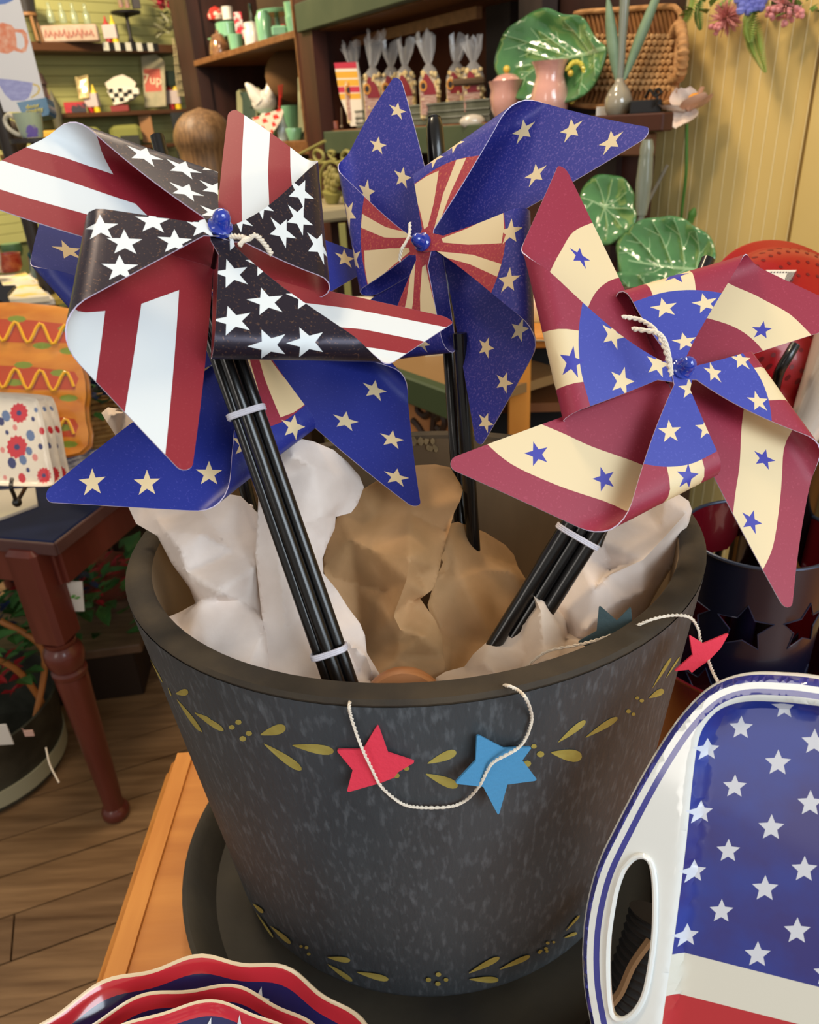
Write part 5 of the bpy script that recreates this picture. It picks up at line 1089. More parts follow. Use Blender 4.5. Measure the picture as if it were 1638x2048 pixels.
obj('comb', join(*[ball(3.5*s_, tuple(o_(18+3.5*j, 113-2*abs(j-1))), 8) for j in range(3)]), mat('comb_red', 'a8453c', .4), chk, True)
obj('beak', tube([o_(28, 106), o_(34, 104)], [2.4*s_, .3*s_], 8), mat('beak_yellow', 'c89a3c', .4), chk)
item('jade_bowl_under_hen', 'jade bowl on which the white hen stands', 'bowl', 536, 1.44, z2, [(.1, 0), (14, 0), (26, 26), (27, 38), (.1, 36)], M_jade)
P = onshelf(528, 1.335, z2); s_ = depth(P)/F
M_gh = [mat('gingham_white', 'd8c8b8', .9), mat('gingham_red', 'c03028', .9)]
gO = [(505, 236), (560, 218), (566, 226), (552, 258), (530, 284), (520, 260)]
gr = [([(506+11*i+7*j, 232+11*j-4*i), (514+11*i+7*j, 229+11*j-4*i), (518+11*i+7*j, 237+11*j-4*i), (510+11*i+7*j, 240+11*j-4*i)], 1) for i in range(5) for j in range(5) if (i+j) % 2 == 0]
tag(slab('gingham_cloth', gO, gr, M_gh, (P, -N), .004, 6, relief=lambda x, y: .004*math.sin(x*.3)), 'red and white gingham cloth hanging over the edge of the lower shelf', 'cloth')
tag(obj('red_fork', join(tube([onshelf(560, 1.38, z2)+np.array([0, 0, .04]), onshelf(571, 1.38, z2)+np.array([0, 0, .16])], .006, 8), *[tube([onshelf(571+k, 1.38, z2)+np.array([0, 0, .155]), onshelf(574+2*k, 1.38, z2)+np.array([0, 0, .20])], .0025, 6) for k in (-2, 0, 2)]), mat('fork_red', 'b02a24', .4)), 'red serving fork leaning beside the white hen', 'fork')
item('jade_cup', 'jade cup between the red fork and the tall metal tray', 'cup', 584, 1.46, z2, [(.1, 0), (12, 0), (18, 24), (20, 60), (18, 60), (.1, 50)], M_jade)
item('white_bottle', 'white topped glass bottle on the lower shelf by the gingham cloth', 'bottle', 568, 1.375, z2, [(.1, 0), (10, 0), (12, 16), (7, 34), (5, 46), (.1, 47)], mat('frosted_white', 'b9c4bc', .2, coat=1))
item('jade_bowl', 'jade bowl at the right of the lower shelf beside the pink jar', 'bowl', 590, 1.385, z2, [(.1, 0), (12, 0), (17, 20), (16, 22), (.1, 10)], M_jade)
item('pink_jar', 'small pink jar with yellow lid in front of the tall metal tray', 'jar', 620, 1.368, z2, [(.1, 0), (8, 0), (8, 24), (7, 26), (7, 31), (.1, 32)], mat('pink_label', 'b39a9c', .5))
# kettle-like brown round object
tag(obj('woven_hat', ball(.13, tuple(on_b(590, 150, 1.56)), 20, (1, .5, .8)), mat('woven_brown', '6a4a28', .8), None, True), 'round woven brown hat at the back of the lower shelf', 'hat')
tag(obj('blue_dish', ball(.05, tuple(onshelf(600, 1.5, 1.36)), 14, (1.3, 1, .4)), mat('blue_glaze', '1f5c7c', .3), None, True), 'blue dish behind the green iron scrollwork', 'dish')

# ---------------------------------------------------------------- popcorn bags in a galvanised tray
z3 = 1.485
gt = thing('galvanised_tray', 'long galvanised metal tray holding popcorn bags on the green edged shelf', 'tray', onshelf(840, 1.45, z3))
aL, aR = on_b(713, 245, 1.39)@U, on_b(982, 225, 1.39)@U
aL2 = onshelf(713, 1.40, z3)@U; aR2 = onshelf(980, 1.40, z3)@U
hgt = .058
obj('tray_wall', join(sbox(aL2, aR2, 1.40, 1.405, z3+.002, z3+hgt), sbox(aL2, aR2, 1.545, 1.55, z3+.002, z3+hgt), sbox(aL2, aL2+.005, 1.405, 1.545, z3+.002, z3+hgt), sbox(aR2-.005, aR2, 1.405, 1.545, z3+.002, z3+hgt), sbox(aL2, aR2, 1.405, 1.545, z3+.002, z3+.006)), M_gl, gt)
obj('tray_rib', join(*[xf(tube([W(aL2, 1.399, z3+zz_), W(aR2, 1.399, z3+zz_)], .0025, 6), (0, 0, 0)) for zz_ in (.018, .034, .054)]), M_gl, gt, True)
M_cel = mat('cellophane', 'd8d6d4', .06, alpha=.30, coat=1, bump=1.0, bscale=45); M_pop = mat('popcorn', 'd8b877', .8, col2='e8d4a4', scale=60, bump=.6); M_plb = mat('popcorn_label', 'c9a898', .6, col2='a87868', scale=60, stretch=(1, 1, 4)); M_crd = mat('card_crimson', '8c1c24', .5); M_oro = mat('card_orange', 'd08a30', .5); M_blk = mat('card_dark', '2a1a14', .5)
bags = [('left most popcorn bag beside the striped towel', 716, 1.43, 128, 195, 0), ('second popcorn bag from the left in the galvanised tray', 752, 1.42, 124, 200, 1), ('third popcorn bag from the left, tall loose cellophane', 788, 1.46, 112, 190, 2), ('fourth popcorn bag, partly behind the starry pinwheel tip', 815, 1.43, 130, 190, 0),
        ('popcorn bag with tall tied top right of the starry pinwheel tip', 862, 1.42, 115, 200, 1), ('popcorn bag with silver twisted neck, second from right', 915, 1.46, 105, 185, 0), ('right most popcorn bag with cellophane flaring right', 948, 1.43, 108, 190, 2)]
for j, (lb, px, b, yt, yb, k) in enumerate(bags):
    P = onshelf(px, b, z3+.008); s_ = depth(P)/F; th = thing('popcorn_bag', lb, 'popcorn bag', P, 'popcorn bags in the galvanised tray'); rnd = random.Random(j)
    w = 21*s_; h = 88*s_
    d = box(1.9*w, 1.0*w, h*.9, (0, 0, 0), .012); lump = [d]
    for q in range(46):
        zz_ = rnd.uniform(.3, 1.0); xx_ = rnd.uniform(-.85, 1.0)*w*(1 if zz_ < .8 else .8); lump.append(ball(.0062*rnd.uniform(.8, 1.25), (xx_, -.5*w+rnd.uniform(-.1, .12)*w, h*zz_), 6, (1, .9, rnd.uniform(.8, 1.2))))
    po = obj('popcorn', xf(join(*lump), P, face(P)), M_pop, th, True); po['kind'] = 'stuff'
    d = box(1.5*w, .002, h*.52, (-.15*w, -.66*w, .02), .001); obj('front_label', xf(d, P, face(P)), M_plb, th)
    O_ = [(-.3*w, .0), (.9*w, 0), (.7*w, .2*h), (.2*w, .38*h), (-.1*w, .42*h), (-.3*w, .3*h)]
    V = [(x-.3*w, -.72*w, h*.54+y) for x, y in O_]; obj('corner_card', xf((V+[(x, y+.002, z) for x, y, z in V], [(0, 1, 2, 3, 4, 5), (11, 10, 9, 8, 7, 6)], None), P, face(P)), M_crd, th)
    d = lathe([(.0001, 0), (.34*w, 0), (.34*w, .002), (.0001, .002)], 20, caps=False); d = xf(d, (0, 0, 0), 0, math.pi/2, 0, (1, 1.35, 1)); d = xf(d, (-.6*w, -.74*w, h*.72)); obj('round_badge', xf(d, P, face(P)), M_oro, th)
    d = lathe([(.0001, 0), (.2*w, 0), (.2*w, .001), (.0001, .001)], 16, caps=False); d = xf(d, (0, 0, 0), 0, math.pi/2, 0, (1, 1.3, 1)); d = xf(d, (-.6*w, -.74*w-.0022, h*.72)); obj('badge_mark', xf(d, P, face(P)), M_blk, th)
    # cellophane: gathered neck and flared top
    nn = 26; tall = 1+.35*(k == 1)+.12*rnd.uniform(-1, 1); ph = rnd.random()*6
    pr = [(w*1.02, h*.55), (w*.98, h*.85), (w*.62, h*1.05), (w*.26, h*1.14), (w*.34, h*1.2), (w*.60, h*(1.2+.16*tall)), (w*.78, h*(1.2+.36*tall))]
    V, Fc = [], []
    lean_ = rnd.uniform(-.9, .9)*w
    for qi, (r_, z_) in enumerate(pr):
        for i in range(nn):
            a = 2*math.pi*i/nn; top = z_ > h*1.15; f_ = 1+(.30*math.sin(a*4+ph)+.22*math.sin(a*9+ph*2+qi)+.10*rnd.uniform(-1, 1))*(1 if top else .12)
            V.append((r_*f_*math.cos(a)+lean_*max(0, (z_/h-1.1)), .55*r_*f_*math.sin(a), z_+((.10*math.sin(a*3+ph)+rnd.uniform(-.05, .05))*h if qi == 6 else 0)))
    for q in range(len(pr)-1):
        for i in range(nn): Fc.append((q*nn+i, q*nn+(i+1) % nn, (q+1)*nn+(i+1) % nn, (q+1)*nn+i))
    obj('cellophane_top', xf((V, Fc, None), P, face(P)), M_cel, th)
# striped towel card at left
pn = (onshelf(692, 1.40, z3), -N)
tag(slab('striped_towel', [(668, 126), (712, 124), (722, 200), (727, 250), (702, 253), (692, 225), (680, 195)], [([(660, 118), (740, 116), (740, 136), (660, 138)], 1), ([(660, 144), (740, 142), (740, 155), (660, 157)], 2), ([(660, 160), (740, 158), (740, 171), (660, 173)], 2), ([(660, 174), (740, 172), (740, 184), (660, 186)], 1), ([(660, 188), (740, 186), (740, 197), (660, 200)], 2)],
    [mat('towel_cream', 'dcd4c8', .8), mat('towel_pinkred', 'bb2c48', .8), mat('towel_gold', 'd9a437', .8)], pn, .008, 8), 'white towel with crimson and gold stripes at the left of the popcorn', 'towel')
bitem('amber_box', 'small amber box on the shelf left of the striped towel', 'box', 666, 1.40, z3, 20, 16, .03, mat('amber', '9c4a24', .3, coat=.8), .2)
obj_ = tag(obj('sauce_ladle', join(tube([onshelf(684, 1.39, z3)+np.array([0, 0, .01]), onshelf(686, 1.39, z3)+np.array([0, 0, .07])], .002, 6), ball(.006, tuple(onshelf(684, 1.39, z3)+np.array([0, 0, .01])), 8)), mat('dull_metal', '8a7a66', .4, .6)), 'thin metal pick beside the amber box', 'pick')
tag(obj('clear_dome', ball(.03, tuple(onshelf(945, 1.372, z3)+np.array([0, 0, .004])), 16, (1.2, .5, .6)), mat('milky_plastic', 'c9bfae', .2, coat=.8), None, True), 'small milky plastic dome on the green shelf edge', 'dome')
bitem('bark_branch', 'short brown branch handle across the right popcorn bags', 'branch', 938, 1.405, z3+.092, 66, 13, .018, mat('bark', '5c4630', .8, col2='46341f', scale=20), .03, .005)

# ---------------------------------------------------------------- pink pottery
M_pk = mat('pink_glaze', 'cf9488', .15, col2='d8a898', scale=6, coat=1)
sb_ = thing('sugar_bowl', 'pink glazed sugar bowl with pointed petal rim and yellow berry knob', 'sugar bowl', onshelf(1013, 1.40, z3))
P = onshelf(1013, 1.40, z3); s_ = depth(P)/F
obj('bowl', lathe([(.0001, 0), (20*s_, 0), (30*s_, 20*s_), (33*s_, 42*s_), (31*s_, 54*s_), (37*s_, 70*s_), (35*s_, 70*s_), (29*s_, 55*s_), (.0001, 50*s_)], 40, tuple(P+np.array([0, 0, .001])), caps=False, wob=lambda a, z: 1+.04*math.cos(5*a)*(z > 55*s_)), M_pk, sb_, True, ang=60)
obj('lid', lathe([(31*s_, 60*s_), (28*s_, 72*s_), (18*s_, 80*s_), (6*s_, 83*s_), (.0001, 84*s_)], 32, tuple(P), caps=False), M_pk, sb_, True)
obj('berry_knob', ball(7*s_, tuple(P+np.array([0, 0, 90*s_])), 12), mat('berry_yellow', 'd8b43c', .3, coat=.7), sb_, True)
ct_ = thing('creamer_jug', 'pink glazed jug with twisted yellow handle beside the sugar bowl', 'jug', onshelf(1098, 1.385, z3)); P = onshelf(1098, 1.385, z3); s_ = depth(P)/F
obj('jug_body', lathe([(.0001, 0), (24*s_, 0), (36*s_, 16*s_), (38*s_, 36*s_), (32*s_, 58*s_), (27*s_, 74*s_), (30*s_, 90*s_), (36*s_, 100*s_), (34*s_, 100*s_), (25*s_, 76*s_), (30*s_, 40*s_), (.0001, 10*s_)], 40, tuple(P+np.array([0, 0, .001])), caps=False, wob=lambda a, z: 1+.55*max(0, math.cos(a-math.radians(120)))**8*max(0, (z/s_-74)/30)), M_pk, ct_, True, ang=60)
hd5 = FV(P)+U*.9; hd5 /= np.linalg.norm(hd5); hp = [P+hd5*1.12*x*s_+np.array([0, 0, y*s_]) for x, y in ((30, 84), (42, 94), (54, 92), (62, 78), (62, 58), (54, 40), (40, 26))]
S = spline(hp, 10); obj('twisted_handle', join(tube([p+np.array([0, 0, 1])*.002*math.sin(j*.8)+U*.002*math.cos(j*.8) for j, p in enumerate(S)], .0042, 8), tube([p-np.array([0, 0, 1])*.002*math.sin(j*.8)-U*.002*math.cos(j*.8) for j, p in enumerate(S)], .0042, 8)), mat('handle_yellow', 'd8cc50', .25, coat=.8), ct_, True)
obj('berry_knob', ball(6*s_, tuple(P+FV(P)*34*s_+np.array([0, -.03, 76*s_])), 10), mat('berry_yellow', 'd8b43c', .3), ct_, True)

# ---------------------------------------------------------------- cabbage leaf plates
M_lp = [mat('leaf_glaze', '30643a', .13, col2='568c54', scale=9, detail=5, coat=1, bump=.35, bscale=35, lo=.3, hi=.7), mat('leaf_vein', '8fb488', .18, coat=1)]
def taper(a, b, w0, w1):
    a = np.array(a, float); b = np.array(b, float); d = b-a; L = np.linalg.norm(d); n_ = np.array([-d[1], d[0]])/L
    return [tuple(a+n_*w0/2), tuple(b+n_*w1/2), tuple(b-n_*w1/2), tuple(a-n_*w0/2)]
def leafplate(lab, outl, stem, tips, pn, dish=.016, veins=None, step=9, wv=5, sub=True):
    O_ = [tuple(p) for p in spline(outl, 4, True)]; f = sdist(O_); rg = []
    a, b = np.array(stem[0], float), np.array(stem[1], float); rg.append((taper(a, b, wv*1.7, wv*.5), 1)); segs = [(a, b, wv)]
    for i, (u_, t_) in enumerate(tips):
        p = a+(b-a)*u_; rg.append((taper(p, t_, wv*.6, 1.2), 1)); segs.append((p, np.array(t_, float), wv*.5))
        if sub:
            for v_, sd_ in ((.45, 1), (.7, -1)):
                m = p+(np.array(t_)-p)*v_; d = np.array(t_)-p; d = d/np.linalg.norm(d); q = m+(d*.9+np.array([-d[1], d[0]])*sd_*.8)*np.linalg.norm(np.array(t_)-p)*.28
                rg.append((taper(m, q, 2.2, .8), 1))
    def rel(x, y):
        d = f(x, y); h = -dish*sm(d/45)+.0035*math.sin(x*.11+y*.04)*(1-sm(d/30)); best = 0
        for p, q, w_ in segs:
            v = q-p; t = max(0, min(1, ((x-p[0])*v[0]+(y-p[1])*v[1])/(v@v))); r = math.hypot(x-p[0]-v[0]*t, y-p[1]-v[1]*t); best = max(best, .0035*math.exp(-(r/(w_*1.1))**2))
        return h+best
    return tag(slab('leaf_plate', O_, rg, M_lp, pn, .006, step, None, rel, fine=7, ang=180), lab, 'plate', 'cabbage leaf plates')
n2 = -N*.985+np.array([0, 0, .17]); n2 /= np.linalg.norm(n2)
n1 = -N*.93+np.array([0, 0, .36]); n1 /= np.linalg.norm(n1)
leafplate('large round cabbage leaf plate leaning behind the pink jug', [(1000, 85), (1012, 62), (1040, 40), (1065, 22), (1095, 16), (1118, 26), (1140, 30), (1160, 32), (1178, 55), (1195, 80), (1209, 92), (1210, 105), (1200, 140), (1180, 175), (1150, 200), (1110, 208), (1060, 205), (1020, 190), (1000, 160), (990, 125)],
          ((1210, 96), (1025, 132)), [(.2, (1128, 42)), (.38, (1070, 60)), (.6, (1030, 95)), (.42, (1010, 70)), (.15, (1190, 150)), (.3, (1160, 190)), (.5, (1090, 195)), (.72, (1025, 165)), (.1, (1170, 60))], (on_b(1110, 205, 1.395), n2), .018)
leafplate('small round cabbage leaf plate with pale glossy centre, behind the crimson pinwheel', [(1155, 400), (1165, 372), (1190, 352), (1225, 350), (1250, 358), (1265, 385), (1264, 410), (1271, 430), (1262, 455), (1235, 475), (1215, 490), (1185, 485), (1165, 460), (1155, 430)],
          ((1205, 412), (1180, 400)), [(.1, (1195, 360)), (.1, (1225, 358)), (.1, (1255, 385)), (.1, (1262, 418)), (.1, (1245, 455)), (.1, (1215, 480)), (.1, (1185, 470)), (.9, (1162, 430)), (.9, (1163, 395))], (on_b(1215, 485, 1.30), n1), .014, wv=4, sub=False)
leafplate('wide cabbage leaf plate above the crimson pinwheel, its rim near the yellow wall', [(1232, 510), (1232, 485), (1250, 462), (1285, 440), (1320, 433), (1360, 434), (1385, 450), (1410, 465), (1427, 490), (1429, 520), (1400, 545), (1350, 560), (1290, 565), (1245, 550)],
          ((1425, 545), (1255, 520)), [(.2, (1395, 465)), (.35, (1350, 440)), (.5, (1305, 442)), (.65, (1262, 465)), (.85, (1240, 495)), (.3, (1350, 556)), (.6, (1285, 560))], (on_b(1330, 560, 1.24), n1), .014)
leafplate('green leaf plate edge low behind the crimson pinwheel top flap', [(1215, 560), (1235, 545), (1290, 545), (1330, 552), (1330, 600), (1290, 640), (1240, 640), (1215, 610)], ((1320, 560), (1225, 600)), [(.3, (1280, 550)), (.6, (1245, 560)), (.4, (1290, 620))], (on_b(1270, 640, 1.18), n1), .01)
# small counter below carrying the plates
lc = thing('low_display_counter', 'dark counter below the shelf carrying the lower cabbage leaf plates', 'counter', W(-1.35, 1.45, 0))
zc = on_b(1330, 565, 1.24)[2]-.012
obj('counter_top', sbox(-1.45, -.98, 1.16, 1.40, zc-.02, zc, .003), M_dk2, lc); obj('counter_body', sbox(-1.42, -1.06, 1.18, 1.39, 0, zc-.021), M_dk, lc)
bk3 = thing('plate_stand', 'black wire stand raising the small cabbage leaf plate', 'stand', on_b(1215, 485, 1.31))
p_ = on_b(1215, 488, 1.31); obj('stand_wire', join(tube([p_+U*.03, p_+U*.04+np.array([0, 0, -(p_[2]-zc)])], .003, 6), tube([p_-U*.03, p_-U*.04+np.array([0, 0, -(p_[2]-zc)])], .003, 6), tube([p_-U*.03, p_+U*.03], .003, 6)), M_rod, bk3)

# ---------------------------------------------------------------- seagrass tray
M_sg = mat('seagrass', '9a6c3e', .8, col2='b98a58', scale=40, stretch=(1, 1, 3), bump=.5, bscale=80); M_sg2 = mat('seagrass_dark', '7a4c26', .8, col2='94622f', scale=50, bump=.5, bscale=90)
sg = thing('seagrass_tray', 'rectangular woven seagrass tray with looped handle standing behind the onion vase', 'tray', on_b(1260, 215, 1.45))
pn = (on_b(1260, 215, 1.445), n2)
O_ = [(1162, 26), (1250, 20), (1340, 14), (1358, 22), (1364, 40), (1355, 120), (1350, 190), (1340, 205), (1310, 212), (1220, 214), (1155, 210), (1140, 195), (1145, 100), (1152, 40)]
fsg = sdist(O_); slab('tray_base', O_, [], [M_sg2], pn, .012, 14, sg, lambda x, y: -.02*sm((fsg(x, y)-4)/22))
pc = []
for r in range(9):
    y = 70+r*13.0
    for k in range(15):
        x = 1172+k*11+(5 if r % 2 else 0); a = at_pl(x, y+6, *pn)-pn[1]*.015; b_ = at_pl(x+11, y-3, *pn)-pn[1]*.012; pc.append(tube([a, (a+b_)/2+pn[1]*.003, b_], [.003, .008, .003], 6))
braids = obj('braided_base', join(*pc), mat('seagrass_light', 'c09868', .8, col2='a87a48', scale=30, bump=.4), sg, True); braids['kind'] = 'stuff'
rim_ = [at_pl(x, y, *pn)+pn[1]*.004 for x, y in [tuple(p) for p in spline(O_, 3, True)]]; obj('rolled_rim', tube(rim_, .006, 8, True), M_sg, sg, True)
[obj('wall_strand', q, M_sg2, sg, True) for q in ([tube([at_pl(x, 22+(x-1160)*-.03, *pn), at_pl(x+2, 66, *pn)-pn[1]*.012], .0052, 6) for x in range(1165, 1350, 9)]+[tube([at_pl(x, 212, *pn), at_pl(x+2, 182, *pn)-pn[1]*.012], .0052, 6) for x in range(1160, 1345, 9)])]
hd_ = [at_pl(x, y, *pn)+pn[1]*h for x, y, h in ((1348, 66, 0), (1370, 55, .02), (1385, 70, .035), (1392, 100, .04), (1388, 130, .035), (1372, 155, .02), (1345, 160, 0))]
S = spline(hd_, 8); obj('looped_handle', tube(S, [.011+.0015*math.sin(j*1.9) for j in range(len(S))], 10), M_sg, sg, True)
# glass onion vases with succulent leaves
M_og = mat('grey_green_glass', '8a9282', .08, alpha=.62, coat=1); M_suc = mat('aloe_leaf', '7c9478', .5, col2='6a8468', scale=20)
vs_ = thing('onion_vase', 'bulb shaped grey green glass vase with tall neck and two aloe leaves', 'vase', onshelf(1235, 1.40, z3)); P = onshelf(1235, 1.40, z3); s_ = depth(P)/F
obj('bulb', lathe([(.0001, 0), (20*s_, 0), (27*s_, 10*s_), (27*s_, 28*s_), (20*s_, 44*s_), (10*s_, 56*s_), (8*s_, 64*s_)], 32, tuple(P+np.array([0, 0, .001])), caps=False), mat('bulb_glass', '9a917f', .12, col2='86806c', scale=10, coat=1), vs_, True)
obj('glass_neck', lathe([(8*s_, 64*s_), (8*s_, 120*s_), (10*s_, 205*s_), (9*s_, 205*s_), (6.8*s_, 120*s_), (6.8*s_, 66*s_)], 24, tuple(P), caps=False), M_og, vs_, True)
for x0, y0, x1, y1, w_ in ((-5, 62, -32, 205, 11), (8, 62, 74, 235, 10)):
    A_ = [P+FV(P)*(x0+(x1-x0)*t)*s_+np.array([0, .004*math.sin(t*3), (y0+(y1-y0)*t)*s_]) for t in np.linspace(0, 1, 9)]; obj('aloe_leaf', tube(A_, [w_*s_*q for q in (.4, .7, .9, 1, 1, .9, .75, .5, .1)], 10), M_suc, vs_, True)
vs2 = thing('tall_glass_vase', 'slender clear glass vase right of the small cabbage plate', 'vase', on_b(1283, 425, 1.33)); P = on_b(1283, 430, 1.33); s_ = depth(P)/F
obj('vase_body', lathe([(.0001, 0), (10*s_, 0), (13*s_, 20*s_), (16*s_, 60*s_), (14*s_, 100*s_), (13*s_, 108*s_), (14*s_, 120*s_), (10*s_, 135*s_), (8*s_, 136*s_)], 28, tuple(P), caps=False), M_og, vs2, True)
obj('vase_foot', lathe([(.0001, zc-P[2]), (12*s_, zc-P[2]), (6*s_, zc-P[2]+.01), (6*s_, 0), (.0001, 0)], 24, tuple(P), caps=False), M_og, vs2, True)
tag(obj('dry_stalk', tube([on_b(1275, 445, 1.40), on_b(1335, 330, 1.42)], .004, 6), mat('stalk_grey', '7d7668', .7)), 'thin grey stalk leaning across the dark end panel', 'stalk')
# folded card, black hook, poppy
bitem('folded_card', 'small white folded card in front of the onion vase', 'card', 1205, 1.39, z3, 26, 16, .004, mat('card_white', 'd8d4cc', .6), .3, .0006)
bitem('black_rack', 'black iron rack on the shelf right of the onion vase', 'rack', 1290, 1.42, z3, 60, 24, .06, mat('black_iron', '120d0b', .5))
hk = [on_b(1290, 196, 1.405), on_b(1300, 180, 1.405), on_b(1310, 192, 1.405), on_b(1322, 186, 1.405), on_b(1318, 178, 1.405), on_b(1311, 183, 1.405), on_b(1315, 195, 1.405), on_b(1310, 212, 1.405)]
tag(obj('iron_hook', tube(spline(hk, 6), .0028, 8), M_rod, None, True), 'curled black iron hook on the shelf before the seagrass tray', 'hook')
pf = thing('poppy_flower', 'large artificial poppy with white petals and orange centre on a long green stem', 'flower', on_b(1360, 440, 1.52))
pc_ = on_b(1375, 222, 1.45); rnd = random.Random(5)
def petal(c, dirv, upv, L, w_, cup, m, par, seed):
    V, Fc = [], []; dirv = np.array(dirv, float)/np.linalg.norm(dirv); sd_ = np.cross(dirv, upv); sd_ /= np.linalg.norm(sd_); up_ = np.cross(sd_, dirv)
    for i in range(7):
        t = i/6; ww = w_*math.sin(math.pi*(.15+.75*t))**.7
        for j in range(7):
            v = (j-3)/3; V.append(tuple(c+dirv*L*t*(1-.12*v*v)+sd_*ww*v+up_*(cup*t*t+.12*L*v*v+.05*L*math.sin(7*v+seed+4*t))))
    for i in range(6):
        for j in range(6): Fc.append((i*7+j, i*7+j+1, (i+1)*7+j+1, (i+1)*7+j))
    return obj('petal', (V, Fc, None), m, par, True, ang=180)
M_pw = mat('petal_white', 'dcd6ce', .6, col2='d8bcac', scale=12); M_pp = mat('petal_peach', 'd2a184', .6, col2='e0b8a0', scale=15)
for (dx_, dz_, dy_), m_, L in (((-1, .0, -.3), M_pw, .07), ((-.6, .5, .2), M_pw, .055), ((.1, -.6, -.5), M_pw, .05), ((1, .25, -.1), M_pp, .065), ((.3, .4, .3), M_pp, .05)):
    petal(pc_, U*dx_+N*dy_+np.array([0, 0, dz_]), np.array([0, 0, 1.0]), L, .036, .012, m_, pf, dx_*5)
obj('orange_centre', ball(.014, tuple(pc_+U*.018+np.array([0, 0, .022])), 12, (1.2, 1.2, .8)), mat('poppy_orange', 'e0962c', .8, bump=.6), pf, True)
obj('stem', tube(spline([pc_+np.array([0, 0, -.012]), on_b(1373, 290, 1.46), on_b(1372, 350, 1.47), on_b(1362, 440, 1.50), on_b(1358, 520, 1.50)], 6), .0035, 8), mat('stem_green', '4c7a34', .5), pf, True)
obj('stem_leaf', tube(spline([on_b(1378, 450, 1.48), on_b(1384, 430, 1.48), on_b(1390, 415, 1.48)], 4), [.002]+[.008]*3+[.009]*2+[.006, .004, .0005], 6), mat('stem_green', '4c7a34', .5), pf, True)
# sign on top of dark wood
bitem('hanging_sign', 'pale green sign with a red emblem at the top centre of the shelf unit', 'sign', 1236, 1.60, 1.60, 44, 60, .01, mat('pale_sign', '8a9480', .6))
# fix its height: hangs from the panel
bpy.data.objects[-1] if False else None
# ---------------------------------------------------------------- floral garland on the yellow wall, top right
fg = thing('flower_swag', 'hanging swag of pink, blue and green artificial flowers on the yellow wall, top right', 'flower swag', on_b(1500, 30, 1.53))
M_fern = mat('fern_green', '7d9440', .6, col2='94a850', scale=20); M_pf = mat('pink_thistle', 'cc8084', .7, col2='dca09c', scale=30); M_pb = mat('pink_berry', 'd48a8c', .4, coat=.4); M_blu = mat('periwinkle', '6f74c4', .6, col2='8c90d8', scale=20)
def thistle(px, py, r, b=1.49):
    c_ = on_b(px, py, b); s = depth(c_)/F*r; rnd = random.Random(px); ds = []
    for i in range(150):
        v = np.array([rnd.gauss(0, 1), rnd.gauss(0, 1), rnd.gauss(0, 1)]); v /= np.linalg.norm(v); ds.append(tube([c_+v*s*.25, c_+v*s*rnd.uniform(.8, 1.05)], [.0018, .0006], 4))
    o = obj('pink_thistle', join(*ds), M_pf, fg); 
thistle(1452, 35, 34); thistle(1570, 10, 32)
def fern(P_, wd, n_, m):
    S = spline([on_b(x, y, b) for x, y, b in P_], n_); ds = [tube(S, .0015, 5)]
    for j in range(1, len(S)-1):
        t = (S[j+1]-S[j-1]); t /= np.linalg.norm(t); sd_ = np.cross(t, -N); sd_ /= np.linalg.norm(sd_); w_ = wd*math.sin(math.pi*min(1, (j/len(S))*.75+.25))
        for q in (-1, 1): a = S[j]; d_ = sd_*q*.9+t*.5; b_ = a+d_*w_; ds.append(tube([a, (a+b_)/2-N*.003, b_], [.0008, .0016, .0004], 4))
    o = obj('fern_frond', join(*ds), m, fg)
fern([(1495, 20, 1.49), (1505, 60, 1.47), (1515, 100, 1.47), (1532, 145, 1.48)], .022, 12, M_fern); fern([(1510, 10, 1.49), (1500, 50, 1.46), (1502, 85, 1.46)], .018, 9, M_fern); fern([(1390, -20, 1.49), (1385, 15, 1.47), (1368, 45, 1.47)], .016, 10, M_fern)
fern([(1400, 0, 1.49), (1398, 30, 1.48), (1402, 60, 1.48)], .014, 8, mat('stem_green', '4c7a34', .5))
c_ = on_b(1500, -2, 1.46); obj('periwinkle_bloom', join(*[ball(.009, tuple(c_+np.array([.03*math.cos(i*2.4)*(i/22)**.5, -.008, .024*math.sin(i*2.4)*(i/22)**.5])), 8) for i in range(22)]), M_blu, fg, True)
rnd = random.Random(9); br = []
for cx_, cy_, n_ in ((1432, 58, 10), (1545, 28, 12), (1590, 22, 12), (1575, 40, 6)):
    for i in range(n_): p = on_b(cx_+rnd.uniform(-14, 14), cy_+rnd.uniform(-10, 10), 1.47+rnd.uniform(-.01, .01)); br.append(p)
for p in br[:40]: obj('berry', ball(.0052, tuple(p), 8), M_pb, fg, True)
leafy('leaves', on_b(1420, 20, 1.49), .035, 14, mat('swag_leaf', '6a8a3c', .6), fg, .035, 31); leafy('leaves', on_b(1535, 12, 1.50), .05, 22, M_lf, fg, .04, 32); leafy('leaves', on_b(1600, 25, 1.49), .03, 12, mat('swag_leaf', '6a8a3c', .6), fg, .03, 33)
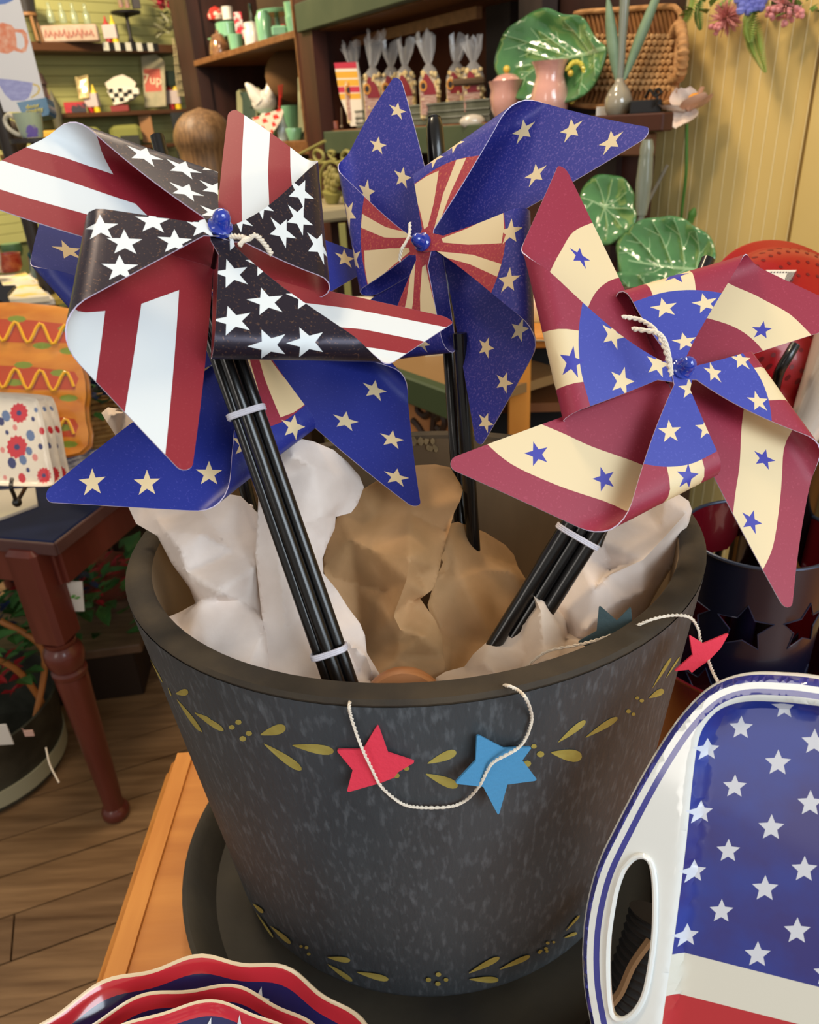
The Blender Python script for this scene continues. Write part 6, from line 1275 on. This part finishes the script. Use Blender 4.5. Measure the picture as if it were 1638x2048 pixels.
# ---------------------------------------------------------------- green scroll iron stand under the shelf
ir = thing('iron_scroll_chair', 'olive green wrought iron chair back with scrolls and fruit motif, between two pinwheels', 'chair', on_b(665, 400, 1.25)*np.array([1, 1, 0]))
M_ir = mat('olive_iron', '8c8648', .5); pn = (on_b(665, 380, 1.22), -N)
pp_ = lambda x, y: at_pl(x, y, *pn)
def curl(L, r=.006): return tube(spline([pp_(x, y) for x, y in L], 6), r, 8)
obj('scroll_frame', join(curl([(640, 372), (642, 345), (652, 328), (665, 323), (678, 330), (686, 350), (688, 372)]), curl([(655, 326), (634, 322), (628, 308), (634, 300), (645, 306), (647, 318), (638, 325)]), curl([(672, 322), (660, 312), (658, 304), (668, 304), (666, 312)]), curl([(676, 326), (690, 320), (700, 308), (692, 302), (684, 312), (688, 322)]), curl([(636, 330), (618, 322), (610, 332), (618, 342), (632, 338)]), curl([(640, 372), (640, 404)]), curl([(688, 372), (688, 404)]), curl([(560, 330), (600, 308), (650, 282)], .005)), M_ir, ir, True)
obj('fruit_motif', join(*[ball(.014, tuple(pp_(664+9*math.cos(i*2.4)*(i/16)**.5*1.6, 360+14*math.sin(i*2.4)*(i/16)**.5*1.6)), 8, (1, .5, 1)) for i in range(16)]), mat('motif_olive', '8f8446', .6), ir, True)
obj('motif_pot', tube([pp_(664, 405), pp_(664, 384)], [.022, .034], 12), M_ir, ir, True)
sp = pp_(668, 415); obj('seat', xf(box(.36, .34, .045, (0, 0, 0), .01), (sp[0], sp[1]+.10, sp[2]-.035), TH), mat('cream_seat', 'a89a78', .6), ir)
for da, db in ((-.15, -.05), (.15, -.05), (-.15, .25), (.15, .25)):
    c_ = np.array([sp[0], sp[1], 0])+U*da+N*db; obj('leg', box(.022, .022, sp[2]-.036, (c_[0], c_[1], 0)), M_ir, ir)

# ================================================================== LEFT BACK: GREEN WALL SHELVES
def onl(px, z, off):
    P = on_l(px, 150, off); u = (P-LP) @ LU
    for _ in range(8):
        Q = LP+LU*u-LN*off; Q[2] = z; x, y = proj(Q); Q2 = LP+LU*(u+.01)-LN*off; Q2[2] = z; x2, _y = proj(Q2); u += (px-x)/(x2-x)*.01
    Q = LP+LU*u-LN*off; Q[2] = z; return Q
ZU, ZL = 1.957, 1.635
M_ws = mat('wall_shelf_brown', '4f3018', .5)
def wshelf(lab, x0, x1, z, th_, m=M_ws):
    A_, B_ = onl(x0, z, .12), onl(x1, z, .12); c_ = (A_+B_)/2+LN*.05; L = np.linalg.norm(B_-A_)
    return tag(obj('wall_shelf', xf(box(L, .22, th_, (0, 0, 0), .003), (c_[0], c_[1], z-th_), LA), m), lab, 'shelf')
wshelf('upper brown shelf on the green beadboard wall', 30, 352, ZU, .04); wshelf('lower brown shelf on the green beadboard wall', 85, 372, ZL, .022)
wshelf('third dark shelf low on the green beadboard wall', 20, 372, 1.46, .02)
def li(name, lab, cat, px, z, prof_px, m, off=.14, group=None, n=20):
    P = onl(px, z, off); s = depth(P)/F; return tag(obj(name, lathe([(max(r*s, 1e-5), h*s) for r, h in prof_px], n, (P[0], P[1], z+.001), caps=False), m, None, True, ang=45), lab, cat, group)
def lb_(name, lab, cat, px, z, w, h, dp, m, off=.14, rz=0, bev=.002, rx=0, group=None, dz=0):
    P = onl(px, z, off); s = depth(P)/F; return tag(obj(name, xf(box(w*s, dp, h*s, (0, 0, 0), bev), (P[0], P[1], z+.001+dz), face(P)+rz, rx), m), lab, cat, group)
P = onl(66, ZU, .14); s_ = depth(P)/F; pl_ = thing('metal_pail', 'dark metal pail on a small wooden stand, left end of upper wall shelf', 'pail', P)
obj('pail_body', lathe([(.0001, 50*s_), (19*s_, 50*s_), (24*s_, 88*s_), (25*s_, 92*s_), (22*s_, 90*s_), (.0001, 54*s_)], 28, (P[0], P[1], ZU), caps=False), mat('pail_grey', '4a4642', .35, .6), pl_, True, ang=50)
obj('pail_stand', join(lathe([(.0001, 44*s_), (20*s_, 44*s_), (20*s_, 49*s_), (.0001, 49*s_)], 24, (P[0], P[1], ZU), caps=False), *[tube([(P[0]+q*15*s_, P[1]+w_*12*s_, ZU+.002), (P[0]+q*12*s_, P[1]+w_*10*s_, ZU+45*s_)], .008, 6) for q in (-1, 1) for w_ in (-1, 1)]), mat('stand_wood', '8a6238', .5), pl_)
# crate with red script and four glass bottles
P = onl(143, ZU, .16); s_ = depth(P)/F; cr3 = thing('bottle_crate', 'pinkish white wooden crate with faded red lettering holding glass bottles', 'crate', P)
obj('crate_box', xf(join(box(110*s_, .10, 28*s_, (0, 0, 0), .004)), (P[0], P[1], ZU+.001), LA-.55), mat('crate_white', 'b09a88', .7, col2='a08874', scale=20), cr3)
scr = []
for j in range(11):
    x = -44+j*8.4; scr.append(tube([(x*s_, -.052, (8+3*math.sin(j*2.1))*s_), ((x+3)*s_, -.052, (19+2*math.cos(j*1.7))*s_), ((x+6)*s_, -.052, (9+2*math.sin(j))*s_)], .0035, 5))
obj('red_lettering', xf(join(*scr), (P[0], P[1], ZU+.001), LA-.55), mat('faded_red', '9a4a3c', .7), cr3)
M_bg = mat('clear_bottle', '9aa888', .08, alpha=.45, coat=1)
for j, x in enumerate((104, 128, 151, 176)):
    li('glass_bottle', ['first', 'second', 'third', 'fourth'][j]+' clear glass bottle from the left in the pinkish crate', 'bottle', x, ZU+.085, [(.1, 0), (7, 0), (7, 16), (3, 24), (3, 34), (.1, 34)], M_bg, .16, 'glass bottles in the crate')
M_rd, M_yl, M_lb = mat('ketchup_red', 'a8201c', .4), mat('mustard_yellow', 'd8b81c', .4), mat('pale_label', 'b8a8a4', .6)
def condiment(lab, px, z):
    P = onl(px, z, .12); s = depth(P)/F; th = thing('condiment_set', lab, 'condiments', P, 'ketchup and mustard sets')
    for q, m, nm in ((-6, M_rd, 'ketchup_bottle'), (7, M_yl, 'mustard_bottle')):
        c_ = P+np.array([q*s, 0, .001]); obj(nm, lathe([(.0001, 0), (6*s, 0), (6*s, 34*s), (2.5*s, 40*s), (1.5*s, 48*s), (.0001, 48*s)], 14, tuple(c_), caps=False), m, th, True, ang=50)
    obj('carton_label', xf(box(26*s, 14*s, 23*s, (0, 0, 10*s)), (P[0], P[1], P[2]+.001), .0), M_lb, th)
condiment('ketchup and mustard set on the upper wall shelf left of the black cake stand', 226, ZU); condiment('ketchup and mustard set on the lower wall shelf left of the napkins', 189, ZL); condiment('ketchup and mustard set on the lower wall shelf near the dark post', 351, ZL)
li('black_cake_stand', 'black pedestal cake stand on the upper wall shelf', 'cake stand', 264, ZU, [(.1, 0), (12, 0), (6, 6), (3.5, 14), (3.5, 46), (28, 52), (29, 56), (.1, 55)], mat('black_iron', '120d0b', .5), .12)
for j, x in enumerate((243, 256)): li('red_cap_shaker', ['left', 'right'][j]+' glass shaker with red cap on the black cake stand', 'shaker', x, ZU+.172, [(.1, 0), (5, 0), (5, 15), (5.5, 16), (5.5, 23), (.1, 23)], mat('shaker_glass', '8c9a80', .2, col2='a03028', scale=3, coat=.6), .12, 'red capped shakers')
lb_('black_menu_card', 'black and white card standing on the black cake stand', 'card', 274, ZU+.172, 17, 40, .01, mat('menu_card', '241c1a', .5), .11, 0)
ck_ = []
for j in range(10):
    ck_.append(mi(xf(box(.033, .004, .038, (0, 0, 0)), tuple(onl(214+j*11, ZU-.039, .235))[:2]+(ZU-.039,), LA), j % 2))
tag(obj('checked_ribbon', join(*ck_), [mat('check_white', 'd0ccb8', .8), mat('check_black', '14120f', .8)]), 'black and white checked ribbon along the edge of the upper wall shelf', 'ribbon')
leafy_t = thing('red_flower_spray', 'pink red flowers and white paper at the top by the dark post', 'flowers', onl(340, 2.06, .15)); leafy('petals', onl(334, 2.14, .15), .06, 50, mat('hot_pink', 'b03048', .6), leafy_t, .05, 41); leafy('paper_leaves', onl(345, 2.02, .16), .07, 40, mat('pale_paper', 'a8a888', .7), leafy_t, .06, 42); leafy('leaves', onl(348, 2.10, .12), .06, 20, M_lfd, leafy_t, .05, 43)
# wire basket
wb = []
for j in range(7): wb.append(tube([onl(346+j*5, 1.98, .22), onl(356+j*4, 1.70, .2)], .003, 4))
for j in range(8): wb.append(tube([onl(344+j*1.5, 1.98-j*.04, .22), onl(378+j*.6, 1.98-j*.04, .2)], .003, 4))
tag(obj('wire_basket', join(*wb), mat('cream_wire', 'c8b88c', .5)), 'cream wire basket hanging against the dark post', 'basket')
pn = (onl(165, ZL, .12), np.array([.25, -.95, .15])/np.linalg.norm([.25, -.95, .15]))
tag(slab('foil_packet', [(150, 153), (155, 155), (175, 149), (176, 156), (179, 196), (158, 197)], [([(160, 160), (173, 156), (176, 185), (163, 185)], 1)], [mat('foil_warm', 'c8b480', .3, .4), mat('foil_bright', 'e8dcae', .25, .3)], pn, .02, 9, relief=lambda x, y: .006*math.sin(x*.5)), 'shiny cream foil packet on the lower wall shelf', 'packet')
lb_('red_block_set', 'low red and black tin set on the lower wall shelf', 'tins', 153, ZL, 40, 19, .07, mat('tin_red_black', 'a01c20', .4, col2='2c2428', scale=14, lo=.52, hi=.55), .12)
# checked napkins in a red holder
P = onl(242, ZL, .13); s_ = depth(P)/F; nh = thing('napkin_holder', 'red holder with white and black and white checked napkins fanned out', 'napkins', P)
obj('red_holder', xf(join(box(34*s_, .07, 10*s_, (0, 0, 0)), xf(box(16*s_, .05, 14*s_, (0, 0, 8*s_)), (0, 0, 0), 0, 0, 0)), (P[0], P[1], P[2]+.001), LA-.6), mat('holder_red', '7c1c18', .5), nh)
pn = (P+np.array([0, -.04, 0]), np.array([.1, -1, .1])/np.linalg.norm([.1, -1, .1]))
chk_ = []
for i in range(6):
    for j in range(3):
        if (i+j) % 2 == 0: x, y = 216+i*9.5+j*1.5, 178+j*9-i*.6+(4 if i > 3 else 0); chk_.append(([(x, y), (x+9.5, y-1), (x+11, y+8), (x+1.5, y+9)], 1))
slab('checked_napkins', [(214, 182), (222, 176), (250, 172), (276, 176), (278, 186), (266, 198), (244, 206), (228, 210), (222, 196)], chk_, [mat('check_white', 'd0ccb8', .8), mat('check_black', '14120f', .8)], pn, .03, 9, nh)
slab('white_napkins', [(210, 166), (228, 154), (245, 149), (262, 157), (272, 166), (268, 178), (248, 182), (222, 184), (214, 176)], [], [mat('napkin_white', 'c9beac', .8)], (pn[0]+np.array([0, .04, 0]), pn[1]), .02, 9, nh)
# 7up printed holder
def text_mesh(s, size, ext=.001):
    cu = bpy.data.curves.new('t', 'FONT'); cu.body = s; cu.size = size; cu.extrude = ext; cu.align_x = 'CENTER'; cu.align_y = 'CENTER'; cu.resolution_u = 2
    o = bpy.data.objects.new('t', cu); C.objects.link(o); dg = bpy.context.evaluated_depsgraph_get(); me = bpy.data.meshes.new_from_object(o.evaluated_get(dg))
    d = [tuple(v.co) for v in me.vertices], [tuple(p.vertices) for p in me.polygons], None
    bpy.data.objects.remove(o); bpy.data.meshes.remove(me); bpy.data.curves.remove(cu); return d
def put_text(s, px, py, hpx, pn, m, par, name='lettering', rot=0, off=.003, sx=1):
    """text lying in plane pn, centred on picture point, hpx tall"""
    c_ = at_pl(px, py, *pn)+pn[1]*off; n_ = pn[1]; up_ = np.array([0, 0, 1.0])-n_*n_[2]; up_ /= np.linalg.norm(up_); rt = np.cross(up_, n_)
    d = text_mesh(s, hpx*depth(c_)/F*1.35); cr_, sr_ = math.cos(rot), math.sin(rot)
    return obj(name, ([tuple(c_+rt*((x*cr_-y*sr_)*sx)+up_*(x*sr_+y*cr_)+n_*z) for x, y, z in d[0]], d[1], None), m, par)
P = onl(307, ZL, .12); th = thing('soda_print_napkins', 'cream napkin holder with a red square bearing a white soda logo', 'napkins', P); pn = (P, np.array([.15, -1, .12])/np.linalg.norm([.15, -1, .12]))
slab('holder_panel', [(282, 112), (312, 108), (328, 122), (332, 212), (290, 215)], [([(287, 138), (320, 137), (324, 182), (291, 184)], 1)], [mat('holder_cream', 'a89c7c', .7, col2='8e8a6c', scale=20), mat('soda_red', 'b24a34', .6)], pn, .03, 12, th)
put_text('7up', 305, 160, 18, pn, mat('print_cream', 'd8ccb0', .6), th, rot=-.12)
lb_('dark_green_box', 'dark green box leaning by the post on the lower wall shelf', 'box', 346, ZL+.12, 26, 26, .05, mat('dark_green', '1c2c22', .6), .12, .3)
lb_('black_jacket_stand', 'tall black case standing before the post with pale green ring', 'case', 372, 1.35, 26, 90, .08, mat('black_case', '0f100f', .5), .28)
# left lower: lantern, spire
li('pink_lantern', 'small black and pink lantern bottle behind the poster', 'lantern', 97, ZL, [(.1, 0), (12, 0), (13, 30), (9, 34), (9, 50), (12, 52), (6, 70), (.1, 74)], mat('lantern_dark', '3a2c28', .5, col2='b07c7c', scale=9, lo=.5, hi=.55), .10)
li('spire_ornament', 'tall dark pointed spire ornament between lantern and red tins', 'ornament', 126, 1.50, [(.1, 0), (9, 0), (9, 40), (12, 60), (4, 80), (.1, 92)], mat('spire_grey', '4a4634', .6), .25)
lb_('wood_block', 'upright light brown wooden block behind the dark starry vane', 'block', 299, 1.47, 24, 52, .03, mat('block_tan', '94683c', .6), .14)
lb_('green_cushion', 'yellow green cushion on the low wall shelf', 'cushion', 178, 1.47, 56, 34, .08, mat('cushion_olive', '77793a', .8), .14, bev=.02)
lb_('green_cushion', 'olive green cushion below the checked napkins', 'cushion', 256, 1.47, 60, 34, .08, mat('cushion_olive', '77793a', .8), .14, bev=.02)
lb_('dark_picture', 'dark framed picture on the low wall shelf beside the wooden block', 'picture', 268, 1.40, 36, 40, .02, mat('picture_dark', '24251a', .5), .24)
lb_('yellow_plaque', 'round topped yellow plaque right of the mug box', 'plaque', 108, 1.47, 30, 34, .02, mat('plaque_yellow', 'b08a2c', .6), .3, bev=.01)

# ================================================================== POSTER OF MUGS, MUG BOX AND MUG (nearer, left)
rk = thing('poster_rack', 'dark display rack pole behind the mug poster', 'rack', at_z(20, 1600, 0)*np.array([1, 1, 0]))
pr_ = at_d(20, 300, 2.05); rk.location = (pr_[0], pr_[1], 0)
obj('rack_pole', lathe([(.0001, 0), (.14, 0), (.14, .02), (.02, .03), (.02, pr_[2]+.6), (.0001, pr_[2]+.6)], 16, (pr_[0], pr_[1], 0), caps=False), mat('rack_dark', '241c16', .5), rk, True, ang=40)
ps = thing('mug_poster', 'white hanging tea towel printed with an orange mug and a purple mug', 'poster', at_d(40, 225, 1.95)); pn = facing(40, 120, 1.95, 10, -4)
mugO = [(x*.2565, y*.2565) for x, y in [(-60, 190), (20, 175), (90, 195), (115, 225), (180, 230), (210, 260), (222, 330), (205, 400), (170, 412), (110, 395), (60, 420), (-60, 400)]]
mugH = [(x*.2565, y*.2565) for x, y in [(118, 250), (165, 258), (188, 300), (192, 360), (165, 385), (132, 370), (128, 300)]]
pur = [(x*.2565, y*.2565) for x, y in [(-40, 610), (80, 620), (255, 645), (250, 700), (225, 760), (190, 785), (90, 785), (40, 740), (-20, 640)]]
purh = [(x*.2565, y*.2565) for x, y in [(255, 648), (300, 662), (318, 690), (305, 730), (250, 765), (235, 760), (285, 725), (298, 695), (290, 675), (254, 664)]]
btop = [(-20, -20), (36, -20), (26, 1), (10, 8), (-10, 10)]
MP = [mat('poster_white', 'cfd0d4', .45), mat('mug_orange', 'cf7c5c', .5, col2='d8a890', scale=70), mat('mug_purple', '8c90c0', .5, col2='9ca0cc', scale=60, stretch=(1, 1, 3)), mat('mug_ochre', 'c8b474', .5), mat('mug_blue', '5c78b8', .5)]
slab('towel_sheet', [(-40, -30), (32, -30), (97, 226), (40, 224), (-40, 224)], [(mugO, 1), (mugH, 0), (pur, 2), (purh, 3), (btop, 4)], MP, pn, .004, 16, ps, fine=5)
mb = thing('mug_gift_box', 'teal blue gift box with yellow lettering resting in the patterned mug', 'box', at_d(70, 235, 1.75)); pn = facing(68, 215, 1.75, 5, 8)
slab('box_front', [(33, 205), (92, 195), (99, 222), (97, 230), (50, 240)], [], [mat('box_teal', '1f5a7c', .3, coat=.6)], pn, .05, 14, mb)
put_text('door', 66, 213, 8, pn, mat('print_yellow', 'd8c860', .6), mb, rot=.12, sx=1.25); put_text('county', 70, 221, 8, pn, mat('print_yellow', 'd8c860', .6), mb, rot=.12, sx=1.15)
P = at_d(66, 275, 1.72); s_ = depth(P)/F; pm = thing('patterned_mug', 'clear and pastel patterned mug with looped handle under the teal box', 'mug', P)
obj('mug_body', lathe([(.0001, 0), (20*s_, 0), (24*s_, 20*s_), (27*s_, 44*s_), (25.5*s_, 44*s_), (22*s_, 18*s_), (.0001, 4*s_)], 32, tuple(P), caps=False), mat('mug_pastel', '9aa88e', .25, col2='6a5aa0', scale=22, lo=.56, hi=.6, coat=.8), pm, True, ang=50)
obj('mug_handle', tube(spline([P+np.array([-24*s_, 0, 34*s_]), P+np.array([-36*s_, 0, 42*s_]), P+np.array([-46*s_, 0, 34*s_]), P+np.array([-44*s_, 0, 20*s_]), P+np.array([-30*s_, 0, 8*s_]), P+np.array([-20*s_, 0, 6*s_])], 6), .005, 8), mat('handle_cream', 'b8b09c', .3, coat=.6), pm, True)
pd = thing('mug_pedestal', 'slim dark pedestal carrying the patterned mug', 'pedestal', (P[0], P[1], LZ)); obj('pedestal_column', lathe([(.0001, LZ+.001), (.07, LZ+.001), (.07, LZ+.012), (.008, LZ+.02), (.008, P[2]-.012), (.05, P[2]-.01), (.05, P[2]-.001), (.0001, P[2]-.001)], 20, (P[0], P[1], 0), caps=False), mat('rack_dark', '241c16', .5), pd, True, ang=40)
tag(obj('dark_wicker_ball', ball(.05, tuple(at_d(20, 275, 2.35)), 14), mat('wicker_dark', '2c2018', .8, col2='4a3a20', scale=20), None, True), 'dark round wicker piece left of the patterned mug', 'ornament')

# ================================================================== PERSON seen from behind
pe = thing('person', 'person seen from behind with brown hair and cream top, beyond the left pinwheel', 'person', (0, 0, 0))
hc = at_d(408, 282, 3.0); px0, py0 = hc[0], hc[1]; pe.location = (px0, py0, 0); hz_ = hc[2]
k = hz_/1.50                                                     # head centre height scales the figure
yaw = .15
def PV(x, y, z): return (px0+x*math.cos(yaw)-y*math.sin(yaw), py0+x*math.sin(yaw)+y*math.cos(yaw), z*k)
def skin(name, pts, edges, m, parent, sub=2):
    me = bpy.data.meshes.new(name); me.from_pydata([PV(*p[:3]) for p in pts], edges, []); o = bpy.data.objects.new(name, me); C.objects.link(o)
    md = o.modifiers.new('s', 'SKIN'); 
    for i, p in enumerate(pts): me.skin_vertices[0].data[i].radius = (p[3]*k, (p[4] if len(p) > 4 else p[3])*k)
    me.skin_vertices[0].data[0].use_root = True
    s2_ = o.modifiers.new('b', 'SUBSURF'); s2_.levels = s2_.render_levels = sub
    dg = bpy.context.evaluated_depsgraph_get(); m2 = bpy.data.meshes.new_from_object(o.evaluated_get(dg)); d = [tuple(v.co) for v in m2.vertices], [tuple(p.vertices) for p in m2.polygons], None
    bpy.data.objects.remove(o); bpy.data.meshes.remove(me); bpy.data.meshes.remove(m2)
    return obj(name, d, m, parent, True, ang=180)
pts = [(0, 0, .88, .15, .11), (0, 0, 1.05, .12, .095), (0, 0, 1.24, .155, .10), (0, 0, 1.32, .10, .07), (0, 0, 1.38, .05, .05), (0, .01, 1.44, .055, .06), (0, .02, 1.52, .08, .09), (0, .02, 1.58, .06, .07)]
ed = [(0, 1), (1, 2), (2, 3), (3, 4), (4, 5), (5, 6), (6, 7)]
for s in (-1, 1):
    n0 = len(pts); pts += [(s*.17, 0, 1.28, .05), (s*.22, .01, 1.05, .038), (s*.22, .10, .85, .028), (s*.22, .13, .78, .028, .018)]; ed += [(2, n0), (n0, n0+1), (n0+1, n0+2), (n0+2, n0+3)]
    hnd = n0+3
    for f in range(4): n1_ = len(pts); pts += [(s*(.20+.013*f), .15, .72+.003*f, .008), (s*(.20+.013*f), .165, .685+.004*abs(f-1.5), .007)]; ed += [(hnd, n1_), (n1_, n1_+1)]
    n1_ = len(pts); pts += [(s*.185, .16, .75, .009), (s*.18, .18, .725, .008)]; ed += [(hnd, n1_), (n1_, n1_+1)]
    n0 = len(pts); pts += [(s*.09, 0, .78, .085), (s*.10, .0, .46, .055), (s*.10, -.01, .10, .038), (s*.105, .03, .04, .035), (s*.11, .15, .03, .03)]; ed += [(0, n0), (n0, n0+1), (n0+1, n0+2), (n0+2, n0+3), (n0+3, n0+4)]
skin('body', pts, ed, mat('skin_tone', 'c08a6a', .6), pe)
skin('cream_top', [(0, 0, .86, .165, .125), (0, 0, 1.05, .135, .11), (0, 0, 1.24, .168, .115), (0, 0, 1.33, .115, .085), (0, 0, 1.37, .062, .062), (-.17, 0, 1.285, .062), (-.215, .005, 1.10, .052), (.17, 0, 1.285, .062), (.215, .005, 1.10, .052)], [(0, 1), (1, 2), (2, 3), (3, 4), (2, 5), (5, 6), (2, 7), (7, 8)], mat('cream_knit', 'c0a880', .9), pe)
skin('trousers', [(0, 0, .88, .158, .12), (-.09, 0, .76, .095), (-.10, 0, .46, .068), (-.10, -.01, .10, .056), (.09, 0, .76, .095), (.10, 0, .46, .068), (.10, -.01, .10, .056)], [(0, 1), (1, 2), (2, 3), (0, 4), (4, 5), (5, 6)], mat('dark_trousers', '23242c', .8), pe)
# hair: shell of strands over the skull, to the collar
M_hair = mat('brown_hair', '7c5c3a', .5, col2='553d24', scale=16, detail=10, stretch=(7, 7, .25), bump=.35, bscale=60)
hv = []
nn, mm = 40, 16
for j in range(mm+1):
    t = j/mm; 
    for i in range(nn):
        a = 2*math.pi*i/nn; zc_ = 1.62-.30*t; 
        if t < .4: r_ = .107*math.sqrt(max(.0004, 1-(1-2.5*t)**2))
        else: r_ = .107-.03*(t-.5)*2+.01*math.sin(t*9)
        rr = r_*(1+.02*math.sin(9*a)+.012*math.sin(17*a+3*t)); fr = .86 if math.sin(a) > .5 else 1.0; rr *= 1.13
        hv.append(PV(rr*math.cos(a)*.98, .015+rr*math.sin(a)*fr*1.02, zc_))
hf = [(j*nn+i, j*nn+(i+1) % nn, (j+1)*nn+(i+1) % nn, (j+1)*nn+i) for j in range(mm) for i in range(nn)]
obj('hair', (hv, hf, None), M_hair, pe, True, ang=180)
for s in (-1, 1):
    obj('ear', ball(.02, PV(s*.092, .03, 1.50), 10, (.5, .8, 1.3)), mat('skin_tone', 'c08a6a', .6), pe, True); obj('eye', ball(.011, PV(s*.032, .102, 1.52), 10), mat('eye_white', 'd8d4cc', .3), pe, True)
obj('nose', ball(.014, PV(0, .118, 1.49), 10, (.8, 1, 1.4)), mat('skin_tone', 'c08a6a', .6), pe, True); obj('mouth', ball(.02, PV(0, .105, 1.455), 10, (1, .4, .3)), mat('lip_rose', 'a85c50', .5), pe, True)
